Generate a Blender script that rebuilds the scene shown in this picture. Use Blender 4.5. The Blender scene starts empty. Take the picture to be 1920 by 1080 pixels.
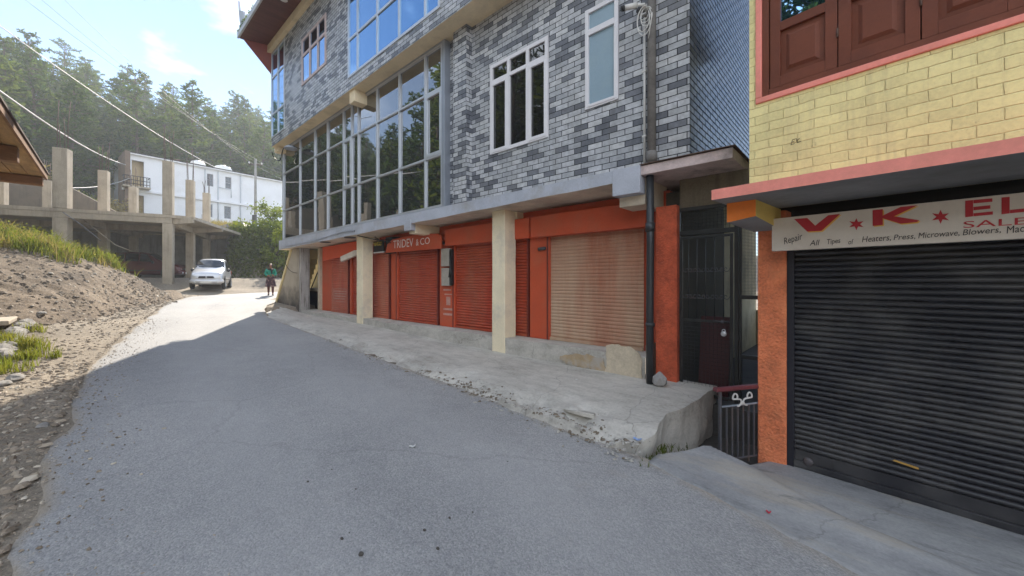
import bpy, bmesh, math, random
import numpy as np
from mathutils import Vector, Matrix, noise as mnoise
R = math.radians
rng = random.Random(7)
SC = bpy.context.scene
COL = SC.collection
PI = math.pi

# ------------------------------------------------------------------ camera
# the camera stands at the world's origin, eye height 1.6 m over the road beside it
FOC = 725.0; CX = 960.0; HY = 526.0         # focal length and horizon of the photograph in its own pixels
cam_d = bpy.data.cameras.new('camera')
cam = bpy.data.objects.new('camera', cam_d); COL.objects.link(cam)
cam.location = (0, 0, 0); cam.rotation_euler = (R(90), 0, 0)
cam_d.sensor_fit = 'HORIZONTAL'; cam_d.sensor_width = 36.0
cam_d.lens = 36.0 * FOC / 1920.0
cam_d.shift_y = -(540.0 - HY) / 1920.0
cam_d.clip_start = 0.05; cam_d.clip_end = 3000
SC.camera = cam

# ------------------------------------------------------------------ light
SUN_EL = R(38.0); SUN_H = Vector((-0.329, 0.944, 0)).normalized()
SUN_DIR = Vector((SUN_H.x * math.cos(SUN_EL), SUN_H.y * math.cos(SUN_EL), math.sin(SUN_EL)))
w = bpy.data.worlds.new('World'); SC.world = w; w.use_nodes = True
nt = w.node_tree; nt.nodes.clear()
sky = nt.nodes.new('ShaderNodeTexSky'); sky.sky_type = 'NISHITA'; sky.sun_disc = False
sky.sun_elevation = SUN_EL; sky.sun_rotation = math.atan2(SUN_H.x, SUN_H.y)
sky.altitude = 1500; sky.air_density = 1.0; sky.dust_density = 0.0; sky.ozone_density = 1.2
tc = nt.nodes.new('ShaderNodeTexCoord')
mp = nt.nodes.new('ShaderNodeMapping'); mp.inputs['Scale'].default_value = (1, 1, 2.2)
nz = nt.nodes.new('ShaderNodeTexNoise'); nz.inputs['Scale'].default_value = 2.3; nz.inputs['Detail'].default_value = 7
nz.inputs['Roughness'].default_value = 0.55
rp = nt.nodes.new('ShaderNodeValToRGB'); rp.color_ramp.elements[0].position = 0.50; rp.color_ramp.elements[1].position = 0.74
rp.color_ramp.elements[0].color = (0, 0, 0, 1); rp.color_ramp.elements[1].color = (0.8, 0.8, 0.8, 1)
mx = nt.nodes.new('ShaderNodeMix'); mx.data_type = 'RGBA'
mx.inputs['B'].default_value = (12.2, 13.0, 14.2, 1)
bg = nt.nodes.new('ShaderNodeBackground'); bg.inputs['Strength'].default_value = 0.08
ow = nt.nodes.new('ShaderNodeOutputWorld')
L = nt.links.new
L(tc.outputs['Generated'], mp.inputs['Vector']); L(mp.outputs['Vector'], nz.inputs['Vector'])
sx = nt.nodes.new('ShaderNodeSeparateXYZ'); L(tc.outputs['Generated'], sx.inputs[0])     # unseen cloud added behind the camera to brighten the shaded fronts
ma = nt.nodes.new('ShaderNodeMath'); ma.operation = 'MULTIPLY'; ma.use_clamp = True; ma.inputs[1].default_value = -0.9; L(sx.outputs[1], ma.inputs[0])
mb_ = nt.nodes.new('ShaderNodeMath'); mb_.operation = 'MULTIPLY_ADD'; mb_.inputs[1].default_value = 0.32; L(ma.outputs[0], mb_.inputs[0]); L(nz.outputs['Fac'], mb_.inputs[2])
L(mb_.outputs[0], rp.inputs['Fac']); L(rp.outputs['Color'], mx.inputs['Factor'])
L(sky.outputs['Color'], mx.inputs['A']); L(mx.outputs['Result'], bg.inputs['Color']); L(bg.outputs['Background'], ow.inputs['Surface'])
sun_d = bpy.data.lights.new('sun', 'SUN'); sun_d.energy = 3.15; sun_d.angle = R(0.55); sun_d.color = (1.0, 0.91, 0.78)
sun = bpy.data.objects.new('sun', sun_d); COL.objects.link(sun)
sun.rotation_euler = SUN_DIR.to_track_quat('Z', 'Y').to_euler(); sun.location = (-20, 60, 60)
SC.view_settings.view_transform = 'Standard'; SC.view_settings.look = 'None'
SC.view_settings.exposure = 1.71; SC.view_settings.gamma = 1.0
SC.cycles.use_denoising = True
SC.cycles.max_bounces = 8; SC.cycles.diffuse_bounces = 4; SC.cycles.glossy_bounces = 4
SC.cycles.transmission_bounces = 4; SC.cycles.transparent_max_bounces = 8; SC.cycles.volume_bounces = 1
SC.cycles.sample_clamp_indirect = 6.0

# ------------------------------------------------------------------ frames: local axes (along, deep, up)
class Frame:
    def __init__(self, th, o=(0, 0)):
        self.th = th; self.c = math.cos(th); self.s = math.sin(th); self.o = o
    def w(self, a, b, z=0.0):
        return Vector((self.o[0] + a * self.c - b * self.s, self.o[1] + a * self.s + b * self.c, z))
    def loc(self, x, y):
        x -= self.o[0]; y -= self.o[1]
        return (x * self.c + y * self.s, -x * self.s + y * self.c)
    def ap(self, px, b):
        """along-coordinate where the sight line of photograph column px meets the plane at depth b"""
        u = (px - CX) / FOC
        x0, y0 = -self.o[0], -self.o[1]                 # camera seen from the frame's origin
        a0, b0 = self.loc(0, 0); a1, b1 = self.loc(u, 1.0)
        t = (b - b0) / (b1 - b0)
        return a0 + t * (a1 - a0)
    def zp(self, px, py, b):
        """height of photograph pixel (px, py) on the plane at depth b"""
        a0, b0 = self.loc(0, 0); a1, b1 = self.loc((px - CX) / FOC, 1.0)
        t = (b - b0) / (b1 - b0)
        return (HY - py) / FOC * t
G = Frame(R(-42.43))            # the street front of the tiled building: a grows to the near end, b away from the road
Y = Frame(R(-50.06))            # the yellow shop
W0 = Frame(0.0)
GF = lambda px, b: G.ap(px, b)
GZ = lambda px, py, b: G.zp(px, py, b)

# ------------------------------------------------------------------ mesh builder
class MB:
    def __init__(self):
        self.v = []; self.f = []; self.m = []; self.sm = []
    def add(self, verts, faces, m=0, smooth=False):
        o = len(self.v); self.v += [tuple(p) for p in verts]
        for f in faces:
            self.f.append([o + i for i in f]); self.m.append(m); self.sm.append(smooth)
    def hexa(self, p, m=0):
        self.add(p, [(0, 3, 2, 1), (4, 5, 6, 7), (0, 1, 5, 4), (1, 2, 6, 5), (2, 3, 7, 6), (3, 0, 4, 7)], m)
    def box(self, a0, a1, b0, b1, z0, z1, m=0):
        a0, a1 = min(a0, a1), max(a0, a1); b0, b1 = min(b0, b1), max(b0, b1); z0, z1 = min(z0, z1), max(z0, z1)
        self.hexa([(a0, b0, z0), (a1, b0, z0), (a1, b1, z0), (a0, b1, z0), (a0, b0, z1), (a1, b0, z1), (a1, b1, z1), (a0, b1, z1)], m)
    def prism(self, poly, d0, d1, axis='b', m=0):
        """poly of (p, q) extruded along axis; for b: (a, z), for a: (b, z), for z: (a, b)"""
        def P(p, d):
            return (p[0], d, p[1]) if axis == 'b' else ((d, p[0], p[1]) if axis == 'a' else (p[0], p[1], d))
        n = len(poly)
        ar = sum(poly[i][0] * poly[(i + 1) % n][1] - poly[(i + 1) % n][0] * poly[i][1] for i in range(n))
        if ar < 0: poly = poly[::-1]
        fr = list(range(n)); bk = [n + i for i in range(n)]
        vs = [P(p, d0) for p in poly] + [P(p, d1) for p in poly]
        flip = (axis in ('a', 'z'))
        front = fr if not flip else fr[::-1]
        back = bk[::-1] if not flip else bk
        if d1 < d0: front, back = front[::-1], back[::-1]
        sides = []
        for i in range(n):
            j = (i + 1) % n
            q = (i, n + i, n + j, j)
            if flip: q = q[::-1]
            if d1 < d0: q = q[::-1]
            sides.append(q)
        self.add(vs, [front, back] + sides, m)
    def tube(self, pts, r, n=8, m=0, caps=True, smooth=True):
        pts = [Vector(p) for p in pts]; k = len(pts)
        rs = r if isinstance(r, (list, tuple)) else [r] * k
        vs = []; up = None
        for i in range(k):
            t = (pts[min(i + 1, k - 1)] - pts[max(i - 1, 0)])
            if t.length < 1e-9: t = Vector((0, 0, 1))
            t.normalize()
            if up is None:
                up = Vector((0, 0, 1)) if abs(t.z) < 0.9 else Vector((1, 0, 0))
            x = t.cross(up)
            if x.length < 1e-6: x = t.cross(Vector((0, 1, 0)))
            x.normalize(); y = x.cross(t); up = y
            for j in range(n):
                an = 2 * PI * j / n
                vs.append(pts[i] + (x * math.cos(an) + y * math.sin(an)) * rs[i])
        fs = []
        for i in range(k - 1):
            for j in range(n):
                fs.append((i * n + j, i * n + (j + 1) % n, (i + 1) * n + (j + 1) % n, (i + 1) * n + j))
        self.add(vs, fs, m, smooth)
        if caps:
            o = len(self.v) - len(vs)
            self.f.append([o + j for j in range(n)][::-1]); self.m.append(m); self.sm.append(False)
            self.f.append([o + (k - 1) * n + j for j in range(n)]); self.m.append(m); self.sm.append(False)
    def lathe(self, prof, c=(0, 0, 0), n=16, m=0, axis='z', smooth=True):
        vs = []; k = len(prof)
        for (r, h) in prof:
            for j in range(n):
                an = 2 * PI * j / n; x, y = r * math.cos(an), r * math.sin(an)
                p = (x, y, h) if axis == 'z' else ((h, x, y) if axis == 'a' else (x, h, y))
                vs.append((c[0] + p[0], c[1] + p[1], c[2] + p[2]))
        fs = []
        for i in range(k - 1):
            for j in range(n):
                q = (i * n + j, i * n + (j + 1) % n, (i + 1) * n + (j + 1) % n, (i + 1) * n + j)
                fs.append(q if axis != 'b' else q[::-1])
        self.add(vs, fs, m, smooth)
    def grid(self, A, B, fz, m=0, smooth=True):
        """height field over the coordinate lists A, B; fz(a, b) -> (a, b, z)"""
        nb = len(B); vs = [fz(a, b) for a in A for b in B]
        fs = [(i * nb + j, (i + 1) * nb + j, (i + 1) * nb + j + 1, i * nb + j + 1) for i in range(len(A) - 1) for j in range(nb - 1)]
        self.add(vs, fs, m, smooth)
    def wall(self, a0, a1, z0, z1, b, depth, holes=(), m=0, mr=None):
        """a street-facing wall face (towards -b) with rectangular openings and their reveals"""
        mr = m if mr is None else mr
        As = sorted({a0, a1, *[h[0] for h in holes], *[h[1] for h in holes]}); Zs = sorted({z0, z1, *[h[2] for h in holes], *[h[3] for h in holes]})
        As = [a for a in As if a0 <= a <= a1]; Zs = [z for z in Zs if z0 <= z <= z1]
        for i in range(len(As) - 1):
            for j in range(len(Zs) - 1):
                ca, cz = (As[i] + As[i + 1]) / 2, (Zs[j] + Zs[j + 1]) / 2
                if any(h[0] < ca < h[1] and h[2] < cz < h[3] for h in holes): continue
                self.add([(As[i], b, Zs[j]), (As[i + 1], b, Zs[j]), (As[i + 1], b, Zs[j + 1]), (As[i], b, Zs[j + 1])], [(0, 1, 2, 3)], m)
        d = b + depth
        for (h0, h1, g0, g1) in holes:
            self.add([(h0, b, g0), (h0, d, g0), (h0, d, g1), (h0, b, g1)], [(0, 1, 2, 3)], mr)
            self.add([(h1, b, g0), (h1, d, g0), (h1, d, g1), (h1, b, g1)], [(3, 2, 1, 0)], mr)
            self.add([(h0, b, g0), (h1, b, g0), (h1, d, g0), (h0, d, g0)], [(0, 1, 2, 3)], mr)
            self.add([(h0, b, g1), (h1, b, g1), (h1, d, g1), (h0, d, g1)], [(3, 2, 1, 0)], mr)
    def mesh(self, name, base=(0, 0, 0)):
        me = bpy.data.meshes.new(name)
        bx, by, bz = base
        me.from_pydata([(x - bx, y - by, z - bz) for x, y, z in self.v], [], self.f)
        me.polygons.foreach_set('material_index', self.m); me.polygons.foreach_set('use_smooth', self.sm)
        me.update()
        return me

def mats_to(me, mat):
    for k in (mat if isinstance(mat, (list, tuple)) else [mat]): me.materials.append(k)

class Thing:
    """an Empty at a thing's base that parents its parts; coordinates are those of the frame"""
    def __init__(self, name, label, cat, fr, base, group=None, kind=None):
        self.fr = fr; self.base = base
        e = bpy.data.objects.new(name, None); COL.objects.link(e); e.empty_display_size = 0.2
        e.location = fr.w(*base); e.rotation_euler = (0, 0, fr.th)
        tag(e, label, cat, group, kind); self.e = e
    def part(self, name, mb, mat, parent=None, label=None, bevel=0, kind=None):
        me = mb.mesh(name, self.base) if isinstance(mb, MB) else mb
        mats_to(me, mat)
        o = bpy.data.objects.new(name, me); COL.objects.link(o); o.parent = parent or self.e
        if label: o['label'] = label
        if kind: o['kind'] = kind
        if bevel:
            b = o.modifiers.new('edge', 'BEVEL'); b.width = bevel; b.segments = 2; b.limit_method = 'ANGLE'; b.angle_limit = R(40)
        return o

def tag(o, label=None, cat=None, group=None, kind=None):
    if label: o['label'] = label
    if cat: o['category'] = cat
    if group: o['group'] = group
    if kind: o['kind'] = kind
    return o

def solo(name, mb, mat, fr, base, label=None, cat=None, group=None, kind=None, bevel=0):
    me = mb.mesh(name, base); mats_to(me, mat)
    o = bpy.data.objects.new(name, me); COL.objects.link(o)
    o.location = fr.w(*base); o.rotation_euler = (0, 0, fr.th)
    tag(o, label, cat, group, kind)
    if bevel:
        b = o.modifiers.new('edge', 'BEVEL'); b.width = bevel; b.segments = 2; b.limit_method = 'ANGLE'; b.angle_limit = R(40)
    return o

def text_into(mb, body, a0, a1, z, b, height=None, m=0, thick=0.002, slant=0.0, rot=0.0, width_scale=None):
    """lettering standing in the (a, z) plane of a frame, facing -b, between a0 and a1"""
    cu = bpy.data.curves.new('lettering', 'FONT'); cu.body = body; cu.size = 1.0; cu.extrude = 0.0; cu.shear = slant
    cu.resolution_u = 3
    ob = bpy.data.objects.new('lettering', cu); COL.objects.link(ob)
    me = bpy.data.meshes.new_from_object(ob.evaluated_get(bpy.context.evaluated_depsgraph_get()))
    xs = [v.co.x for v in me.vertices]; ys = [v.co.y for v in me.vertices]
    sx = (a1 - a0) / (max(xs) - min(xs)); sy = sx if height is None else height / (max(ys) - min(ys))
    x0, y0 = min(xs), min(min(ys), 0) if height is None else min(ys)
    cr, sr = math.cos(rot), math.sin(rot)
    vs = []
    for v in me.vertices:
        p, q = (v.co.x - x0) * sx, (v.co.y - y0) * sy
        vs.append((a0 + p * cr - q * sr, b - thick, z + p * sr + q * cr))
    mb.add(vs, [tuple(p.vertices) for p in me.polygons], m)
    bpy.data.objects.remove(ob); bpy.data.curves.remove(cu); bpy.data.meshes.remove(me)

def fbm(x, y, sc=1.0, o=4, z=0.0):
    return mnoise.fractal(Vector((x * sc, y * sc, z)), 1.0, 2.1, o)
def sst(e0, e1, x):
    t = min(1.0, max(0.0, (x - e0) / (e1 - e0))); return t * t * (3 - 2 * t)
def lerpt(tab, x):
    if x <= tab[0][0]: return tab[0][1]
    for (x0, y0), (x1, y1) in zip(tab, tab[1:]):
        if x <= x1: return y0 + (y1 - y0) * (x - x0) / (x1 - x0)
    return tab[-1][1]
# ------------------------------------------------------------------ materials
def _new(name):
    m = bpy.data.materials.new(name); m.use_nodes = True
    t = m.node_tree; t.nodes.clear()
    out = t.nodes.new('ShaderNodeOutputMaterial'); bs = t.nodes.new('ShaderNodeBsdfPrincipled')
    t.links.new(bs.outputs['BSDF'], out.inputs['Surface'])
    return m, t, bs
def N(t, typ, **kw):
    n = t.nodes.new(typ)
    for k, v in kw.items():
        if k in n.inputs: n.inputs[k].default_value = v
        else: setattr(n, k, v)
    return n
def ramp(t, stops, interp='LINEAR'):
    r = t.nodes.new('ShaderNodeValToRGB'); cr = r.color_ramp; cr.interpolation = interp
    while len(cr.elements) < len(stops): cr.elements.new(0.5)
    for e, (p, c) in zip(cr.elements, stops):
        e.position = p; e.color = (c[0], c[1], c[2], 1) if not isinstance(c, (int, float)) else (c, c, c, 1)
    return r
def mixc(t, fac, a, b, blend='MIX'):
    n = t.nodes.new('ShaderNodeMix'); n.data_type = 'RGBA'; n.blend_type = blend
    for s, v in (('Factor', fac), ('A', a), ('B', b)):
        if isinstance(v, (int, float)): n.inputs[s].default_value = v
        elif isinstance(v, tuple): n.inputs[s].default_value = (*v[:3], 1)
        else: t.links.new(v, n.inputs[s])
    return n.outputs['Result']
def math_(t, op, a, b=0.0):
    n = t.nodes.new('ShaderNodeMath'); n.operation = op
    for i, v in enumerate((a, b)):
        if isinstance(v, (int, float)): n.inputs[i].default_value = v
        else: t.links.new(v, n.inputs[i])
    return n.outputs[0]
def noise_(t, vec, scale, detail=5, rough=0.55, stretch=None):
    if stretch:
        mp = N(t, 'ShaderNodeMapping'); mp.inputs['Scale'].default_value = stretch; t.links.new(vec, mp.inputs['Vector']); vec = mp.outputs['Vector']
    n = N(t, 'ShaderNodeTexNoise', Scale=scale, Detail=detail, Roughness=rough); t.links.new(vec, n.inputs['Vector'])
    return n.outputs['Fac']
def bump_(t, bs, h, strength=0.3, dist=0.01, prev=None):
    b = N(t, 'ShaderNodeBump', Strength=strength, Distance=dist); t.links.new(h, b.inputs['Height'])
    if prev is not None: t.links.new(prev, b.inputs['Normal'])
    t.links.new(b.outputs['Normal'], bs.inputs['Normal'])
    return b.outputs['Normal']

def plain(name, col, rough=0.7, var=0.25, scale=3.0, fine=40.0, bump=0.15, dist=0.004, metal=0.0, spec=0.5,
          dirt=None, dirt_amt=0.5, streak=False, stretch=None, dirt_lo=0.48, dirt_hi=0.7, coat=0.0):
    """one paint or stone: a base colour broken by broad and fine noise, optional stains of another colour"""
    m, t, bs = _new(name)
    v = N(t, 'ShaderNodeTexCoord').outputs['Object']
    a = noise_(t, v, scale, 5, 0.6, stretch); f = noise_(t, v, fine, 3, 0.6, stretch)
    s = math_(t, 'ADD', math_(t, 'MULTIPLY', a, 0.65), math_(t, 'MULTIPLY', f, 0.35))
    lo = tuple(c * (1 - var) for c in col); hi = tuple(min(1, c * (1 + var)) for c in col)
    r = ramp(t, [(0.32, lo), (0.5, col), (0.68, hi)]); t.links.new(s, r.inputs['Fac'])
    c = r.outputs['Color']
    if dirt is not None:
        st = (6.0, 6.0, 0.5) if streak else None
        d = noise_(t, v, scale * 0.7 + 0.3, 7, 0.68, st)
        dr = ramp(t, [(dirt_lo, 0.0), (dirt_hi, dirt_amt)]); t.links.new(d, dr.inputs['Fac'])
        c = mixc(t, dr.outputs['Color'], c, dirt)
    t.links.new(c, bs.inputs['Base Color'])
    bs.inputs['Roughness'].default_value = rough; bs.inputs['Metallic'].default_value = metal
    bs.inputs['Specular IOR Level'].default_value = spec
    if coat: bs.inputs['Coat Weight'].default_value = coat; bs.inputs['Coat Roughness'].default_value = 0.08
    if bump: bump_(t, bs, s, bump, dist)
    return m

def planar(t):
    """(along, up) coordinates on a wall whichever way it faces"""
    tc = N(t, 'ShaderNodeTexCoord')
    so = N(t, 'ShaderNodeSeparateXYZ'); t.links.new(tc.outputs['Object'], so.inputs[0])
    sn = N(t, 'ShaderNodeSeparateXYZ'); t.links.new(tc.outputs['Normal'], sn.inputs[0])
    side = math_(t, 'GREATER_THAN', math_(t, 'ABSOLUTE', sn.outputs[0]), 0.6)
    u = math_(t, 'ADD', math_(t, 'MULTIPLY', so.outputs[0], math_(t, 'SUBTRACT', 1.0, side)), math_(t, 'MULTIPLY', so.outputs[1], side))
    c = N(t, 'ShaderNodeCombineXYZ'); t.links.new(u, c.inputs[0]); t.links.new(so.outputs[2], c.inputs[1])
    return c.outputs[0], tc.outputs['Object']

def brick_tex(t, vec, w, h, mortar, smooth=0.1, offset=0.5):
    b = N(t, 'ShaderNodeTexBrick'); b.offset = offset; b.squash = 1.0
    b.inputs['Color1'].default_value = (0, 0, 0, 1); b.inputs['Color2'].default_value = (1, 1, 1, 1); b.inputs['Mortar'].default_value = (0.5, 0.5, 0.5, 1)
    b.inputs['Scale'].default_value = 1.0; b.inputs['Mortar Size'].default_value = mortar; b.inputs['Mortar Smooth'].default_value = smooth
    b.inputs['Brick Width'].default_value = w; b.inputs['Row Height'].default_value = h; b.inputs['Bias'].default_value = 0.0
    t.links.new(vec, b.inputs['Vector'])
    return b

def tile_mat(name, rough=0.32, dim=(0.95, 0.985, 1.04), joint=0.0055):
    m, t, bs = _new(name)
    uv, ob = planar(t)
    br = brick_tex(t, uv, 0.247, 0.0875, joint, 0.0)
    sp = N(t, 'ShaderNodeSeparateXYZ'); t.links.new(br.outputs['Color'], sp.inputs[0])
    tone = ramp(t, [(0.0, (0.55, 0.545, 0.54)), (0.2, (0.47, 0.47, 0.465)), (0.36, (0.58, 0.57, 0.55)), (0.50, (0.40, 0.402, 0.405)), (0.62, (0.15, 0.155, 0.17)), (0.78, (0.20, 0.205, 0.22)), (0.91, (0.45, 0.45, 0.445))], 'CONSTANT')
    t.links.new(sp.outputs[0], tone.inputs['Fac'])
    g = noise_(t, ob, 14, 6, 0.65); gr = ramp(t, [(0.3, 0.72), (0.7, 1.15)]); t.links.new(g, gr.inputs['Fac'])
    c = mixc(t, 1.0, tone.outputs['Color'], gr.outputs['Color'], 'MULTIPLY')
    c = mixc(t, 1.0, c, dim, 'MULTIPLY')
    c = mixc(t, br.outputs['Fac'], c, (0.03, 0.03, 0.032))
    d = noise_(t, ob, 0.9, 7, 0.7, (2.2, 2.2, 0.5)); dr = ramp(t, [(0.5, 0.0), (0.75, 0.4)]); t.links.new(d, dr.inputs['Fac'])
    c = mixc(t, dr.outputs['Color'], c, (0.17, 0.16, 0.13))
    t.links.new(c, bs.inputs['Base Color'])
    rr = math_(t, 'ADD', math_(t, 'MULTIPLY', br.outputs['Fac'], 0.4), math_(t, 'MULTIPLY', g, 0.14)); t.links.new(math_(t, 'ADD', rr, rough - 0.07), bs.inputs['Roughness'])
    inv = math_(t, 'SUBTRACT', 1.0, br.outputs['Fac'])
    t.links.new(math_(t, 'MULTIPLY', inv, 0.5), bs.inputs['Specular IOR Level'])
    n1 = bump_(t, bs, inv, 0.5 if joint < 0.008 else 0.2, 0.004)
    bump_(t, bs, g, 0.12, 0.003, n1)
    return m

def painted_brick(name, col, w=0.24, h=0.087):
    m, t, bs = _new(name)
    uv, ob = planar(t)
    wob = noise_(t, ob, 3.0, 4, 0.6); 
    wv = N(t, 'ShaderNodeVectorMath', operation='SCALE'); wn = N(t, 'ShaderNodeTexNoise', Scale=2.5, Detail=4.0); t.links.new(ob, wn.inputs['Vector'])
    t.links.new(wn.outputs['Color'], wv.inputs[0]); wv.inputs['Scale'].default_value = 0.05
    ad = N(t, 'ShaderNodeVectorMath', operation='ADD'); t.links.new(uv, ad.inputs[0]); t.links.new(wv.outputs[0], ad.inputs[1])
    br = brick_tex(t, ad.outputs[0], w, h, 0.0065, 0.9)
    sp = N(t, 'ShaderNodeSeparateXYZ'); t.links.new(br.outputs['Color'], sp.inputs[0])
    s = noise_(t, ob, 2.0, 6, 0.65); f = noise_(t, ob, 38, 4, 0.65)
    mixv = math_(t, 'ADD', math_(t, 'ADD', math_(t, 'MULTIPLY', s, 0.5), math_(t, 'MULTIPLY', f, 0.35)), math_(t, 'MULTIPLY', sp.outputs[0], 0.15))
    r = ramp(t, [(0.32, tuple(c * 0.8 for c in col)), (0.5, col), (0.66, tuple(min(1, c * 1.15) for c in col))]); t.links.new(mixv, r.inputs['Fac'])
    c = mixc(t, math_(t, 'MULTIPLY', br.outputs['Fac'], math_(t, 'MULTIPLY', math_(t, 'MINIMUM', math_(t, 'MAXIMUM', math_(t, 'MULTIPLY', math_(t, 'SUBTRACT', wob, 0.42), 4.0), 0.0), 1.0), 0.36)), r.outputs['Color'], (0.46, 0.36, 0.12))
    d = noise_(t, ob, 5.0, 8, 0.75); dr = ramp(t, [(0.63, 0.0), (0.71, 0.75)]); t.links.new(d, dr.inputs['Fac'])
    c = mixc(t, dr.outputs['Color'], c, (0.24, 0.20, 0.11))
    d2 = noise_(t, ob, 1.4, 8, 0.7, (5, 5, 0.5)); dr2 = ramp(t, [(0.52, 0.0), (0.72, 0.4)]); t.links.new(d2, dr2.inputs['Fac'])
    c = mixc(t, dr2.outputs['Color'], c, (0.42, 0.36, 0.2))
    t.links.new(c, bs.inputs['Base Color']); bs.inputs['Roughness'].default_value = 0.75
    hgt = math_(t, 'ADD', math_(t, 'SUBTRACT', 1.0, br.outputs['Fac']), math_(t, 'ADD', math_(t, 'MULTIPLY', f, 0.5), math_(t, 'MULTIPLY', d, 0.6)))
    bump_(t, bs, hgt, 0.75, 0.010)
    return m

def glass_mat(name, tint=(0.012, 0.016, 0.018), ior=2.1, wave=0.02, rough=0.015):
    m, t, bs = _new(name)
    bs.inputs['Base Color'].default_value = (*tint, 1); bs.inputs['Roughness'].default_value = rough; bs.inputs['IOR'].default_value = ior
    v = N(t, 'ShaderNodeTexCoord').outputs['Object']
    bump_(t, bs, noise_(t, v, 1.6, 2, 0.5), wave, 0.05)
    return m

def concrete(name, col=(0.30, 0.285, 0.26), stain=(0.10, 0.095, 0.085), bump=0.35):
    m, t, bs = _new(name)
    v = N(t, 'ShaderNodeTexCoord').outputs['Object']
    a = noise_(t, v, 1.3, 7, 0.65); f = noise_(t, v, 55, 4, 0.6); st = noise_(t, v, 1.1, 7, 0.7, (4, 4, 0.4))
    s = math_(t, 'ADD', math_(t, 'MULTIPLY', a, 0.6), math_(t, 'MULTIPLY', f, 0.4))
    r = ramp(t, [(0.33, tuple(c * 0.68 for c in col)), (0.5, col), (0.68, tuple(min(1, c * 1.28) for c in col))]); t.links.new(s, r.inputs['Fac'])
    dr = ramp(t, [(0.5, 0.0), (0.74, 0.75)]); t.links.new(st, dr.inputs['Fac'])
    c = mixc(t, dr.outputs['Color'], r.outputs['Color'], stain)
    t.links.new(c, bs.inputs['Base Color']); bs.inputs['Roughness'].default_value = 0.88
    bump_(t, bs, s, bump, 0.012)
    return m

def foliage(name, c0, c1, c2, trans=0.35):
    m = bpy.data.materials.new(name); m.use_nodes = True; t = m.node_tree; t.nodes.clear()
    out = t.nodes.new('ShaderNodeOutputMaterial')
    tc = N(t, 'ShaderNodeTexCoord'); oi = N(t, 'ShaderNodeObjectInfo'); gi = N(t, 'ShaderNodeNewGeometry')
    n = noise_(t, tc.outputs['Object'], 0.55, 4, 0.6)
    s = math_(t, 'ADD', math_(t, 'ADD', math_(t, 'MULTIPLY', n, 0.55), math_(t, 'MULTIPLY', gi.outputs['Random Per Island'], 0.25)), math_(t, 'MULTIPLY', oi.outputs['Random'], 0.3))
    r = ramp(t, [(0.3, c0), (0.52, c1), (0.8, c2)]); t.links.new(s, r.inputs['Fac'])
    d = N(t, 'ShaderNodeBsdfDiffuse'); tr = N(t, 'ShaderNodeBsdfTranslucent'); mxs = N(t, 'ShaderNodeMixShader'); mxs.inputs[0].default_value = trans
    t.links.new(r.outputs['Color'], d.inputs['Color'])
    t.links.new(mixc(t, 1.0, r.outputs['Color'], (1.3, 1.35, 0.75), 'MULTIPLY'), tr.inputs['Color'])
    t.links.new(d.outputs[0], mxs.inputs[1]); t.links.new(tr.outputs[0], mxs.inputs[2]); t.links.new(mxs.outputs[0], out.inputs['Surface'])
    return m

def shutter_mat(name, col, dust, dust_amt, rough=0.5, lo=0.42, hi=0.68, scl=0.9, stretch=(1.4, 1.4, 0.35)):
    m, t, bs = _new(name)
    v = N(t, 'ShaderNodeTexCoord').outputs['Object']
    a = noise_(t, v, 2.2, 6, 0.6); f = noise_(t, v, 60, 3, 0.6, (1, 1, 0.3))
    s = math_(t, 'ADD', math_(t, 'MULTIPLY', a, 0.6), math_(t, 'MULTIPLY', f, 0.4))
    r = ramp(t, [(0.33, tuple(c * 0.75 for c in col)), (0.5, col), (0.68, tuple(min(1, c * 1.25) for c in col))]); t.links.new(s, r.inputs['Fac'])
    d = noise_(t, v, scl, 8, 0.62, stretch); dr = ramp(t, [(lo, 0.0), (hi, dust_amt)]); t.links.new(d, dr.inputs['Fac'])
    c = mixc(t, dr.outputs['Color'], r.outputs['Color'], dust)
    t.links.new(c, bs.inputs['Base Color'])
    bs.inputs['Roughness'].default_value = rough
    bump_(t, bs, f, 0.1, 0.002)
    return m

MT = {}
MT['tile'] = tile_mat('glazed_wall_tile', 0.34)
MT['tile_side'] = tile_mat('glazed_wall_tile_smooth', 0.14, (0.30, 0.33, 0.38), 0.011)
MT['yellow_brick'] = painted_brick('yellow_painted_brick', (0.82, 0.74, 0.35))
MT['concrete'] = concrete('weathered_concrete')
MT['concrete_raw'] = concrete('raw_cast_concrete', (0.42, 0.355, 0.27), (0.20, 0.165, 0.12), 0.5)
MT['fascia'] = plain('blue_grey_paint', (0.42, 0.445, 0.50), 0.8, 0.18, 2.0, 45, 0.3, 0.004, dirt=(0.30, 0.27, 0.23), dirt_amt=0.6)
MT['soffit'] = plain('cream_soffit_plaster', (0.64, 0.56, 0.44), 0.9, 0.16, 1.5, 30, 0.2, 0.004, dirt=(0.22, 0.19, 0.15), dirt_amt=0.5)
MT['soffit_up'] = plain('cream_overhang_paint', (0.76, 0.64, 0.44), 0.85, 0.1, 1.5, 30, 0.12, 0.003, dirt=(0.32, 0.27, 0.18), dirt_amt=0.4)
MT['cream'] = plain('cream_column_paint', (0.80, 0.70, 0.50), 0.8, 0.1, 2.0, 40, 0.25, 0.004, dirt=(0.48, 0.44, 0.38), dirt_amt=0.6, dirt_lo=0.5, dirt_hi=0.7)
MT['cream_yellow'] = plain('pale_yellow_plaster', (0.70, 0.57, 0.30), 0.8, 0.08, 1.6, 30, 0.15, 0.003, dirt=(0.42, 0.35, 0.22), dirt_amt=0.35)
MT['alu'] = plain('anodised_aluminium', (0.62, 0.64, 0.67), 0.38, 0.06, 3, 60, 0.03, 0.001, metal=0.55)
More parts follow.
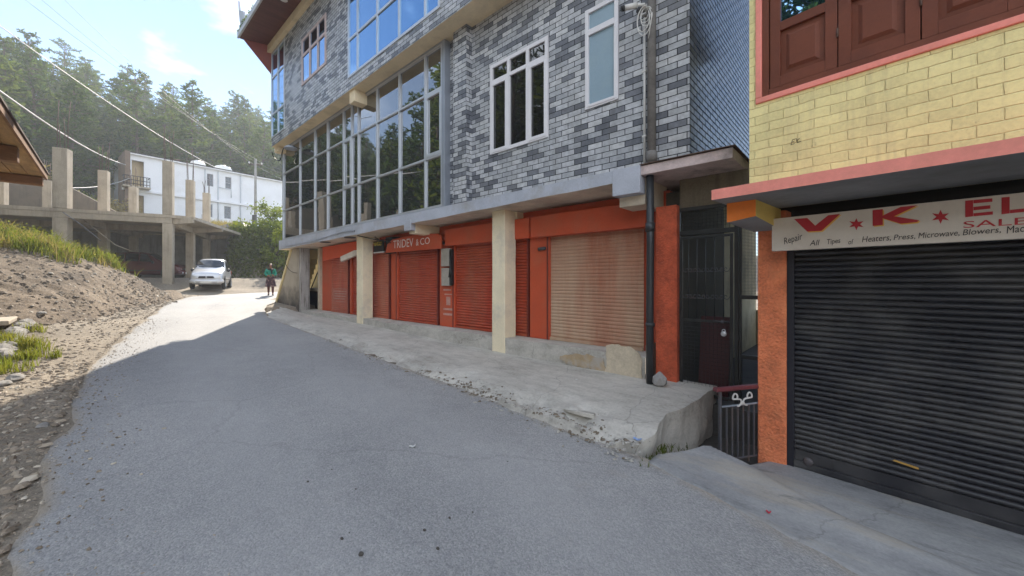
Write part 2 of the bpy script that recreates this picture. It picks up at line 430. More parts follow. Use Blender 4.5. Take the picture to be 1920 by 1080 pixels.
MT['alu_dark'] = plain('grey_metal_cladding', (0.34, 0.37, 0.42), 0.42, 0.08, 3, 60, 0.03, 0.001, metal=0.4)
MT['pvc'] = plain('white_window_plastic', (0.74, 0.73, 0.75), 0.4, 0.04, 3, 60, 0.03, 0.001)
MT['pvc_brown'] = plain('pinkish_window_plastic', (0.56, 0.45, 0.43), 0.45, 0.06, 3, 60, 0.03, 0.001)
MT['glass'] = glass_mat('reflective_tinted_glass', ior=3.4)
MT['glass_up'] = glass_mat('blue_reflective_glass', (0.20, 0.36, 0.55), ior=1.5, wave=0.012)
MT['glass_up'].node_tree.nodes['Principled BSDF'].inputs['Metallic'].default_value = 1.0
MT['glass_dark'] = glass_mat('clear_window_glass', (0.012, 0.012, 0.013), 1.9, 0.02)
MT['glass_frost'] = plain('frosted_glass', (0.27, 0.37, 0.44), 0.3, 0.07, 1.2, 30, 0.03, 0.002, dirt=(0.36, 0.46, 0.46), dirt_amt=0.4)
MT['red_paint'] = plain('orange_red_paint', (0.50, 0.078, 0.028), 0.62, 0.13, 1.6, 35, 0.15, 0.003, dirt=(0.36, 0.12, 0.06), dirt_amt=0.5)
MT['red_rough'] = plain('red_spatter_plaster', (0.50, 0.095, 0.04), 0.85, 0.4, 5, 38, 1.0, 0.05)
MT['orange_rough'] = plain('orange_spatter_plaster', (0.82, 0.235, 0.10), 0.85, 0.4, 5, 38, 1.0, 0.06, dirt=(0.36, 0.15, 0.08), dirt_amt=0.35)
MT['shutter_red'] = shutter_mat('faded_red_shutter_paint', (0.40, 0.052, 0.02), (0.36, 0.12, 0.062), 0.65)
MT['shutter_pink'] = shutter_mat('sun_faded_red_shutter', (0.47, 0.088, 0.042), (0.48, 0.26, 0.18), 0.7)
MT['shutter_black'] = shutter_mat('black_shutter_paint', (0.027, 0.027, 0.032), (0.14, 0.134, 0.125), 0.7, 0.34, 0.45, 0.72, 1.6, (0.7, 1, 1.1))
MT['black_metal'] = plain('black_gate_paint', (0.018, 0.020, 0.020), 0.45, 0.25, 4, 50, 0.1, 0.002, dirt=(0.07, 0.06, 0.05), dirt_amt=0.4)
MT['grey_metal'] = plain('bare_grey_iron', (0.085, 0.088, 0.10), 0.5, 0.25, 6, 60, 0.15, 0.002, metal=0.3, dirt=(0.16, 0.09, 0.05), dirt_amt=0.5)
MT['pipe_black'] = plain('black_drain_pipe', (0.028, 0.03, 0.033), 0.42, 0.25, 3, 30, 0.05, 0.002, dirt=(0.35, 0.34, 0.32), dirt_amt=0.7, dirt_lo=0.66, dirt_hi=0.74)
MT['pipe_grey'] = plain('weathered_asbestos_pipe', (0.20, 0.19, 0.18), 0.85, 0.3, 2.5, 30, 0.3, 0.004, dirt=(0.08, 0.075, 0.07), dirt_amt=0.7)
MT['white_plastic'] = plain('white_cable_plastic', (0.66, 0.65, 0.62), 0.45, 0.08, 4, 40, 0.03, 0.001)
MT['black_rubber'] = plain('black_cable_rubber', (0.02, 0.02, 0.02), 0.5, 0.2, 4, 40, 0.03, 0.001)
MT['dark'] = plain('dark_interior_paint', (0.022, 0.021, 0.020), 0.8, 0.3, 2, 20, 0.1, 0.003)
MT['pink'] = plain('salmon_ledge_paint', (0.84, 0.29, 0.23), 0.75, 0.1, 2.5, 40, 0.4, 0.006, dirt=(0.55, 0.22, 0.15), dirt_amt=0.45)
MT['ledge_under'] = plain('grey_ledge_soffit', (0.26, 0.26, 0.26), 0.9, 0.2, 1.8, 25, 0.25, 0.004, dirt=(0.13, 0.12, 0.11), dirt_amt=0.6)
MT['orange'] = plain('orange_beam_paint', (0.85, 0.22, 0.03), 0.7, 0.08, 2.5, 40, 0.25, 0.004)
MT['yellow'] = plain('yellow_beam_paint', (0.72, 0.52, 0.14), 0.7, 0.08, 2.5, 40, 0.25, 0.004)
MT['brown_wood'] = plain('brown_painted_wood', (0.165, 0.052, 0.028), 0.6, 0.16, 3, 50, 0.2, 0.003, spec=0.25, dirt=(0.09, 0.03, 0.02), dirt_amt=0.5)
MT['sign_white'] = plain('off_white_sign_board', (0.72, 0.65, 0.56), 0.6, 0.06, 2.0, 40, 0.05, 0.002, dirt=(0.48, 0.40, 0.33), dirt_amt=0.45)
MT['sign_red'] = plain('dark_red_lettering', (0.50, 0.025, 0.035), 0.6, 0.1, 3, 40, 0)
MT['sign_gold'] = plain('yellow_lettering_edge', (0.85, 0.50, 0.10), 0.6, 0.1, 3, 40, 0)
MT['sign_ink'] = plain('black_sign_ink', (0.03, 0.022, 0.022), 0.6, 0.1, 3, 40, 0)
MT['white_paint'] = plain('white_letter_paint', (0.76, 0.70, 0.66), 0.6, 0.1, 3, 60, 0, dirt=(0.5, 0.25, 0.2), dirt_amt=0.5)
MT['print_pale'] = plain('faded_white_print', (0.50, 0.27, 0.22), 0.6, 0.2, 6, 60, 0, dirt=(0.36, 0.1, 0.06), dirt_amt=0.8)
MT['wood_soffit'] = plain('varnished_plank_soffit', (0.125, 0.045, 0.033), 0.5, 0.35, 1.2, 12, 0.3, 0.004, stretch=(14, 0.5, 1))
MT['roof_red'] = plain('red_roof_sheet', (0.26, 0.06, 0.045), 0.5, 0.15, 2, 30, 0.1, 0.003)
MT['gutter'] = plain('pale_eave_trim', (0.50, 0.52, 0.54), 0.5, 0.1, 2, 30, 0.1, 0.003)
MT['maroon_wood'] = plain('maroon_handrail_paint', (0.13, 0.028, 0.034), 0.45, 0.2, 4, 40, 0.3, 0.004)
MT['rust'] = plain('rusty_steel_bar', (0.10, 0.062, 0.045), 0.8, 0.3, 4, 40, 0.2, 0.003)
MT['white_wall'] = plain('white_house_paint', (0.80, 0.80, 0.82), 0.8, 0.05, 0.6, 10, 0.05, 0.004, dirt=(0.62, 0.60, 0.58), dirt_amt=0.4)
MT['tan_wall'] = plain('tan_door_paint', (0.50, 0.38, 0.22), 0.8, 0.1, 1, 10, 0.05, 0.004)
MT['stone'] = plain('grey_field_stone', (0.27, 0.255, 0.235), 0.9, 0.35, 6, 45, 0.6, 0.01)
MT['plaster_patch'] = plain('rough_cream_plaster', (0.55, 0.47, 0.35), 0.9, 0.2, 5, 40, 0.8, 0.012, dirt=(0.36, 0.31, 0.25), dirt_amt=0.5)
MT['bark'] = plain('pine_bark', (0.10, 0.072, 0.052), 0.95, 0.4, 2.0, 18, 0.6, 0.02, stretch=(3, 3, 0.6))
MT['pine'] = foliage('pine_needles', (0.032, 0.058, 0.020), (0.070, 0.105, 0.034), (0.135, 0.160, 0.05), 0.42)
MT['leaf'] = foliage('bush_leaves', (0.05, 0.085, 0.015), (0.12, 0.165, 0.03), (0.24, 0.26, 0.05), 0.42)
MT['ivy'] = foliage('bank_creeper_leaves', (0.025, 0.042, 0.012), (0.06, 0.085, 0.02), (0.14, 0.16, 0.035), 0.3)
MT['grass'] = foliage('green_grass', (0.09, 0.13, 0.022), (0.18, 0.21, 0.04), (0.33, 0.29, 0.09), 0.35)
MT['dry_grass'] = foliage('dry_grass', (0.19, 0.15, 0.055), (0.31, 0.245, 0.10), (0.44, 0.35, 0.17), 0.3)
# ------------------------------------------------------------------ terrain
B = Frame(R(27.4), (-17.77, 20.0))          # the unfinished concrete frame: origin at its corner column
HS = Frame(R(52.6), (-33.1, 33.5))          # the white house: origin at its balcony end
def zroad(s):
    return -1.62 + 0.045 * (min(max(s, -30), 27) - 1)
VL = [(-30, -0.5), (2.5, -0.40), (5, -0.30), (8.8, -0.02), (13, 0.72), (18.4, 1.83), (21.6, 2.85), (22.5, 4.2), (23.3, 6.2), (24.2, 9), (25, 13), (25.6, 19), (26, 30)]
def vleft(s): return lerpt(VL, s)
CREST = [(-9, 2.8), (-4, 2.5), (-1.86, 2.12), (-0.87, 1.9), (0.33, 1.45), (1.2, 0.85), (2.2, 0.12), (2.8, 0.0)]
TOE = [(-9, 10.2), (-3, 11.0), (-0.9, 12.4), (0, 14.3), (1, 17), (2.4, 20.0)]
def hill(x, y):
    h = -0.75 * x + 0.66 * y; k = 0.66 * x + 0.75 * y
    r = 0.385 * max(0.0, min(h, 95) - 49) - 0.1 * max(0, h - 95)
    return 5.0 + r * (1 - 0.5 * sst(20, 46, k))
def H(x, y):
    a, v = G.loc(x, y); s = -a
    base = zroad(s)
    d = vleft(s) - v
    A, Bb = B.loc(x, y)
    plat = sst(25.0, 28.2, s) * 0.5                        # the dirt yard under the frame lies higher than the road end
    z = base - 0.012 + 0.03 * min(max(d, 0), 3) + plat * (1 if d > -2 else sst(-4, -2, d))
    # slope on the road's other side, beyond the frame
    st = lerpt([(-30, -4.6), (20, -4.8), (26, -7.6), (36, -10)], s)
    if v < st: z = max(z, z + min((st - v) * 0.62, 9.5))
    # bank behind the frame
    line = 9.4 - 3.0 * sst(0.9, 1.6, A)
    q = Bb - line
    if q > 0 and A > -14: z = max(z, base * 0 + min(-0.1 + q * 2.6, 3.5 + min(max(q - 1.4, 0) * 0.12, 1.6)))
    elif A <= -14:
        z = max(z, min(3.6, -0.1 + (-14 - A) * 0.6 + max(q, 0)))
    h = -0.75 * x + 0.66 * y
    if h > 44: z = z + (max(hill(x, y), z) - z) * sst(44, 51, h)
    # below the two buildings the ground drops away behind the pavement
    if v > 3.6 and -14 < s < 15.6 and v < 16: z -= 1.0 * sst(3.6, 3.75, v)
    far = max(abs(x), abs(y) - 30)
    return z + 0.05 * fbm(x, y, 0.35) * min(1, max(0, d) * 0.7 if v < 3.6 else 1)
def nonuni(lo, hi, fine_lo, fine_hi, st, grow=1.16):
    c = list(np.arange(fine_lo, fine_hi + 1e-6, st)); q = st; x = fine_hi
    while x < hi: q *= grow; x = min(hi, x + q); c.append(x)
    q = st; x = fine_lo
    while x > lo: q *= grow; x = max(lo, x - q); c.insert(0, x)
    return [float(k) for k in c]
def ground_mat():
    m, t, bs = _new('dirt_and_dry_grass')
    v = N(t, 'ShaderNodeTexCoord').outputs['Object']
    a = noise_(t, v, 0.5, 7, 0.65); f = noise_(t, v, 16, 5, 0.7); g = noise_(t, v, 70, 2, 0.6)
    s = math_(t, 'ADD', math_(t, 'ADD', math_(t, 'MULTIPLY', a, 0.4), math_(t, 'MULTIPLY', f, 0.4)), math_(t, 'MULTIPLY', g, 0.2))
    r = ramp(t, [(0.34, (0.10, 0.085, 0.066)), (0.46, (0.20, 0.168, 0.128)), (0.56, (0.30, 0.25, 0.19)), (0.68, (0.42, 0.36, 0.28))]); t.links.new(s, r.inputs['Fac'])
    sz = N(t, 'ShaderNodeSeparateXYZ'); t.links.new(v, sz.inputs[0])
    gr = ramp(t, [(0.0, 0.0), (1.0, 0.85)]); t.links.new(math_(t, 'MULTIPLY', math_(t, 'SUBTRACT', sz.outputs[2], 2.0), 0.35), gr.inputs['Fac'])
    c = mixc(t, math_(t, 'MULTIPLY', gr.outputs['Color'], math_(t, 'ADD', a, 0.15)), r.outputs['Color'], (0.12, 0.12, 0.04))
    t.links.new(c, bs.inputs['Base Color']); bs.inputs['Roughness'].default_value = 0.95
    bump_(t, bs, s, 0.9, 0.05)
    return m
MT['dirt'] = ground_mat()
gx = nonuni(-150, 130, -46, 8, 0.55); gy = nonuni(-110, 190, -6, 50, 0.55)
mb = MB(); mb.grid(gx, gy, lambda x, y: (x, y, H(x, y)))
solo('ground', mb, MT['dirt'], W0, (0, 0, 0), 'dusty brown hillside ground rising beyond the road', 'ground', kind='structure')

# the dirt heap beside the frame: a finer sheet sunk into the ground round its edge
def heap(s, v):
    c = lerpt(CREST, v); toe = lerpt(TOE, v)
    if c <= 0.001: return -0.1
    if s < 21.6: p = sst(0, 1, (s - toe) / (21.6 - toe)) * 0.55 + 0.45 * max(0, (s - toe) / (21.6 - toe)) if s > toe else 0
    else: p = max(0.0, 1 - (s - 21.6) / 3.4)
    rough = 0.12 * fbm(s, v, 0.9, 5) + 0.045 * fbm(s * 1.5, v * 0.7, 3.2, 5)
    return c * p + rough * min(1, p * 5 + 0.05) - 0.06 * (1 - min(1, p * 8))
def Hheap(s, v):
    x, y, _ = G.w(-s, v)
    d = vleft(s) - v
    return zroad(s) + 0.03 * min(max(d, 0), 3) + sst(25.0, 28.2, s) * 0.5 + heap(s, v)
def heap_mat():
    m, t, bs = _new('gravelly_excavated_soil')
    v = N(t, 'ShaderNodeTexCoord').outputs['Object']
    a = noise_(t, v, 0.9, 7, 0.7, (0.5, 1.3, 1.6)); f = noise_(t, v, 11, 6, 0.78, (0.6, 1.2, 1.5)); vo = N(t, 'ShaderNodeTexVoronoi', Scale=9.0); t.links.new(v, vo.inputs['Vector'])
    s = math_(t, 'ADD', math_(t, 'MULTIPLY', a, 0.5), math_(t, 'MULTIPLY', f, 0.5))
    r = ramp(t, [(0.36, (0.065, 0.048, 0.033)), (0.48, (0.150, 0.110, 0.072)), (0.59, (0.245, 0.185, 0.125)), (0.72, (0.40, 0.32, 0.23))]); t.links.new(s, r.inputs['Fac'])
    t.links.new(r.outputs['Color'], bs.inputs['Base Color']); bs.inputs['Roughness'].default_value = 0.95
    n1 = bump_(t, bs, vo.outputs['Distance'], 0.35, 0.025); bump_(t, bs, f, 0.9, 0.045, n1)
    return m
MT['heap'] = heap_mat()
ss = [float(k) for k in np.arange(9.6, 25.6, 0.10)]; vv = [float(k) for k in np.arange(-9.0, 3.0, 0.10)]
mb = MB(); mb.grid([-k for k in ss[::-1]], vv, lambda a, b: (a, b, Hheap(-a, b)))
solo('dirt_bank', mb, MT['heap'], G, (0, 0, 0), 'heap of excavated gravelly soil sloping down to the road edge', 'dirt bank', kind='structure')

# ------------------------------------------------------------------ road
def asphalt():
    m, t, bs = _new('worn_grey_asphalt')
    v = N(t, 'ShaderNodeTexCoord').outputs['Object']
    vo = N(t, 'ShaderNodeTexVoronoi', Scale=105.0); t.links.new(v, vo.inputs['Vector'])
    vo2 = N(t, 'ShaderNodeTexVoronoi', Scale=42.0); t.links.new(v, vo2.inputs['Vector'])
    big = noise_(t, v, 0.55, 6, 0.6); mid = noise_(t, v, 5, 5, 0.65); tr = noise_(t, v, 1.0, 4, 0.5, (0.15, 1.1, 1))
    sp = N(t, 'ShaderNodeSeparateXYZ'); t.links.new(vo.outputs['Color'], sp.inputs[0])
    s = math_(t, 'ADD', math_(t, 'MULTIPLY', sp.outputs[0], 0.30), math_(t, 'ADD', math_(t, 'MULTIPLY', big, 0.32), math_(t, 'ADD', math_(t, 'MULTIPLY', mid, 0.2), math_(t, 'MULTIPLY', tr, 0.2))))
    r = ramp(t, [(0.2, (0.12, 0.12, 0.122)), (0.36, (0.225, 0.224, 0.226)), (0.52, (0.295, 0.292, 0.289)), (0.66, (0.365, 0.357, 0.347)), (0.8, (0.49, 0.475, 0.455))]); t.links.new(s, r.inputs['Fac'])
    st = noise_(t, v, 0.8, 6, 0.7); dr = ramp(t, [(0.62, 0.0), (0.74, 0.45)]); t.links.new(st, dr.inputs['Fac'])
    c = mixc(t, dr.outputs['Color'], r.outputs['Color'], (0.30, 0.255, 0.20))
    at = N(t, 'ShaderNodeAttribute', attribute_name='dust'); tk = N(t, 'ShaderNodeAttribute', attribute_name='track')
    c = mixc(t, math_(t, 'MULTIPLY', tk.outputs['Fac'], math_(t, 'ADD', 0.10, math_(t, 'MULTIPLY', big, 0.5))), c, (0.36, 0.355, 0.35))
    dn = noise_(t, v, 2.6, 7, 0.7); dd = ramp(t, [(0.45, 0.0), (0.62, 1.0)]); t.links.new(math_(t, 'ADD', math_(t, 'MULTIPLY', at.outputs['Fac'], 0.55), math_(t, 'MULTIPLY', dn, 0.5)), dd.inputs['Fac'])
    c = mixc(t, math_(t, 'MULTIPLY', dd.outputs['Color'], 0.85), c, (0.31, 0.26, 0.195))
    ck = N(t, 'ShaderNodeTexVoronoi', Scale=0.32, feature='DISTANCE_TO_EDGE'); n3 = N(t, 'ShaderNodeTexNoise', Scale=1.7, Detail=8.0, Roughness=0.7); t.links.new(v, n3.inputs['Vector'])
    m3 = N(t, 'ShaderNodeMix', data_type='VECTOR'); m3.inputs['Factor'].default_value = 0.3; t.links.new(v, m3.inputs['A']); t.links.new(n3.outputs['Color'], m3.inputs['B']); t.links.new(m3.outputs['Result'], ck.inputs['Vector'])
    cr = ramp(t, [(0.0, 0.4), (0.0014, 0.0)]); t.links.new(ck.outputs['Distance'], cr.inputs['Fac'])
    c = mixc(t, math_(t, 'MULTIPLY', cr.outputs['Color'], mid), c, (0.07, 0.068, 0.065))
    t.links.new(c, bs.inputs['Base Color']); bs.inputs['Roughness'].default_value = 0.82
    hh = math_(t, 'ADD', math_(t, 'MULTIPLY', vo.outputs['Distance'], -0.6), math_(t, 'MULTIPLY', vo2.outputs['Distance'], -0.5))
    n1 = bump_(t, bs, hh, 0.55, 0.01); bump_(t, bs, mid, 0.25, 0.02, n1)
    return m
MT['asphalt'] = asphalt()
RS = [float(k) for k in np.arange(-30, -8, 1.0)] + [float(k) for k in np.arange(-8, 24.2, 0.1)]
VR = [(-30, 2.8), (-6, 2.75), (0, 2.93), (1.4, 3.36), (4, 3.42), (13, 3.55), (15, 4.0), (16.5, 4.5), (18, 5.3), (19, 6.7), (19.8, 9), (20.3, 13), (20.8, 19), (21, 30)]
LP = [(s, vleft(s)) for s in RS if s < 21.2] + [(21.6, 2.85), (22.0, 3.45), (22.5, 4.2), (22.9, 5.2), (23.3, 6.2), (23.75, 7.5), (24.2, 9), (25, 13), (25.6, 19), (26, 30)]
RP0 = [(s, lerpt(VR, s)) for s in RS if s < 17.6] + [(18, 5.3), (18.5, 6.0), (19, 6.7), (19.4, 7.8), (19.8, 9), (20.3, 13), (20.8, 19), (21, 30)]
def arc(P, n):
    P = np.array(P); d = np.r_[0, np.cumsum(np.hypot(*np.diff(P, axis=0).T))]; u = np.linspace(0, d[-1], n)
    return list(zip(np.interp(u, d, P[:, 0]), np.interp(u, d, P[:, 1])))
nr = 520; LPa, RPa = arc(LP, nr), arc(RP0, nr)
mb = MB(); nc = 30; vs = []; fs = []
for i in range(nr):
    (sl, vl), (sr, vr) = LPa[i], RPa[i]
    wob = 0.10 * fbm(sl, 3.3, 0.8, 4) + 0.05 * fbm(sl, 8.1, 4.0, 3); wr = 0.02 * fbm(sr, 5.5, 3.0, 3)
    for j in range(nc):
        t_ = j / (nc - 1); s = sl + (sr - sl) * t_; v = vl + (vr - vl) * t_ + wob * (1 - t_) ** 4 + wr * t_ ** 6
        z = zroad(s) + 0.018 * math.sin(PI * t_) + 0.008 * fbm(s, v, 0.9, 3) + 0.004
        if t_ < 0.001: z -= 0.035
        vs.append((-s, v, z))
for i in range(nr - 1):
    for j in range(nc - 1):
        fs.append((i * nc + j, i * nc + j + 1, (i + 1) * nc + j + 1, (i + 1) * nc + j))
mb.add(vs, fs, 0, True)
ro = solo('road', mb, MT['asphalt'], G, (0, 0, 0), 'worn grey asphalt lane climbing past the tiled building', 'road', kind='structure')
for nm, fn in (('dust', lambda q: 0.9 * math.exp(-q / 0.05) + 0.55 * math.exp(-(1 - q) / 0.06)), ('track', lambda q: math.exp(-((q - 0.33) / 0.10) ** 2) + math.exp(-((q - 0.72) / 0.10) ** 2))):
    at = ro.data.attributes.new(nm, 'FLOAT', 'POINT'); at.data.foreach_set('value', [fn((i % nc) / (nc - 1)) for i in range(nr * nc)])

# ------------------------------------------------------------------ pavement in front of the shops
def pave_mat():
    m, t, bs = _new('cracked_pavement_concrete')
    v = N(t, 'ShaderNodeTexCoord').outputs['Object']
    a = noise_(t, v, 0.9, 7, 0.68); f = noise_(t, v, 30, 5, 0.65); g = noise_(t, v, 5, 6, 0.7, (0.5, 1.4, 1))
    s = math_(t, 'ADD', math_(t, 'ADD', math_(t, 'MULTIPLY', a, 0.4), math_(t, 'MULTIPLY', f, 0.25)), math_(t, 'MULTIPLY', g, 0.35))
    r = ramp(t, [(0.32, (0.19, 0.175, 0.15)), (0.44, (0.37, 0.35, 0.31)), (0.55, (0.50, 0.475, 0.425)), (0.69, (0.62, 0.59, 0.53))]); t.links.new(s, r.inputs['Fac'])
    wv = N(t, 'ShaderNodeTexVoronoi', Scale=0.85, feature='DISTANCE_TO_EDGE'); 
    n2 = N(t, 'ShaderNodeTexNoise', Scale=3.0, Detail=6.0); t.links.new(v, n2.inputs['Vector'])
    mm = N(t, 'ShaderNodeMix', data_type='VECTOR'); mm.inputs['Factor'].default_value = 0.22; t.links.new(v, mm.inputs['A']); t.links.new(n2.outputs['Color'], mm.inputs['B'])
    t.links.new(mm.outputs['Result'], wv.inputs['Vector'])
    cr = ramp(t, [(0.0, 1.0), (0.0045, 0.0)]); t.links.new(wv.outputs['Distance'], cr.inputs['Fac'])
    c = mixc(t, math_(t, 'MULTIPLY', cr.outputs['Color'], math_(t, 'MULTIPLY', a, 0.8)), r.outputs['Color'], (0.06, 0.055, 0.05))
    t.links.new(c, bs.inputs['Base Color']); bs.inputs['Roughness'].default_value = 0.88
    n1 = bump_(t, bs, s, 0.7, 0.02)
    bump_(t, bs, math_(t, 'SUBTRACT', 1.0, cr.outputs['Color']), 0.25, 0.006, n1)
    return m
MT['pave'] = pave_mat()
def zwall(s): return lerpt([(1.2, -1.40), (5, -1.375), (10.7, -1.25), (16, -1.20)], s)
def vedge(s):
    return lerpt([(1.3, 3.34), (2.2, 3.40), (4, 3.46), (13.2, 3.6), (14.6, 4.1), (15.5, 4.75)], s) - 0.06 + 0.13 * fbm(s, 1.7, 0.9, 4)
def pave_z(s, v):
    ve = vedge(s); t_ = (v - ve) / (5.62 - ve)
    zr = zroad(s)
    zt = zr + 0.02 + 0.10 * sst(6.5, 2.5, s)                # level of the road side of the slab
    z = zt + (zwall(s) - zt) * sst(0.0, 0.85, t_) ** 0.8
    brk = 1 - sst(0.02, 0.30, t_ + 0.12 * fbm(s, v, 1.6, 4))  # the broken strip along the gutter
    z -= brk * (0.03 + 0.085 * max(0, 0.35 + fbm(s, v, 2.4, 4)))
    z += brk * 0.04 * fbm(s, v, 6.0, 4) + 0.009 * fbm(s, v, 2.6, 5)
    z -= 0.05 * max(0, (3.75 - v) / 0.4) * sst(2.1, 1.4, s)
    hole = math.exp(-(((s - 2.28) / 0.13) ** 2 + ((v - 3.55) / 0.07) ** 2)); z -= 0.13 * hole
    lip = math.exp(-(((s - 2.36) / 0.16) ** 2 + ((v - 3.68) / 0.05) ** 2)); z += 0.045 * lip
    return z
mb = MB(); ns, nv = 230, 48
Ss = [1.45 + (15.7 - 1.45) * (i / (ns - 1)) ** 1.25 for i in range(ns)]
vs = []; fs = []
for i in range(ns):
    for j in range(nv):
        s = Ss[i]; ve = vedge(s); v = ve + (5.62 - ve) * (j / (nv - 1))
        if i < 14: s += (1 - i / 14) * (0.12 * math.exp(-((v - 4.15) / 0.45) ** 2) + 0.03 * fbm(v, 2, 3) + 0.30 * max(0, (3.78 - v) / 0.42) ** 2)
        z = pave_z(s, v)
        if j == 0: z = zroad(s) - 0.05
        vs.append((-s, v, z))
for i in range(ns - 1):
    for j in range(nv - 1):
        fs.append((i * nv + j, i * nv + j + 1, (i + 1) * nv + j + 1, (i + 1) * nv + j))
# end wall towards the drain, rough and bulging
o = len(vs); K = 10
for j in range(nv):
    a, v, z = vs[j]
    for k in range(1, K + 1):
        vs.append((a + 0.05 * fbm(v, k * 0.07, 2.2, 4) * min(1, k / 3) - 0.015 * k * 0.4, v, z + (-2.35 - z) * k / K))
for j in range(nv - 1):
    top = [j, j + 1]
    for k in range(K):
        p0 = j if k == 0 else o + j * K + k - 1; p1 = j + 1 if k == 0 else o + (j + 1) * K + k - 1
        fs.append((p0, o + j * K + k, o + (j + 1) * K + k, p1))
mb.add(vs, fs, 0, True)
po = solo('pavement', mb, MT['pave'], G, (0, 0, 0), 'cracked concrete pavement with a crumbling edge in front of the red shutters', 'pavement', kind='structure')
es = po.modifiers.new('edge', 'EDGE_SPLIT'); es.split_angle = R(50)

def apron_mat():
    m, t, bs = _new('worn_grey_apron_cement')
    v = N(t, 'ShaderNodeTexCoord').outputs['Object']
    a = noise_(t, v, 1.3, 7, 0.68, (0.35, 1.6, 1)); f = noise_(t, v, 45, 4, 0.65); g = noise_(t, v, 3.0, 6, 0.7)
    s = math_(t, 'ADD', math_(t, 'ADD', math_(t, 'MULTIPLY', a, 0.5), math_(t, 'MULTIPLY', f, 0.2)), math_(t, 'MULTIPLY', g, 0.3))
    r = ramp(t, [(0.33, (0.13, 0.13, 0.13)), (0.45, (0.24, 0.242, 0.245)), (0.56, (0.33, 0.33, 0.325)), (0.70, (0.45, 0.44, 0.42))]); t.links.new(s, r.inputs['Fac'])
    d = noise_(t, v, 1.1, 8, 0.72, (0.6, 2.2, 1)); dr = ramp(t, [(0.5, 0.0), (0.66, 0.75)]); t.links.new(d, dr.inputs['Fac'])
    c = mixc(t, dr.outputs['Color'], r.outputs['Color'], (0.37, 0.325, 0.26))
    k = noise_(t, v, 2.4, 8, 0.75, (0.5, 1.8, 1)); kr = ramp(t, [(0.56, 0.0), (0.68, 0.7)]); t.links.new(k, kr.inputs['Fac'])
    c = mixc(t, kr.outputs['Color'], c, (0.085, 0.085, 0.085))
    ck = N(t, 'ShaderNodeTexVoronoi', Scale=0.5, feature='DISTANCE_TO_EDGE'); n3 = N(t, 'ShaderNodeTexNoise', Scale=2.2, Detail=8.0, Roughness=0.7); t.links.new(v, n3.inputs['Vector'])
    m3 = N(t, 'ShaderNodeMix', data_type='VECTOR'); m3.inputs['Factor'].default_value = 0.25; t.links.new(v, m3.inputs['A']); t.links.new(n3.outputs['Color'], m3.inputs['B']); t.links.new(m3.outputs['Result'], ck.inputs['Vector'])
    cr = ramp(t, [(0.0, 0.7), (0.003, 0.0)]); t.links.new(ck.outputs['Distance'], cr.inputs['Fac'])
    c = mixc(t, math_(t, 'MULTIPLY', cr.outputs['Color'], g), c, (0.06, 0.057, 0.052))
    t.links.new(c, bs.inputs['Base Color']); bs.inputs['Roughness'].default_value = 0.8
    bump_(t, bs, math_(t, 'ADD', s, math_(t, 'MULTIPLY', k, 0.5)), 0.6, 0.02)
    return m
MT['apron'] = apron_mat()
# the sunk apron before the black shutter, with its rounded lip towards the road
AP_B = 4.62
def apron_z(s, v):
    t_ = (v - 2.9) / (4.6 - 2.9)
    ve = lerpt(VR, s)
    z = zroad(s) + 0.012
    lipv = lerpt([(-8, 3.15), (-1, 3.32), (0.1, 3.55), (0.8, 3.95), (1.2, 4.1)], s) + 0.03 * fbm(s, 4, 1.5, 3)
    rise = 0.03 * math.exp(-((v - (lipv - 0.12)) / 0.13) ** 2) * sst(-2.5, 0.5, s)
    z = z + rise
    low = lerpt([(-8, -1.85), (-1, -1.79), (0.6, -1.80), (1.3, -1.88)], s)
    z = z + (low - z) * sst(lipv - 0.06, lipv + 0.26, v)
    return z + 0.008 * fbm(s, v, 2.2, 4)
mb = MB(); SA = [float(k) for k in np.arange(-8, 1.44, 0.045)]
vs = []; fs = []; nv = 46
for i, s in enumerate(SA):
    v0 = lerpt(VR, s) - 0.05 + 0.05 * fbm(s, 9, 1.6, 4) + 0.02 * fbm(s, 2, 7, 3)
    # its far side follows the shop front and the drain
    a_y, b_y = Y.loc(*G.w(-s, 4.6)[:2])
    v1 = 5.15 if s < 0.35 else lerpt([(0.35, 5.15), (0.56, 4.8), (0.8, 4.5), (0.95, 4.25), (1.1, 4.0), (1.25, 3.75), (1.42, 3.5)], s)
    for j in range(nv):
        v = v0 + (v1 - v0) * j / (nv - 1)
        z = apron_z(s, v)
        if j == 0: z = zroad(s) - 0.04
        vs.append((-s, v, z))
n = len(SA)
for i in range(n - 1):
    for j in range(nv - 1):
        fs.append((i * nv + j, i * nv + j + 1, (i + 1) * nv + j + 1, (i + 1) * nv + j))
o = len(vs)                       # side towards the drain
for i in range(n):
    a, v, z = vs[i * nv + nv - 1]; vs.append((a, v + 0.03, -2.4))
for i in range(n - 1): fs.append((i * nv + nv - 1, o + i, o + i + 1, (i + 1) * nv + nv - 1))
o = len(vs)
for j in range(nv):
    a, v, z = vs[(n - 1) * nv + j]; vs.append((a - 0.03, v, -2.4))
for j in range(nv - 1): fs.append(((n - 1) * nv + j, (n - 1) * nv + j + 1, o + j + 1, o + j))
mb.add(vs, fs, 0, True)
ao = solo('shop_apron', mb, MT['apron'], G, (0, 0, 0), 'smooth grey concrete apron sloping down to the black shutter', 'apron', kind='structure')
mb = MB(); mb.box(-1.75, -0.3, 3.5, 6.3, -2.5, -2.02)
solo('drain_bed', mb, concrete('shade_dark_drain_concrete', (0.07, 0.066, 0.06), (0.02, 0.02, 0.02)), G, (0, 0, 0), 'stained concrete bed of the drain under the railing', 'drain', kind='structure')  # concrete coloured near black to give the drain the shade of a hole
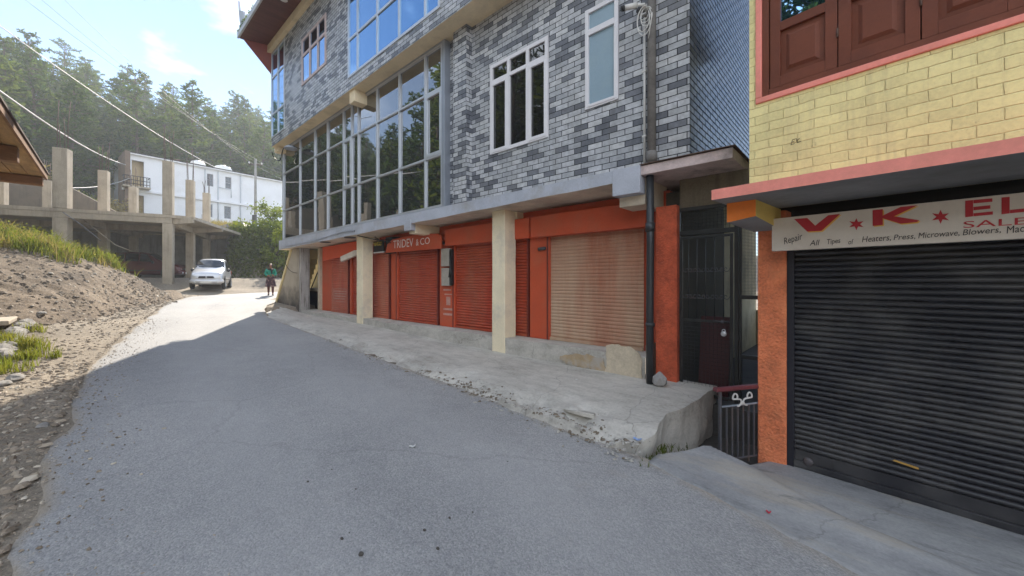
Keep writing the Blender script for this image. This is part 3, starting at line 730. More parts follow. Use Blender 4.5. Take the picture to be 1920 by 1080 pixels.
# ------------------------------------------------------------------ the tiled building
VC, VW, VPIL, VF, VU, VCOL, VS = 5.15, 5.25, 5.10, 5.00, 4.75, 5.29, 5.75
SE = -16.9                                          # far end
SN = GF(1293, VW)                                   # near corner
gb = Thing('tiled_building', 'three storey building in grey checkered brick tiles with big reflective windows and red shuttered shops', 'building', G, (-9.0, 5.3, -1.3))
def fz(a):                                          # under edge of the first floor slab: it dips towards the far end
    return 1.20 + (a - SE) / (SN - SE) * 0.185
# tiled walls -------------------------------------------------------------
winA = (GF(920, VW), GF(1029, VW), 2.425, 4.15)
winB = (GF(1098, VW), GF(1160.5, VW), 2.66, 4.21)
AC0, AC1 = GF(532, VC), GF(836, VC)                 # the glazed bay
mb = MB()
mb.wall(AC1 + 0.02, SN, 1.552, 5.15, VW, 0.09, [winA, winB])
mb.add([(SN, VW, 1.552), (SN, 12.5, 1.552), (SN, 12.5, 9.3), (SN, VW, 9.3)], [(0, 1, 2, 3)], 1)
aU0, aU1 = SE, SN
bigw = (GF(653, VU), GF(826, VU), 5.47, 8.0)
smw = (GF(566, VU), GF(612, VU), 6.42, 7.95)
cow = (SE - 0.0, GF(534, VU), 5.45, 8.72)
mb.wall(aU0 + 0.001, aU1, 5.15, 9.0, VU, 0.1, [bigw, smw, (SE + 0.002, cow[1], cow[2], cow[3])])
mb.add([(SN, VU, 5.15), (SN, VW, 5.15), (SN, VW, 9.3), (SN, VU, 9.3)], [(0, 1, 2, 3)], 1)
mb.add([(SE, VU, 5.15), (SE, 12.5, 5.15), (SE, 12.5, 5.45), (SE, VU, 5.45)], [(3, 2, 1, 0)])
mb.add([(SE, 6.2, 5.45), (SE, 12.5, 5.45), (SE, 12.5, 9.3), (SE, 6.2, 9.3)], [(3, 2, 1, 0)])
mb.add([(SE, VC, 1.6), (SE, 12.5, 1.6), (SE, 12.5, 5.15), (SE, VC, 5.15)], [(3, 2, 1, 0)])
gb.part('wall', mb, [MT['tile'], MT['tile_side']])
mb = MB(); mb.box(SE + 0.15, SN - 0.02, 7.5, 12.4, 1.6, 9.2); mb.box(SE + 0.15, SN - 0.3, 7.5, 8.1, -1.3, 1.598); mb.box(SE + 0.15, SN - 0.02, VW + 0.13, 7.5, 1.6, 5.1); mb.box(SE + 0.15, SN - 0.02, VU + 0.15, 7.5, 5.3, 9.1)
gb.part('core', mb, MT['dark'])
mb = MB()
pl0, pl1 = GF(850, VPIL), GF(874.5, VPIL)
mb.box(pl0, pl1, VPIL, VW - 0.003, 1.553, 5.148)
gb.part('pilaster', mb, MT['tile'])
# overhang soffit and its beam stub
mb = MB(); mb.box(SE + 0.005, SN - 0.003, VU + 0.004, VW + 0.1, 5.143, 5.149)
gb.part('overhang_soffit', mb, MT['soffit_up'])
bsa = GF(655, 4.8)
mb = MB(); mb.box(bsa, bsa + 0.3, 4.8, VC + 0.05, 4.82, 5.142); gb.part('beam_stub', mb, MT['soffit_up'], bevel=0.01)
mb = MB(); mb.box(GF(505, VU) + 0.25, GF(505, VU) + 0.6, 4.85, VC + 0.05, 4.95, 5.142); gb.part('beam_stub', mb, MT['soffit_up'], bevel=0.01)
# slab, fascia, beams -------------------------------------------------------
mb = MB(); b1 = VS + 0.25; ae = GF(1150, VF)
nseg = 24
for i in range(nseg):
    a0 = SE + (ae - SE) * i / nseg; a1 = SE + (ae - SE) * (i + 1) / nseg
    d0, d1 = fz(a0) + 0.006 * math.sin(i * 2.1), fz(a1) + 0.006 * math.sin((i + 1) * 2.1)
    mb.add([(a0, VF, d0), (a1, VF, d1), (a1, VF, 1.55), (a0, VF, 1.55)], [(0, 1, 2, 3)], 0)
    mb.add([(a0, VF, d0), (a1, VF, d1), (a1, b1, d1 + 0.0), (a0, b1, d0)], [(3, 2, 1, 0)], 1)
    mb.add([(a0, VF, 1.55), (a1, VF, 1.55), (a1, VW, 1.55), (a0, VW, 1.55)], [(0, 1, 2, 3)], 0)
mb.add([(SE, VF, fz(SE)), (SE, b1, fz(SE)), (SE, b1, 1.55), (SE, VF, 1.55)], [(3, 2, 1, 0)], 0)
gb.part('slab', mb, [MT['fascia'], MT['soffit']])
be0, be1 = GF(1148, VF - 0.01), GF(1200, VF - 0.01)
mb = MB(); mb.box(be0, be1, VF - 0.012, VF + 0.16, 1.185, 1.556); gb.part('beam_end', mb, MT['fascia'], bevel=0.008)
mb = MB(); mb.box(be0 + 0.02, be1 - 0.0, VF + 0.162, 5.95, 1.05, 1.545); gb.part('cross_beam', mb, MT['soffit'], bevel=0.01)
for px in (770,):
    a1 = GF(px, VF - 0.01)
    mb = MB(); mb.box(a1 - 0.28, a1, VF - 0.012, VF + 0.12, 1.16, 1.40); gb.part('beam_end', mb, MT['fascia'], bevel=0.008)
    mb = MB(); mb.box(a1 - 0.27, a1 - 0.01, VF + 0.122, 6.0, 1.10, 1.36); gb.part('cross_beam', mb, MT['cream'], bevel=0.01)
# concrete hood over the passage gate
rp0, rp1 = GF(1229, 5.42), GF(1269, 5.42)
h0, h1 = GF(1196, VF + 0.02), GF(1374, VF + 0.02)
mb = MB(); mb.box(h0, h1, VF + 0.02, 6.9, 1.42, 1.545, 0)
mb.box(h0 + 0.03, h1 + 0.03, VF - 0.01, 6.85, 1.551, 1.563, 1)
ho = gb.part('gate_hood', mb, [plain('stained_pink_grey_plaster', (0.56, 0.46, 0.44), 0.9, 0.22, 4, 30, 0.5, 0.01, dirt=(0.13, 0.12, 0.11), dirt_amt=0.7), MT['rust']], label='stained concrete hood over the passage gate', bevel=0.01)
mb = MB(); mb.box(rp1 - 0.03, SN + 0.62, 5.62, 5.8, 1.0, 1.415); gb.part('lintel', mb, concrete('damp_brown_lintel', (0.19, 0.16, 0.11), (0.06, 0.05, 0.04)))
# columns -------------------------------------------------------------------
def column(pxl, pxn, ztop, zbot, worn=False):
    a0, a1 = GF(pxl, VCOL), GF(pxn, VCOL)
    mb = MB(); K = 14
    rings = []
    for k in range(K + 1):
        z = zbot + (ztop - zbot) * k / K
        j = lambda q: 0.007 * fbm(z * 3 + q, a0, 1.0, 3)
        rings.append([(a0 + j(1), VCOL + j(2), z), (a1 + j(3), VCOL + j(4), z), (a1 + j(5), VCOL + 0.32, z), (a0 + j(6), VCOL + 0.32, z)])
    vs = [p for r_ in rings for p in r_]; fs = []
    for k in range(K):
        for q in range(4): fs.append((k * 4 + q, k * 4 + (q + 1) % 4, k * 4 + 4 + (q + 1) % 4, k * 4 + 4 + q))
    fs += [(3, 2, 1, 0), tuple(K * 4 + q for q in range(4))]
    mb.add(vs, fs)
    return gb.part('column', mb, MT['column_worn'] if worn else MT['cream'], bevel=0.012, label='scuffed grey column with peeling cream paint' if worn else None)
MT['column_worn'] = plain('peeling_grey_column', (0.40, 0.375, 0.35), 0.9, 0.18, 3, 30, 0.5, 0.006, dirt=(0.12, 0.10, 0.085), dirt_amt=0.85, streak=True, dirt_lo=0.5, dirt_hi=0.62)
column(922.5, 946, fz(-5) - 0.003, -1.40)
column(668.5, 679.5, fz(-10.7) - 0.003, -1.25)
column(556, 564, fz(-15.6) - 0.003, -1.25, True)
for px, wdt in ((946, 0.42), (679.5, 0.42)):        # haunch beams over the columns
    a1 = GF(px, VCOL); mb = MB()
    mb.box(a1 - wdt + 0.04, a1 + 0.02, VCOL + 0.322, 6.0, fz(a1) - 0.16, fz(a1) - 0.002)
    gb.part('beam', mb, MT['cream'])
# plinth ---------------------------------------------------------------------
mb = MB(); pe = GF(1210, VCOL + 0.02)
As = [float(k) for k in np.arange(GF(560, VCOL), pe, 0.06)] + [pe]
top = []
for i, a in enumerate(As):
    z = -1.09 + 0.012 * fbm(a, 1, 2.0, 3); br = 0.05 * sst(0.1, 0.55, fbm(a, 7, 0.8, 3)); top.append((a, z - br * 0.6))
for i in range(len(As) - 1):
    (a0, z0), (a1, z1) = top[i], top[i + 1]
    f0 = VCOL + 0.02 + 0.012 * fbm(a0, 3, 2.5, 3); f1 = VCOL + 0.02 + 0.012 * fbm(a1, 3, 2.5, 3)
    mb.add([(a0, f0, -1.5), (a1, f1, -1.5), (a1, f1, z1), (a0, f0, z0), (a0, VS + 0.1, -1.09), (a1, VS + 0.1, -1.09)], [(0, 1, 2, 3), (3, 2, 5, 4)])
mb.box(pe, pe + 0.003, VCOL + 0.03, VS, -1.5, -0.92)
gb.part('plinth', mb, MT['pave'])
# broken plaster block at the near end of the plinth
mb = MB(); q0, q1 = GF(1046, 5.27), GF(1206, 5.27); qm = GF(1136, 5.27)
def ragged(pts, amp, seed):
    out = []
    for i in range(len(pts)):
        p, q = Vector(pts[i]), Vector(pts[(i + 1) % len(pts)]); n = max(2, int((q - p).length / 0.03))
        for k in range(n):
            c = p.lerp(q, k / n); out.append((c.x + amp * fbm(c.x * 7, c.y * 7, 1.0, 3, seed), c.y + amp * fbm(c.x * 7 + 9, c.y * 7, 1.0, 3, seed)))
    return out
mb = MB(); mb.prism(ragged([(qm - 0.02, -1.44), (q1 - 0.04, -1.44), (q1 - 0.03, -1.12), (q1 - 0.10, -1.03), (q1 - 0.2, -0.97), (qm + 0.1, -0.95), (qm + 0.0, -1.0)], 0.035, 2.0), 5.284, 5.30)
gb.part('plinth_plaster', mb, MT['plaster_patch'], label='rough cream plaster patch at the end of the shop plinth')
mb = MB(); mb.prism(ragged([(q0 + 0.0, -1.34), (qm - 0.03, -1.44), (qm - 0.03, -1.17), (q0 + 0.3, -1.18), (q0 + 0.05, -1.24)], 0.05, 5.0), 5.287, 5.30)
gb.part('plinth_stain', mb, plain('ochre_damp_plaster', (0.40, 0.30, 0.18), 0.9, 0.2, 5, 30, 0.4, 0.006, dirt=(0.40, 0.37, 0.33), dirt_amt=0.85, dirt_lo=0.44, dirt_hi=0.6))
# shop wall ------------------------------------------------------------------
aw0 = GF(598, VS); rp0, rp1 = GF(1229, 5.42), GF(1269, 5.42)
mb = MB(); mb.box(aw0, rp0 + 0.05, VS + 0.06, VS + 0.22, -1.09, 1.34)
gb.part('shop_wall', mb, MT['red_paint'])
mb = MB(); mb.box(rp0 + 0.0, rp1, 5.42, 5.53, -1.46, 1.04); gb.part('shop_pillar', mb, MT['red_rough'], bevel=0.012, label='red spatter plaster pillar beside the gate')
def shutter(px0, px1, zb, zt, mat, b=VS, pitch=0.06, label=None, amp=0.010):
    a0, a1 = GF(px0, b), GF(px1, b)
    mb = MB(); n = int((zt - zb) / pitch); vs = []; fs = []; K = 5
    prof = []
    for i in range(n):
        for k in range(K):
            ph = k / K; prof.append((zb + (i + ph) * pitch, b + 0.012 - amp * 2 * math.sin(PI * ph) ** 0.7))
    prof.append((zb + n * pitch, b + 0.012)); prof.append((zt, b + 0.012))
    C = max(3, int((a1 - a0) / 0.12)); xs_ = [a0 + (a1 - a0) * k / (C - 1) for k in range(C)]
    for z, bb in prof: vs += [(x, bb + 0.007 * fbm(x * 1.3, z * 1.1 + b, 1.6, 3), z) for x in xs_]
    for i in range(len(prof) - 1):
        for k in range(C - 1): fs.append((C * i + k, C * i + k + 1, C * i + C + k + 1, C * i + C + k))
    mb.add(vs, fs, 0, False)
    mb.box(a0, a1, b - 0.03, b + 0.014, zb - 0.055, zb - 0.002)          # bottom rail
    o = gb.part('roller_shutter', mb, mat, label=label)
    return o, a0, a1
MT['shutter_dusty'] = shutter_mat('dust_caked_red_shutter', (0.36, 0.125, 0.068), (0.47, 0.335, 0.225), 0.95, 0.8, 0.30, 0.56, 0.7, (1.6, 1, 0.25))
s1, sa0, sa1 = shutter(622, 655, -1.03, 0.95, MT['shutter_pink'], label='faded red shutter with a white printed notice')
mb = MB()
for k in range(6):
    z = -0.72 + 0.085 * k
    mb.box(sa0 + 0.22, sa1 - 0.22, VS - 0.0155, VS - 0.0145, z, z + (0.02 if k in (0, 5) else 0.035))
mb.box(sa0 + 0.18, sa0 + 0.205, VS - 0.0155, VS - 0.0145, -0.72, -0.27); mb.box(sa1 - 0.205, sa1 - 0.18, VS - 0.0155, VS - 0.0145, -0.72, -0.27)
gb.part('notice_print', mb, MT['print_pale'], parent=s1)
shutter(660, 672, -1.03, 0.95, MT['shutter_red'])
shutter(700, 732, -1.03, 0.86, MT['shutter_pink'], label='faded red shutter with pale dusty streaks')
shutter(747, 823, -1.03, 0.86, MT['shutter_red'], label='brick red shutter under the shop name board')
shutter(854, 925, -1.03, 0.86, MT['shutter_red'], label='brick red shutter beside the meter box')
shutter(966, 992.5, -1.03, 0.86, MT['shutter_red'])
shutter(1031, 1207, -1.03, 0.80, MT['shutter_dusty'], amp=0.005, label='wide shutter caked in pale dust')
for p0, p1 in ((656, 659), (733.5, 745.5), (824.5, 852), (993.5, 1029.5)):
    mb = MB(); mb.box(GF(p0, VS - 0.05), GF(p1, VS - 0.05), VS - 0.05, VS + 0.059, -1.088, 0.95)
    gb.part('shutter_post', mb, MT['red_paint'], bevel=0.006)
rail_m = plain('dark_red_guide_rail', (0.16, 0.03, 0.02), 0.5, 0.2)         # guide rails
for p in (655.6, 732.6, 746.2, 823.6, 853, 992.9, 1030.2):
    mb = MB(); a = GF(p, VS); mb.box(a - 0.025, a + 0.012, VS - 0.055, VS + 0.0, -1.087, 0.88)
    gb.part('guide_rail', mb, rail_m)
# a white wall plug and rolled cloth on the post, the roll of notices
pk_a = GF(1015, VS - 0.08); mb = MB(); mb.tube([(pk_a - 0.06, VS - 0.085, GZ(1015, 467, VS - 0.08)), (pk_a + 0.09, VS - 0.075, GZ(1015, 467, VS - 0.08) + 0.01)], [0.035, 0.03], 10)
gb.part('shutter_bracket', mb, MT['grey_metal'])
# red boards above the shutters
VB = 5.58
for p0, p1, z0, z1 in ((834, 991, 0.80, 1.19), (994.5, 1211, 0.80, 1.19)):
    mb = MB(); mb.box(GF(p0, VB), GF(p1, VB), VB, VS + 0.055, z0, z1); gb.part('shop_board', mb, MT['red_paint'], bevel=0.008)
mb = MB(); mb.prism([(GF(605, VB), 0.70), (GF(657, VB), 0.80), (GF(668, VB), 0.84), (GF(668, VB), 1.22), (GF(605, VB), 1.17)], VB, VB + 0.06)
gb.part('shop_board', mb, plain('bright_red_board', (0.62, 0.085, 0.025), 0.6, 0.08, 2, 30, 0.05), bevel=0.006)
mb = MB(); p0, p1 = GF(829, VS - 0.056), GF(851, VS - 0.056)
for (f0, f1, z0, z1) in ((0.1, 0.75, -0.24, -0.20), (0.2, 0.85, -0.34, -0.31), (0.35, 0.7, -0.58, -0.38), (0.1, 0.9, -0.70, -0.65), (0.1, 0.85, -0.82, -0.77)):
    mb.box(p0 + (p1 - p0) * f0, p0 + (p1 - p0) * f1, VS - 0.0535, VS - 0.0525, z0, z1)
gb.part('poster_print', mb, MT['print_pale'])
# the yellow end bay: counter and opening
y0, y1 = GF(582, 6.3), GF(612, 6.3)
mb = MB(); mb.box(GF(560, 6.5) - 0.6, aw0 - 0.002, 6.5, 6.6, -1.09, 1.2, 0); mb.box(aw0 - 0.5, aw0 - 0.003, VS + 0.45, 6.5, -1.09, 1.2, 0)
gb.part('bay_wall', mb, MT['cream_yellow'])
mb = MB(); mb.box(GF(572, 5.95), aw0 - 0.03, 5.95, 6.3, -0.42, -0.30); gb.part('counter_top', mb, MT['plaster_patch'], bevel=0.008)
mb = MB(); mb.box(GF(570, 5.99), aw0 - 0.03, 5.99, 6.28, -1.088, -0.422); gb.part('counter_front', mb, MT['dark'])
mb = MB(); mb.box(aw0 - 0.003, aw0 + 0.16, VS - 0.04, VS + 0.06, -1.088, 1.2); gb.part('brick_jamb', mb, MT['plaster_patch'])
mb = MB(); mb.tube([(GF(584, 5.9), 5.9, -0.28), (GF(604, 5.9), 5.9, 0.72)], 0.022, 6); gb.part('brace_rod', mb, MT['black_metal'])

# windows --------------------------------------------------------------------
def glazing(name, b, a0, a1, z0, z1, mull, trans, fw, mat, glass, depth=0.05, inset=0.03, extra=None, parent_label=None, th=None):
    """frame bars at the given mullions and transoms, one pane mesh per opening"""
    mb = MB(); th = th or fw
    A = [a0] + list(mull) + [a1]; Z = [z0] + list(trans) + [z1]
    for i, a in enumerate(A):
        l = a if i == 0 else (a - fw / 2 if i < len(A) - 1 else a - fw)
        mb.box(l, l + fw, b - inset, b + depth, z0, z1)
    for j, z in enumerate(Z):
        l = z if j == 0 else (z - th / 2 if j < len(Z) - 1 else z - th)
        for i in range(len(A) - 1):
            e0 = A[i] + (fw if i == 0 else fw / 2) + 0.0005; e1 = A[i + 1] - (fw if i == len(A) - 2 else fw / 2) - 0.0005
            mb.box(e0, e1, b - inset + 0.004, b + depth, l, l + th)
    f = gb.part(name, mb, mat, label=parent_label)
    for i in range(len(A) - 1):
        for j in range(len(Z) - 1):
            e0, e1, g0, g1 = A[i] + fw * 0.4, A[i + 1] - fw * 0.4, Z[j] + th * 0.4, Z[j + 1] - th * 0.4
            t1, t2 = rng.uniform(-0.004, 0.004), rng.uniform(-0.004, 0.004)
            pm = MB(); pb = b + 0.008
            pm.add([(e0, pb + t1 + t2, g0), (e1, pb - t1 + t2, g0), (e1, pb - t1 - t2, g1), (e0, pb + t1 - t2, g1)], [(0, 1, 2, 3)])
            gb.part('pane', pm, glass if not callable(glass) else glass(i, j), parent=f)
            if extra and (i, j) in extra:
                sm = MB(); q = extra[(i, j)]
                sm.box(e0, e0 + q, b - inset - 0.006, b + 0.004, g0, g1); sm.box(e1 - q, e1, b - inset - 0.006, b + 0.004, g0, g1)
                sm.box(e0 + q, e1 - q, b - inset - 0.006, b + 0.004, g0, g0 + q); sm.box(e0 + q, e1 - q, b - inset - 0.006, b + 0.004, g1 - q, g1)
                gb.part('sash', sm, mat, parent=f, bevel=0.003)
    return f
mull = [GF(p, VC) for p in (563, 591, 615, 645, 660.5, 673, 708, 750, 798.5)]
glazing('glazed_bay', VC, AC0, AC1 - 0.09, 1.60, 5.11, mull, [2.73, 4.17], 0.044, MT['alu'], MT['glass'], depth=0.06, inset=0.035,
        extra={(4, 1): 0.07, (9, 1): 0.075}, parent_label='tall aluminium glazed bay reflecting the wooded hillside')
mb = MB(); mb.box(AC1 - 0.088, AC1 + 0.02, VC - 0.05, VW + 0.05, 1.56, 5.14); mb.box(AC0 - 0.03, AC0 - 0.002, VC - 0.04, VW, 1.56, 5.14)
mb.box(AC0, AC1 - 0.09, VC - 0.045, VC + 0.05, 1.552, 1.598); mb.box(AC0, AC1 - 0.09, VC - 0.045, VC + 0.05, 5.112, 5.142)
gb.part('bay_surround', mb, MT['alu_dark'], bevel=0.004)
wa, wb_ = winA[0], winA[1]
glazing('window', VW, winA[0] + 0.004, winA[1] - 0.004, winA[2] + 0.004, winA[3] - 0.004, [GF(954.5, VW), GF(990, VW)], [3.81], 0.065, MT['pvc'], MT['glass_dark'],
        depth=0.06, inset=0.025, extra={(0, 0): 0.055, (2, 0): 0.055}, parent_label='white three bay window with dark panes')
glazing('window', VW, winB[0] + 0.004, winB[1] - 0.004, winB[2] + 0.004, winB[3] - 0.004, [], [3.86], 0.06, MT['pvc'], MT['glass_frost'],
        depth=0.06, inset=0.025, extra={(0, 0): 0.04}, parent_label='white window with frosted blue pane')
glazing('window', VU, bigw[0] + 0.004, bigw[1] - 0.004, bigw[2] + 0.004, bigw[3] - 0.004, [GF(p, VU) for p in (671, 708, 749, 798)], [6.5], 0.06, MT['alu'], MT['glass_up'],
        depth=0.07, inset=0.02, parent_label='wide blue mirror glass window on the upper floor')
glazing('window', VU, smw[0] + 0.004, smw[1] - 0.004, smw[2] + 0.004, smw[3] - 0.004, [GF(581.5, VU), GF(596.5, VU)], [7.38], 0.085, MT['pvc_brown'], MT['glass_up'],
        depth=0.07, inset=0.02, parent_label='small pinkish framed window beside the eave')
glazing('window', VU, SE + 0.01, cow[1] - 0.004, cow[2] + 0.004, cow[3] - 0.004, [GF(521.5, VU)], [6.35, 7.75], 0.06, MT['alu'], MT['glass_up'],
        depth=0.07, inset=0.02, parent_label='corner window at the far end of the upper floor')
mb = MB(); mb.add([(SE + 0.012, VU + 0.07, 5.46), (SE + 0.012, 6.2, 5.46), (SE + 0.012, 6.2, 8.72), (SE + 0.012, VU + 0.07, 8.72)], [(3, 2, 1, 0)])
gb.part('end_pane', mb, MT['glass_up'])
# eave -----------------------------------------------------------------------
ZE = 9.02; AE = -17.2; BE = 3.77
mb = MB(); mb.box(SE - 0.12, SN + 0.3, VU - 0.14, VU + 0.12, 8.76, ZE - 0.002); gb.part('wall_plate', mb, MT['soffit_up'], bevel=0.01)
mb = MB(); mb.box(AE, SN + 0.3, BE, VU + 0.3, ZE, ZE + 0.05); ev = gb.part('eave', mb, MT['wood_soffit'])
mb = MB(); mb.box(AE - 0.02, SN + 0.3, BE - 0.06, BE - 0.002, ZE - 0.02, ZE + 0.17); gb.part('gutter', mb, MT['gutter'], bevel=0.006)
mb = MB()                                                                  # end board, dropping towards the back
mb.add([(AE, BE + 0.15, ZE - 0.01), (AE + 0.03, 5.6, 7.25), (AE + 0.03, 5.6, 7.65), (AE, BE + 0.15, ZE + 0.14)], [(0, 1, 2, 3)])
mb.add([(AE + 0.1, BE + 0.15, ZE - 0.01), (AE + 0.13, 5.6, 7.25), (AE + 0.13, 5.6, 7.65), (AE + 0.1, BE + 0.15, ZE + 0.14)], [(3, 2, 1, 0)])
mb.add([(AE, BE + 0.15, ZE - 0.01), (AE + 0.1, BE + 0.15, ZE - 0.01), (AE + 0.13, 5.6, 7.25), (AE + 0.03, 5.6, 7.25)], [(0, 1, 2, 3)])
mb.add([(AE + 0.1, BE + 0.16, ZE - 0.01), (AE + 0.13, 5.55, 7.3), (SE + 0.0, 5.55, 7.9), (SE + 0.0, VU - 0.16, ZE - 0.004)], [(0, 1, 2, 3), (3, 2, 1, 0)])
gb.part('barge_board', mb, MT['roof_red'])
mb = MB()
mb.add([(AE, BE, ZE + 0.18), (SN + 0.3, BE, ZE + 0.18), (SN + 0.3, 8.5, 11.2), (AE, 8.5, 11.2), (AE, 12.8, 9.2), (SN + 0.3, 12.8, 9.2)], [(0, 1, 2, 3), (3, 2, 5, 4)])
mb.add([(AE + 0.05, BE + 0.06, ZE + 0.06), (AE + 0.05, 12.7, 9.1), (AE + 0.05, 8.5, 11.15)], [(0, 1, 2), (2, 1, 0)])
gb.part('roof', mb, MT['roof_red'])
mb = MB()                                                                  # upturned finial at the roof corner
ta, tb = AE + 0.02, BE + 0.02
mb.prism([(ta + 0.35, ZE + 0.17), (ta - 0.06, ZE + 0.62), (ta - 0.30, ZE + 1.55), (ta - 0.12, ZE + 1.1), (ta + 0.45, ZE + 0.8), (ta + 0.75, ZE + 0.19)], tb, tb + 0.06)
gb.part('roof_finial', mb, [MT['gutter']])
mb = MB(); dl = GF(527, 4.25); mb.lathe([(0.0, ZE - 0.012), (0.10, ZE - 0.012), (0.115, ZE - 0.002)], (dl + 0.35, 4.22, 0), 20); gb.part('downlight', mb, MT['white_plastic'])

# outdoor staircase at the far end --------------------------------------------
stt = Thing('outdoor_staircase', 'steep yellow edged concrete staircase against the far end of the tiled building', 'staircase', G, (-17.0, 5.4, -1.0))
prof = [(GF(517, 5.2), -1.05)]
t0, t1 = (GF(516, 5.2), -0.98), (GF(546, 5.2), 1.19)
mb = MB(); mb.prism([(t0[0], -1.2), (t0[0], t0[1]), (t1[0], t1[1]), (GF(556, 5.2) - 0.005, t1[1]), (GF(556, 5.2) - 0.005, -1.3)], 5.2, 5.32)
def stair_mat():
    m, t, bs = _new('soot_stained_stair_plaster')
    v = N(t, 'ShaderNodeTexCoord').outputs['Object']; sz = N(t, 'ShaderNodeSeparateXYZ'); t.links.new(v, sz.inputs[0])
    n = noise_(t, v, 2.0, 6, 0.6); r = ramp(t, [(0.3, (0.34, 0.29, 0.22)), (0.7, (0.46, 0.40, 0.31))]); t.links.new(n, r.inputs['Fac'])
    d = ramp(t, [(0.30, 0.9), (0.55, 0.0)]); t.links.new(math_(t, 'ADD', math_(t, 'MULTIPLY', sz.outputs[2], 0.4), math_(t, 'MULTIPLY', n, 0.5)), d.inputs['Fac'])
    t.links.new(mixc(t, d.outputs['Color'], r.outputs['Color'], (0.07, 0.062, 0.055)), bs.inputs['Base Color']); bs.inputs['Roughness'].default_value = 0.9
    bump_(t, bs, n, 0.2, 0.005)
    return m
stt.part('side_wall', mb, stair_mat())
mb = MB(); n = 11
for k in range(n):                       # treads
    f0, f1 = k / n, (k + 1) / n
    a0 = t0[0] + (t1[0] - t0[0]) * f0; a1 = t0[0] + (t1[0] - t0[0]) * f1; z = t0[1] + (t1[1] - t0[1]) * f1
    mb.box(a0, a1 + (0.3 if k == n - 1 else 0.04), 5.322, 6.2, z - 0.35, z)
stt.part('step', mb, MT['cream_yellow'])
mb = MB(); dx, dz = 0.16, 0.0
mb.prism([(t0[0] - 0.02, t0[1] - 0.1), (t0[0] + 0.13, t0[1] - 0.1), (t1[0] + 0.13, t1[1] - 0.02), (t1[0] - 0.02, t1[1] - 0.02)], 5.15, 5.198)
stt.part('edge_band', mb, MT['cream_yellow'], bevel=0.006)
# ------------------------------------------------------------------ the yellow shop
yb = Thing('yellow_shop', 'yellow painted brick shop with salmon ledge, brown window shutters and a black roller shutter', 'shop', Y, (1.0, 4.5, -1.8))
YP = lambda px, b: Y.ap(px, b)
YZ = lambda px, py, b: Y.zp(px, py, b)
BWL, BPI, BSH, BLE = 4.40, 4.47, 4.53, 3.54
aL = YP(1405, BWL); aR = 9.0
wz0 = 1.775; wl = YP(1417, BWL)
mb = MB(); mb.wall(aL, aR, 0.70, 5.9, BWL, 0.12, [(wl, 4.2, wz0, 3.6)])
mb.add([(aL, BWL, 0.70), (aL, 11, 0.70), (aL, 11, 5.9), (aL, BWL, 5.9)], [(3, 2, 1, 0)])
yb.part('wall', mb, MT['yellow_brick'])
mb = MB(); pil0, pil1 = YP(1420, BPI), YP(1474, BPI)
mb.box(pil0, pil1, BPI, 4.9, -2.3, 0.69); yb.part('pillar', mb, MT['orange_rough'], bevel=0.015)
mb = MB(); mb.box(pil1, aR, BSH + 0.1, 4.9, -2.3, 0.69); mb.box(aL + 0.1, aR, 4.9, 11, -2.3, 5.8); yb.part('core', mb, MT['dark'])
mb = MB(); mb.box(pil0, pil0 + 0.02, 4.902, 11, -2.3, 0.69); yb.part('side_wall', mb, MT['concrete'])
# ledge
l0 = YP(1334, BLE); mb = MB()
n = 60; vs = []; fs = []
for i in range(n + 1):
    a = l0 + (aR - l0) * (i / n) ** 1.6; j = 0.006 * fbm(a, 1, 4, 3); k = 0.006 * fbm(a, 5, 6, 3)
    vs += [(a, BLE + k, 0.71), (a, BLE + 0.006 * fbm(a, 9, 5, 3), 0.797 + j), (a, BWL - 0.003, 0.84 + j), (a, BWL - 0.003, 0.70)]
for i in range(n):
    o = i * 4
    fs += [(o, o + 4, o + 5, o + 1), (o + 1, o + 5, o + 6, o + 2)]
mb.add(vs, fs, 0); mb.add(vs, [(i * 4 + 3, i * 4 + 7, i * 4 + 4, i * 4) for i in range(n)], 1); mb.add(vs[:4], [(0, 1, 2, 3)], 0)
yb.part('ledge', mb, [MT['pink'], MT['ledge_under']])
mb = MB(); b0_, b1_ = YP(1363, 3.78), YP(1417, 3.78)
mb.add([(b0_, 3.78, 0.53), (b1_, 3.78, 0.56), (b1_, 3.78, 0.705), (b0_, 3.78, 0.705)], [(0, 1, 2, 3)], 0)
mb.add([(b1_, 3.78, 0.56), (b1_, 4.46, 0.50), (b1_, 4.46, 0.698), (b1_, 3.78, 0.705)], [(0, 1, 2, 3)], 1)
mb.add([(b0_, 3.78, 0.53), (b0_, 4.46, 0.50), (b0_, 4.46, 0.698), (b0_, 3.78, 0.705)], [(3, 2, 1, 0)], 1)
mb.add([(b0_, 3.78, 0.53), (b1_, 3.78, 0.56), (b1_, 4.46, 0.50), (b0_, 4.46, 0.50)], [(3, 2, 1, 0)], 2)
yb.part('beam_end', mb, [MT['orange'], MT['yellow'], MT['ledge_under']])
mb = MB(); k0 = YP(1483, BWL); kz = YZ(1483, 272, BWL)                    # a pencilled scrawl on the wall
for (p, q) in (((0, 0), (0.012, 0.045)), ((0, 0), (0.03, 0.006)), ((0.006, 0.024), (0.028, 0.03)), ((0.012, 0.045), (0.04, 0.05)), ((0.045, 0.05), (0.05, 0.008)), ((0.05, 0.008), (0.08, 0.014)), ((0.048, 0.03), (0.07, 0.045))):
    mb.tube([(k0 + p[0], BWL - 0.002, kz + p[1]), (k0 + q[0], BWL - 0.002, kz + q[1])], 0.0022, 4)
yb.part('scribble', mb, MT['sign_ink'])
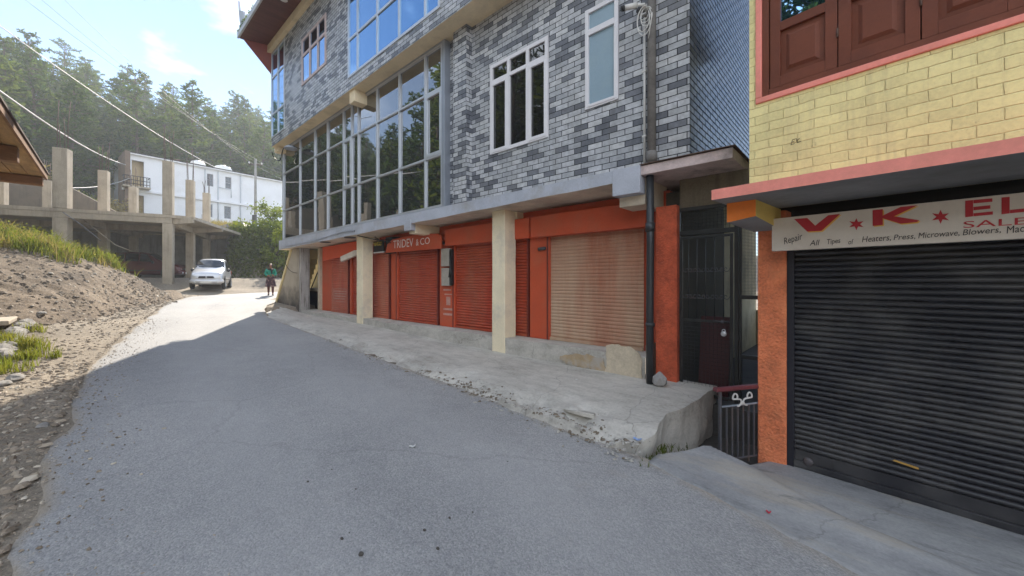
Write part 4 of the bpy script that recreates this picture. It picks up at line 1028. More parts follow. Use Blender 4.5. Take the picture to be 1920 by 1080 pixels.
# window with brown shutters
fr = MB(); w = 0.055
fr.box(wl + 0.002, wl + w, BWL - 0.018, BWL + 0.1, wz0 + w, 3.598); fr.box(wl + 0.002, 4.198, BWL - 0.018, BWL + 0.1, wz0 + 0.002, wz0 + w)
wf = yb.part('window', fr, MT['pink'], bevel=0.006, label='brown panelled window in a salmon surround')
fr = MB(); i0, g0 = wl + w + 0.002, wz0 + w + 0.002
fr.box(i0, i0 + 0.055, BWL + 0.0, BWL + 0.1, g0, 3.598); fr.box(i0 + 0.056, 4.19, BWL + 0.0, BWL + 0.1, g0, g0 + 0.055)
yb.part('frame', fr, MT['brown_wood'], parent=wf, bevel=0.004)
xs = [i0 + 0.06, YP(1571, BWL + 0.02), YP(1727, BWL + 0.02)]; wdt = xs[2] - xs[1]
while xs[-1] < 3.9: xs.append(xs[-1] + wdt)
zb = g0 + 0.06
def panel_leaf(x0, x1, glazed):
    mb = MB(); st = 0.085; d0, d1 = BWL + 0.012, BWL + 0.06
    x0 += 0.004; x1 -= 0.004; z1 = 3.56
    zp0, zp1 = zb + 0.10, zb + 0.54
    mb.box(x0, x0 + st, d0, d1, zb, z1); mb.box(x1 - st, x1, d0, d1, zb, z1)
    mb.box(x0 + st + .0005, x1 - st - .0005, d0 + .001, d1, zb, zp0); mb.box(x0 + st + .0005, x1 - st - .0005, d0 + .001, d1, zp1, zp1 + 0.085)
    mb.box(x0 + st + .0005, x1 - st - .0005, d0 + .001, d1, z1 - 0.09, z1)
    # raised and fielded panel
    def field(za, zc):
        A0, A1 = x0 + st, x1 - st; e = 0.045; f = 0.075
        mb.add([(A0, d0 + 0.03, za), (A1, d0 + 0.03, za), (A1, d0 + 0.03, zc), (A0, d0 + 0.03, zc),
                (A0 + e, d0 + 0.026, za + e), (A1 - e, d0 + 0.026, za + e), (A1 - e, d0 + 0.026, zc - e), (A0 + e, d0 + 0.026, zc - e),
                (A0 + f, d0 + 0.008, za + f), (A1 - f, d0 + 0.008, za + f), (A1 - f, d0 + 0.008, zc - f), (A0 + f, d0 + 0.008, zc - f)],
               [(0, 1, 5, 4), (1, 2, 6, 5), (2, 3, 7, 6), (3, 0, 4, 7), (4, 5, 9, 8), (5, 6, 10, 9), (6, 7, 11, 10), (7, 4, 8, 11), (8, 9, 10, 11)])
    field(zp0, zp1)
    if not glazed: field(zp1 + 0.085, z1 - 0.09)
    lf = yb.part('shutter_leaf', mb, MT['brown_wood'], parent=wf, bevel=0.003)
    if glazed:
        pm = MB(); pm.add([(x0 + st, d0 + 0.03, zp1 + 0.085), (x1 - st, d0 + 0.03, zp1 + 0.085), (x1 - st, d0 + 0.03, z1 - 0.09), (x0 + st, d0 + 0.03, z1 - 0.09)], [(0, 1, 2, 3)])
        yb.part('pane', pm, MT['glass_up'], parent=wf)
for i in range(len(xs) - 1): panel_leaf(xs[i], xs[i + 1], i != 1)
for i in range(1, len(xs) - 1):
    for zz in (zb + 0.3, zb + 0.9):
        mb = MB(); mb.tube([(xs[i], BWL + 0.004, zz - 0.04), (xs[i], BWL + 0.004, zz + 0.04)], 0.008, 8); yb.part('hinge', mb, MT['rust'], parent=wf)
mb = MB(); mb.box(aL - 0.35, aR, 3.7, 11.2, 5.902, 6.02); yb.part('roof', mb, MT['rust'])
# black roller shutter
sh0 = YP(1488, BSH); zb_, zt_ = -1.735, 0.5; pitch = 0.0505
mb = MB(); n = int((zt_ - zb_ - 0.10) / pitch); prof = [(zb_, BSH - 0.004), (zb_ + 0.10, BSH - 0.004)]
for i in range(n):
    z = zb_ + 0.10 + i * pitch
    prof += [(z + 0.001, BSH + 0.012), (z + pitch * .12, BSH - 0.004), (z + pitch * .3, BSH - 0.012), (z + pitch * .5, BSH - 0.0145), (z + pitch * .7, BSH - 0.012), (z + pitch * .88, BSH - 0.003)]
vs = []; fs = []
C = 64; xs_ = [sh0 + (6.0 - sh0) * (k / (C - 1)) ** 1.3 for k in range(C)]
for z, b in prof: vs += [(x, b + 0.008 * fbm(x * 1.5, z * 1.3, 1.5, 3) + 0.0015 * fbm(x, z * 20, 2.0, 2), z) for x in xs_]
for i in range(len(prof) - 1):
    for k in range(C - 1): fs.append((C * i + k, C * i + k + 1, C * i + C + k + 1, C * i + C + k))
mb.add(vs, fs, 0, True)
sh = yb.part('roller_shutter', mb, MT['shutter_black'])
e = sh.modifiers.new('edge', 'EDGE_SPLIT'); e.split_angle = R(75)
mb = MB(); mb.box(sh0, 6.0, BSH - 0.035, BSH + 0.0, zb_ - 0.055, zb_ - 0.002); mb.box(sh0 - 0.02, 6.0, BSH - 0.02, BSH + 0.0, -1.835, zb_ - 0.057)
yb.part('bottom_rail', mb, MT['shutter_black'], parent=sh, bevel=0.004)
mb = MB(); mb.box(pil1 + 0.002, sh0 + 0.012, BSH - 0.045, BSH + 0.02, -1.84, 0.6); yb.part('guide_rail', mb, plain('black_steel_channel', (0.02, 0.02, 0.028), 0.4, 0.2, 3, 40, 0.05), parent=sh, bevel=0.003)
mb = MB(); la = YP(1515, BSH - 0.03); lz = YZ(1515, 866, BSH - 0.03)
mb.lathe([(0.0, BSH - 0.047), (0.030, BSH - 0.047), (0.038, BSH - 0.041), (0.038, BSH - 0.036), (0.042, BSH - 0.032)], (la, 0, lz), 18, axis='b')
yb.part('lock', mb, MT['grey_metal'], parent=sh)
mb = MB(); ya = YP(1690, BSH); yz = YZ(1690, 868, BSH)
mb.prism([(ya - 0.05, yz + 0.006), (ya + 0.10, yz - 0.012), (ya + 0.10, yz + 0.003), (ya - 0.04, yz + 0.019)], BSH - 0.0215, BSH - 0.014)
yb.part('paint_scrape', mb, plain('ochre_paint_scrape', (0.45, 0.26, 0.06), 0.7, 0.2), parent=sh)

# sign board -----------------------------------------------------------------
BSG = 4.25
sg0 = YP(1447, BSG); zt, zbm = YZ(1447, 410.5, BSG), YZ(1447, 471, BSG)
sb = Thing('shop_sign', 'long off white shop sign with red letters over the black shutter', 'sign', Y, (sg0 + 1.0, BSG, zbm))
mb = MB(); SGE = YP(1990, BSG)
mb.box(sg0, SGE, BSG, BSG + 0.06, zbm, zt); sb.part('board', mb, MT['sign_white'], bevel=0.004)
mb = MB(); mb.box(sg0 + 0.15, sg0 + 0.19, BSG + 0.062, BSH - 0.02, zt - 0.05, zt - 0.02); mb.box(SGE - 0.19, SGE - 0.15, BSG + 0.062, BSH - 0.02, zt - 0.05, zt - 0.02); sb.part('bracket', mb, MT['black_metal'])
def Q(x, y, b=BSG - 0.003):                      # letter outlines are read off the photograph onto the board's own plane
    px, py = 1320 + x / 2.16, y / 2.16
    return (YP(px, b), YZ(px, py, b))
def glyph(mb, pts, off=(0, 0), b=BSG):
    P = [Q(x + off[0], y + off[1]) for x, y in pts]
    n = len(P)
    mb.add([(p, b, z) for p, z in P], [tuple(range(n))])
Vp = [(365, 887), (418, 883), (450, 914), (503, 872), (552, 866), (476, 935), (418, 938)]
Kp = [[(683, 851), (724, 847), (724, 911), (683, 915)], [(724, 873), (796, 838), (866, 831), (770, 876), (872, 892), (862, 900), (796, 906), (724, 884)]]
Ep = [[(1058, 813), (1090, 810), (1090, 876), (1058, 880)], [(1091, 810), (1168, 803), (1168, 817), (1091, 824)], [(1091, 838), (1160, 831), (1160, 845), (1091, 852)], [(1091, 864), (1170, 856), (1170, 869), (1091, 876)]]
Lp = [[(1205, 800), (1238, 797), (1238, 864), (1205, 868)], [(1239, 850), (1330, 841), (1330, 855), (1239, 864)]]
def star(cx, cy, r):
    return [(cx + (r if k % 2 == 0 else r * .42) * math.sin(k * PI / 6), cy - (r if k % 2 == 0 else r * .42) * 0.72 * math.cos(k * PI / 6)) for k in range(12)]
def letter(polys, mat, off=(0, 0), b=BSG - 0.003):
    mb = MB()
    for i, g in enumerate(polys): glyph(mb, g, off, b - 0.0003 * i)
    sb.part('lettering', mb, mat)
for g in ([Vp], Kp): letter(g, MT['sign_gold'], (5, 4), BSG - 0.0012); letter(g, MT['sign_red'])
letter(Ep, MT['sign_red']); letter(Lp, MT['sign_red'])
def fan(mb, cx, cy, r, b=BSG - 0.003):
    P = star(cx, cy, r); pts = [Q(cx, cy)] + [Q(*p) for p in P]
    mb.add([(p, b, z) for p, z in pts], [(0, 1 + i, 1 + (i + 1) % 12) for i in range(12)])
for cx_, cy_, r_s in ((617, 908, 34), (958, 878, 40)): mb = MB(); fan(mb, cx_, cy_, r_s); sb.part('star', mb, MT['sign_red'])
def line_text(body, x0, y0, x1, y1, hgt, mat, slant=0.0):
    mb = MB(); p0, p1 = Q(x0, y0), Q(x1, y1); hz = Q(x0, y0 - hgt)[1] - p0[1]
    text_into(mb, body, p0[0], p1[0], p0[1], BSG, hz, thick=0.003, slant=slant, rot=math.atan2(p1[1] - p0[1], p1[0] - p0[0]))
    sb.part('lettering', mb, mat)
line_text('SALE', 1050, 924, 1312, 908, 27, MT['sign_red'])
for a in (('Repair', 328, 998, 408, 975, 34, 0.35), ('All', 428, 995, 468, 993, 22, 0.2), ('Tipes', 500, 996, 554, 990, 27, 0.2), ('of', 585, 990, 607, 988, 20, 0.2), ('Heaters,', 640, 985, 757, 977, 27, 0.2), ('Press,', 768, 976, 856, 970, 25, 0.2), ('Microwave,', 868, 969, 1035, 957, 26, 0.2), ('Blowers,', 1048, 957, 1203, 945, 27, 0.2), ('Mac', 1226, 946, 1300, 938, 29, 0.2)):
    line_text(*a[:6], MT['sign_ink'], a[6])
# ------------------------------------------------------------------ passage gate
VG = 5.54
pw = solo('passage_wall', MB(), MT['cream_yellow'], G, (-1.9, 7, -1.6)) if False else None
ga0, ga1 = GF(1269.5, VG), GF(1385, VG)
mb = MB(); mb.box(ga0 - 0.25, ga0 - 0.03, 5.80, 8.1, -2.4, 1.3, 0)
gb.part('passage_side', mb, plain('shade_dark_passage_plaster', (0.085, 0.078, 0.06), 0.9, 0.2, 1.5, 25, 0.3, 0.006, dirt=(0.09, 0.08, 0.07), dirt_amt=0.7))  # plaster colour darkened to deepen the shade behind the gate
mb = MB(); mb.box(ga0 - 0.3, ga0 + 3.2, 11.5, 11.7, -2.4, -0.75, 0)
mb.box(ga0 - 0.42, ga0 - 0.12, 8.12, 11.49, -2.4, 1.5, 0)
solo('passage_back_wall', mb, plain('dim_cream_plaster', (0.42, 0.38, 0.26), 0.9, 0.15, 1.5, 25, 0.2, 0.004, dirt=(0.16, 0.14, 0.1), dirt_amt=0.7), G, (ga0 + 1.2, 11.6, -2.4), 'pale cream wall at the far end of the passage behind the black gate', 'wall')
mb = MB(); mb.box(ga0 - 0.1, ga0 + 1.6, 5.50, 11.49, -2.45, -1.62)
solo('passage_floor', mb, concrete('shade_dark_passage_concrete', (0.075, 0.07, 0.064), (0.02, 0.02, 0.02)), G, (ga0, 8, -1.62), 'dark concrete floor of the passage', 'floor', kind='structure')  # dirty concrete, coloured extra dark for the shade below the gate
gt = Thing('grill_gate', 'black iron grill gate with scrolls and wire mesh closing the passage', 'gate', G, ((ga0 + ga1) / 2, VG, -1.56))
def zg(px, py): return GZ(px, py, VG)
zb, zt = -1.56, 1.0; zm = zg(1320, 600)
mb = MB(); t_ = 0.022
mb.box(ga0, ga0 + 0.045, VG - t_, VG + t_, zb, zt); mb.box(ga1 - 0.045, ga1, VG - t_, VG + t_, zb, zt)
mb.box(ga0 + .046, ga1 - .046, VG - t_, VG + t_, zt - 0.05, zt); mb.box(ga0 + .046, ga1 - .046, VG - t_ - .003, VG + t_, 0.62, 0.68)
gt.part('frame', mb, MT['black_metal'], bevel=0.004)
lv = VG - 0.03; l0_, l1_ = ga0 + 0.055, ga1 - 0.055
mb = MB()
for a in (l0_, l1_ - 0.035): mb.box(a, a + 0.035, lv - 0.015, lv + 0.008, zb + 0.03, 0.6)
for z in (zb + 0.03, zm - 0.025, 0.565): mb.box(l0_ + .036, l1_ - .036, lv - 0.013, lv + 0.006, z, z + 0.035)
leaf = gt.part('leaf', mb, MT['black_metal'], bevel=0.003)
mb = MB(); nbar = 6
for k in range(1, nbar):
    a = l0_ + (l1_ - l0_) * k / nbar; mb.tube([(a, lv, zm), (a, lv, 0.57)], 0.006, 6)
gt.part('bars', mb, MT['black_metal'], parent=leaf)
mb = MB()
for zc in (zg(1320, 505), zg(1320, 555)):
    for k in range(nbar - 1):
        a = l0_ + (l1_ - l0_) * (k + 1.0) / nbar
        for sgn in (-1, 1):
            mb.tube([(a + sgn * (0.006 + 0.0032 * j) * math.cos(j * 0.55) + sgn * 0.03, lv - 0.008, zc + (0.006 + 0.0032 * j) * math.sin(j * 0.55)) for j in range(13)], 0.0045, 5)
gt.part('scrollwork', mb, MT['grey_metal'], parent=leaf)
mb = MB()
for k in range(1, 14):
    a = l0_ + (l1_ - l0_) * k / 14; mb.tube([(a, lv + 0.004, zb + 0.05), (a, lv + 0.004, zm)], 0.0022, 4)
for k in range(1, 20):
    z = zb + 0.05 + (zm - zb - 0.05) * k / 20; mb.tube([(l0_, lv + 0.004, z), (l1_, lv + 0.004, z)], 0.0022, 4)
gt.part('wire_mesh', mb, MT['black_metal'], parent=leaf); mb = MB()
for k in range(1, 14):
    a = l0_ + (l1_ - l0_) * k / 14; mb.tube([(a, lv + 0.02, 0.68), (a, lv + 0.02, zt - 0.05)], 0.0022, 4)
for k in range(1, 6): 
    z = 0.68 + (zt - 0.73) * k / 6; mb.tube([(l0_, lv + 0.02, z), (l1_, lv + 0.02, z)], 0.0022, 4)
gt.part('wire_mesh', mb, MT['black_metal'])
la = GF(1352, lv - 0.03)
mb = MB(); mb.tube([(la - 0.10, lv - 0.03, zm + 0.0), (la + 0.10, lv - 0.03, zm + 0.0)], 0.007, 8); mb.box(la + 0.0, la + 0.03, lv - 0.034, lv - 0.008, zm - 0.02, zm + 0.02)
gt.part('latch', mb, MT['grey_metal'], parent=leaf)
pa = GF(1357, lv - 0.04); pz = GZ(1357, 626, lv - 0.04)
pk = Thing('padlock', 'small round steel padlock hanging from the gate latch', 'padlock', G, (pa, lv - 0.04, pz - 0.03))
mb = MB(); mb.lathe([(0.0, lv - 0.055), (0.028, lv - 0.055), (0.034, lv - 0.048), (0.034, lv - 0.034), (0.028, lv - 0.028), (0.0, lv - 0.028)], (pa, 0, pz), 18, axis='b'); pk.part('case', mb, MT['alu'])
mb = MB(); mb.tube([(pa + 0.02 * math.cos(t), lv - 0.041, pz + 0.028 + 0.03 * math.sin(t)) for t in np.linspace(-0.2, PI + 0.2, 10)], 0.005, 6); pk.part('shackle', mb, MT['alu'])
# fixed mesh screen between the gate and the yellow shop
fa0, fa1 = ga1 + 0.004, GF(1424, VG)
sc_ = Thing('mesh_screen', 'narrow iron screen with pale wire mesh between the gate and the orange pillar', 'screen', G, (fa0, VG, -1.5))
zs0, zs1 = zg(1400, 552), zg(1400, 425)
mb = MB(); mb.box(fa0, fa0 + 0.03, VG - 0.02, VG + 0.02, -1.56, 1.0); mb.box(fa1 + 0.02, fa1 + 0.05, VG - 0.02, VG + 0.02, -1.56, 1.0)
for z in (zs0 - 0.06, zs1, -0.98): mb.box(fa0 + .031, fa1 + .019, VG - 0.018, VG + 0.018, z, z + 0.05)
sc_.part('frame', mb, MT['black_metal'])
mb = MB()
for k in range(0, 15): a = fa0 + 0.03 + (fa1 - fa0 - 0.01) * k / 14; mb.tube([(a, VG, zs0), (a, VG, zs1)], 0.0025, 4)
for k in range(0, 48): z = zs0 + (zs1 - zs0) * k / 47; mb.tube([(fa0 + 0.03, VG, z), (fa1 + 0.02, VG, z)], 0.0025, 4)
sc_.part('wire_mesh', mb, MT['grey_metal'])
mb = MB(); m0, m1 = GF(1312, 5.8), GF(1368, 5.8)
mb.hexa([(m0, 5.72, -1.6), (m1, 5.72, -1.6), (m1, 5.76, -1.6), (m0, 5.76, -1.6), (m0, 5.86, -0.5), (m1, 5.86, -0.5), (m1, 5.90, -0.5), (m0, 5.90, -0.5)])
solo('leaning_panel', mb, plain('dark_red_painted_sheet', (0.045, 0.007, 0.009), 0.5, 0.2), G, (m0, 5.75, -1.6), 'dark red sheet leaning behind the black gate', 'panel', bevel=0.004)

# ------------------------------------------------------------------ railing over the drain
RF = Frame(math.atan2(0.14, 0.50), (2.075, 3.86))
rl = Thing('drain_railing', 'short iron railing with maroon handrail and white scroll beside the orange pillar', 'railing', RF, (0, 0, -1.88))
RL = 0.56; ztop = -1.085; zmid = -1.262; zbt = -1.80
mb = MB(); mb.box(-0.012, 0.014, -0.013, 0.013, -2.0, ztop - 0.022); rl.part('post', mb, MT['grey_metal'], bevel=0.003)
for z in (zmid, zbt):
    mb = MB(); mb.box(0.0145, RL, -0.009, 0.009, z - 0.006, z + 0.006); rl.part('rail', mb, MT['alu_dark'] if z == zmid else MT['grey_metal'])
for k in range(1, 8):
    a = 0.014 + (RL - 0.05) * k / 7.4
    mb = MB(); mb.box(a - 0.007, a + 0.007, -0.006, 0.006, zbt - 0.05 if k % 2 else zbt + .007, zmid - 0.007); rl.part('baluster', mb, MT['grey_metal'])
mb = MB(); mb.prism([(-0.028, ztop - 0.020), (0.028, ztop - 0.020), (0.032, ztop), (0.022, ztop + 0.018), (-0.022, ztop + 0.018), (-0.032, ztop)], -0.06, RL + 0.03, 'a'); rl.part('handrail', mb, MT['maroon_wood'], bevel=0.004)
mb = MB()
for sg in (-1, 1):
    c = RL * 0.47
    P = []
    for t in np.linspace(0, 1, 26):
        if t < 0.5: an = PI * (1.15 - 2.6 * t); P.append((c + sg * (0.085 + 0.034 * math.cos(an) * (0.6 + t)), -0.014, zmid + 0.085 + 0.05 * math.sin(an) * (0.5 + t)))
        else: an = PI * (2.3 * (t - 0.5)); P.append((c + sg * (0.045 - 0.028 * math.sin(an * 1.2) - 0.02 * (t - .5)), -0.014, zmid + 0.065 - 0.035 * (1 - math.cos(an))))
    for q in range(len(P) - 1):
        (x0, _, z0), (x1, _, z1) = P[q], P[q + 1]
        mb.tube([(x0, -0.016, z0), (x1, -0.016, z1)], 0.0085, 6)
mb.lathe([(0.0, -0.024), (0.018, -0.02), (0.02, -0.01), (0.0, -0.006)], (RL * 0.47, 0, zmid + 0.022), 10, axis='b')
rl.part('scroll', mb, MT['white_paint_clean'] if 'white_paint_clean' in MT else MT['white_plastic'])

# ------------------------------------------------------------------ pipes, camera, cables on the front
mb = MB(); pa = GF(1219, 5.12)
zl = GZ(1219, 712, 5.12)
mb.tube([(pa, 5.12, zl - 0.05), (pa - 0.004, 5.12, -0.4), (pa + 0.006, 5.115, 0.5), (pa, 5.12, 1.418)], 0.050, 16)
mb.lathe([(0.050, 0.0), (0.062, 0.0), (0.062, 0.12), (0.050, 0.12)], (pa, 5.12, 0.66), 16); mb.lathe([(0.050, 0.0), (0.06, 0.0), (0.06, 0.05), (0.05, 0.05)], (pa, 5.12, -0.62), 16)
solo('drain_pipe', mb, MT['pipe_black'], G, (pa, 5.12, zl), 'black drain pipe standing beside the red pillar under the hood', 'pipe')
mb = MB(); pb_ = GF(1221.5, 5.16)
mb.tube([(pb_, 5.165, 1.60), (pb_, 5.165, 6.5)], 0.056, 16)
for z in (1.62, 3.9): mb.lathe([(0.056, 0), (0.072, 0.005), (0.072, 0.13), (0.056, 0.14)], (pb_, 5.165, z), 16)
solo('rain_pipe', mb, MT['pipe_grey'], G, (pb_, 5.16, 1.6), 'weathered grey rain pipe running down the tiled wall above the hood', 'pipe')
mb = MB(); pc = GF(1208.5, 5.22); mb.tube([(pc, 5.222, 1.57), (pc, 5.222, GZ(1208, 34, 5.22))], 0.019, 8)
for z in (2.0, 2.9, 3.7): mb.box(pc - 0.03, pc + 0.03, 5.20, 5.248, z, z + 0.02)
solo('cable_conduit', mb, MT['white_plastic'], G, (pc, 5.22, 1.57), 'thin white cable conduit beside the grey rain pipe', 'conduit')
cx_, cz_ = GF(1190, 5.1), GZ(1190, 16, 5.1)
cc = Thing('security_camera', 'white bullet security camera on the tiled wall beside a coil of cable', 'camera', G, (cx_, 5.15, cz_ - 0.1))
def obox(mb, p, q, r, n=14): mb.tube([p, q], r, n)
mb = MB(); mb.tube([(cx_ + 0.05, 5.06, cz_ + 0.0), (cx_ - 0.08, 4.95, cz_ - 0.035)], 0.038, 16); cc.part('body', mb, MT['white_plastic'])
mb = MB(); mb.tube([(cx_ - 0.081, 4.949, cz_ - 0.0353), (cx_ - 0.11, 4.925, cz_ - 0.043)], [0.038, 0.034], 16); cc.part('lens_hood', mb, MT['black_rubber'])
mb = MB(); mb.tube([(cx_ + 0.04, 5.07, cz_ + 0.01), (cx_ + 0.11, 5.15, cz_ + 0.03), (cx_ + 0.11, 5.248, cz_ + 0.03)], 0.02, 10); mb.lathe([(0.0, 5.225), (0.05, 5.225), (0.05, 5.248)], (cx_ + 0.11, 0, cz_ + 0.03), 14, axis='b'); cc.part('bracket', mb, MT['white_plastic'])
mb = MB(); kx, kz = GF(1207, 5.1), GZ(1205, 26, 5.1)
for q in range(5):
    r0 = 0.075 + 0.012 * q; mb.tube([(kx + r0 * math.cos(t) * 0.8 + 0.02 * (q % 3), 5.12 - 0.012 * q, kz + r0 * math.sin(t) * (1.0 + 0.15 * q) - 0.03 * q) for t in np.linspace(0.3 * q, 0.3 * q + 5.8, 22)], 0.007, 5)
mb.tube([(kx + 0.07, 5.1, kz), (kx + 0.09, 5.1, kz - 0.22), (kx + 0.06, 5.12, kz - 0.36)], 0.008, 5)
solo('cable_coil', mb, MT['white_plastic'], G, (kx, 5.2, kz - 0.2), 'tangled coil of white cable hung on the grey rain pipe', 'cable')
mb = MB(); jb = GF(1199, 5.2); jz = GZ(1199, 20, 5.2); mb.lathe([(0.0, 5.17), (0.042, 5.17), (0.05, 5.18), (0.05, 5.248)], (GF(1200, 5.2), 0, jz), 16, axis='b')
solo('junction_box', mb, MT['black_rubber'], G, (jb, 5.2, jz), 'round black junction box behind the cable coil', 'junction box')

# things on the shop front -------------------------------------------------------
V5 = 5.52
ts = Thing('name_board', 'red board lettered TRIDEV & CO over the brick red shutter', 'sign', G, (GF(780, V5), V5, 0.75))
b0_, b1_ = GF(723, V5), GF(826, V5)
zA, zB = GZ(723, 474, V5), GZ(826, 466, V5); zC, zD = GZ(826, 437, V5), GZ(735, 449, V5)
mb = MB(); mb.prism([(b0_, zA), (b1_, zB), (b1_, zC - 0.06), (b1_ - 0.12, zC + 0.0), (GF(790, V5), zC + 0.05), (b0_ + 0.35, zD), (b0_ + 0.08, zD - 0.12)], V5, V5 + 0.05); ts.part('board', mb, MT['red_paint'], bevel=0.005)
mb = MB()
def tr(body, x0, x1, yb, yt, rise):
    a0, a1 = GF(x0, V5), GF(x1, V5); z0 = GZ(x0, yb, V5); z1 = GZ(x1, yb - rise, V5)
    text_into(mb, body, a0, a1, z0, V5, GZ(x0, yt, V5) - z0, thick=0.003, rot=math.atan2(z1 - z0, a1 - a0))
for a in (('TRIDEV', 737.5, 775, 466, 451.5, 4.2), ('&', 780, 785, 460.5, 448.5, 0), ('CO', 788, 806, 459.5, 447, 2.5)): mb = MB(); tr(*a); ts.part('lettering', mb, MT['white_paint'])
mb = MB(); mb.box(GF(735, V5), GF(826, V5), V5 + 0.06, VS + 0.05, 0.86, 0.92); mb.box(b0_ - 0.1, b0_ + 0.25, V5 + 0.055, VS + 0.05, 0.75, 1.2); ts.part('backing', mb, MT['dark'])
V6 = 5.66
mx_ = Thing('meter_box', 'pale electric meter box with dark wiring on the red post', 'meter box', G, (GF(838, V6), V6, 0.2))
m0, m1 = GF(830.5, V6), GF(845, V6); mz0, mz1 = GZ(838, 536, V6), GZ(838, 466, V6)
mb = MB(); mb.box(m0, m1, V6 - 0.05, V6 + 0.038, mz0, (mz0 + mz1) / 2 - 0.02); mb.box(m0, m1, V6 - 0.06, V6 + 0.038, (mz0 + mz1) / 2 + 0.02, mz1); mx_.part('case', mb, plain('dusty_pale_meter_case', (0.36, 0.33, 0.28), 0.7, 0.2, 4, 30, 0.1), bevel=0.01)
mb = MB(); mb.box(m1 + 0.002, m1 + 0.08, V6 - 0.04, V6 + 0.03, mz0 + 0.02, mz1 - 0.03)
for k in range(4): mb.tube([(m1 + 0.04 + 0.012 * k, V6 - 0.05, mz1 - 0.1 - 0.1 * k), (m1 + 0.06, V6 - 0.06, mz0 + 0.5 - 0.08 * k), (m1 + 0.01 * k, V6 - 0.055, mz0 + 0.2)], 0.012, 6)
mx_.part('wiring', mb, MT['black_rubber'])
V7 = 5.46
mb = MB(); p0 = (GF(641, V7), V7, GZ(641, 486, V7)); p1 = (GF(668, V7), V7, GZ(668, 474, V7))
d = Vector(p1) - Vector(p0); n_ = Vector((-d.z, 0, d.x)).normalized() * 0.085
mb.prism([(p0[0] - n_.x, p0[2] - n_.z), (p1[0] - n_.x, p1[2] - n_.z), (p1[0] + n_.x, p1[2] + n_.z), (p0[0] + n_.x, p0[2] + n_.z)], V7 - 0.05, V7 + 0.05)
solo('tube_light_casing', mb, MT['sign_white'], G, p0, 'cream tube light casing hanging askew under the bright red board', 'light casing', bevel=0.012)
mb = MB(); c0, c1 = GF(700, 5.56), GF(719, 5.56)
sg = Thing('small_sign', 'small black hanging sign with a worn yellow band beside the name board', 'sign', G, (c0, 5.56, 0.8))
z0, z1 = GZ(710, 474, 5.56), GZ(710, 452, 5.56)
mb.box(c0, c1, 5.56, 5.59, z0 + 0.03, z1); sg.part('panel', mb, MT['dark'])
mb = MB(); mb.box(c0 + 0.02, c1 - 0.1, 5.556, 5.559, z0 + 0.2, z1 - 0.03); sg.part('band', mb, plain('worn_yellow_print', (0.55, 0.42, 0.04), 0.6, 0.3, 20, 80, 0, dirt=(0.03, 0.03, 0.03), dirt_amt=0.9, dirt_lo=0.45, dirt_hi=0.55))
mb = MB(); mb.box(c0, c1, 5.555, 5.595, z0, z0 + 0.028); sg.part('edge', mb, MT['white_plastic'])
# loose wiring under the slab and across the fascia
def cable(name, pts, r, mat, label, cat='cable', fr=G, sag=0, n=0, group=None):
    P = [Vector(p) for p in pts]
    if sag:
        q = []; k = n or 24
        for i in range(k + 1):
            t = i / k; p = P[0].lerp(P[-1], t); p.z -= sag * 4 * t * (1 - t); q.append(p)
        P = q
    else:
        q = []
        for i in range(len(P) - 1):
            p0 = P[max(i - 1, 0)]; p1, p2 = P[i], P[i + 1]; p3 = P[min(i + 2, len(P) - 1)]
            for j in range(6):
                t = j / 6; q.append(0.5 * ((2 * p1) + (-p0 + p2) * t + (2 * p0 - 5 * p1 + 4 * p2 - p3) * t * t + (-p0 + 3 * p1 - 3 * p2 + p3) * t ** 3))
        q.append(P[-1]); P = q
    mb = MB(); mb.tube(P, r, 6)
    return solo(name, mb, mat, fr, tuple(pts[0]), label, cat, group)
def gp(px, py, b): return (GF(px, b), b, GZ(px, py, b))
cable('loose_cable', [gp(535, 462, 4.985), gp(585, 452, 4.98), gp(625, 440, 4.98), gp(648, 434, 4.98), gp(664, 433, 4.98)], 0.012, MT['alu_dark'], 'thin grey cable stapled along the blue grey fascia')
cable('loose_cable', [gp(664, 432, 4.98), gp(670, 441, 5.1), gp(685, 445, 5.25), gp(703, 449, 5.3), gp(720, 452, 5.4), gp(733, 455, 5.5)], 0.014, MT['black_rubber'], 'black cable looping from the fascia over the column head to the name board')
cable('loose_cable', [gp(703, 444, 5.4), gp(712, 450, 5.3), gp(725, 449, 5.45), gp(736, 447, 5.5)], 0.012, MT['black_rubber'], 'short black cable tangled beside the column head')
cable('loose_cable', [gp(536, 478, 5.14), gp(535, 492, 5.14), gp(540, 503, 5.14), gp(548, 510, 5.14), gp(557, 512, 5.2)], 0.010, MT['black_rubber'], 'black cable hanging on the staircase wall')
cable('loose_cable', [gp(510, 285, 4.72), gp(514, 296, 4.8), gp(524, 301, 4.85), gp(528, 290, 4.9), gp(532, 278, 4.85), gp(542, 272, 4.85), gp(553, 275, 4.9), gp(562, 279, 5.0)], 0.018, MT['black_rubber'], 'black cable loop under the overhang at the far end of the building')
mb = MB(); a_ = gp(545, 274, 4.85)
mb.lathe([(0.0, 0.02), (0.12, 0.0), (0.2, -0.06), (0.22, -0.10), (0.19, -0.10), (0.0, -0.05)], a_, 14)
solo('outdoor_lamp', mb, MT['alu_dark'], G, a_, 'small shaded lamp fixed under the overhang of the upper floor', 'lamp')
for px, py in ((610, 451), (656, 438)):
    mb = MB(); b_ = 5.16; a_ = GF(px, b_); z_ = fz(a_) - 0.003
    mb.lathe([(0.0, -0.02), (0.15, -0.02), (0.17, 0.0)], (a_, b_, z_), 16)
    solo('ceiling_lamp', mb, MT['grey_metal'], G, (a_, b_, z_), 'flat round lamp under the slab ' + ('nearest the staircase' if px == 610 else 'next to the cream column'), 'lamp')

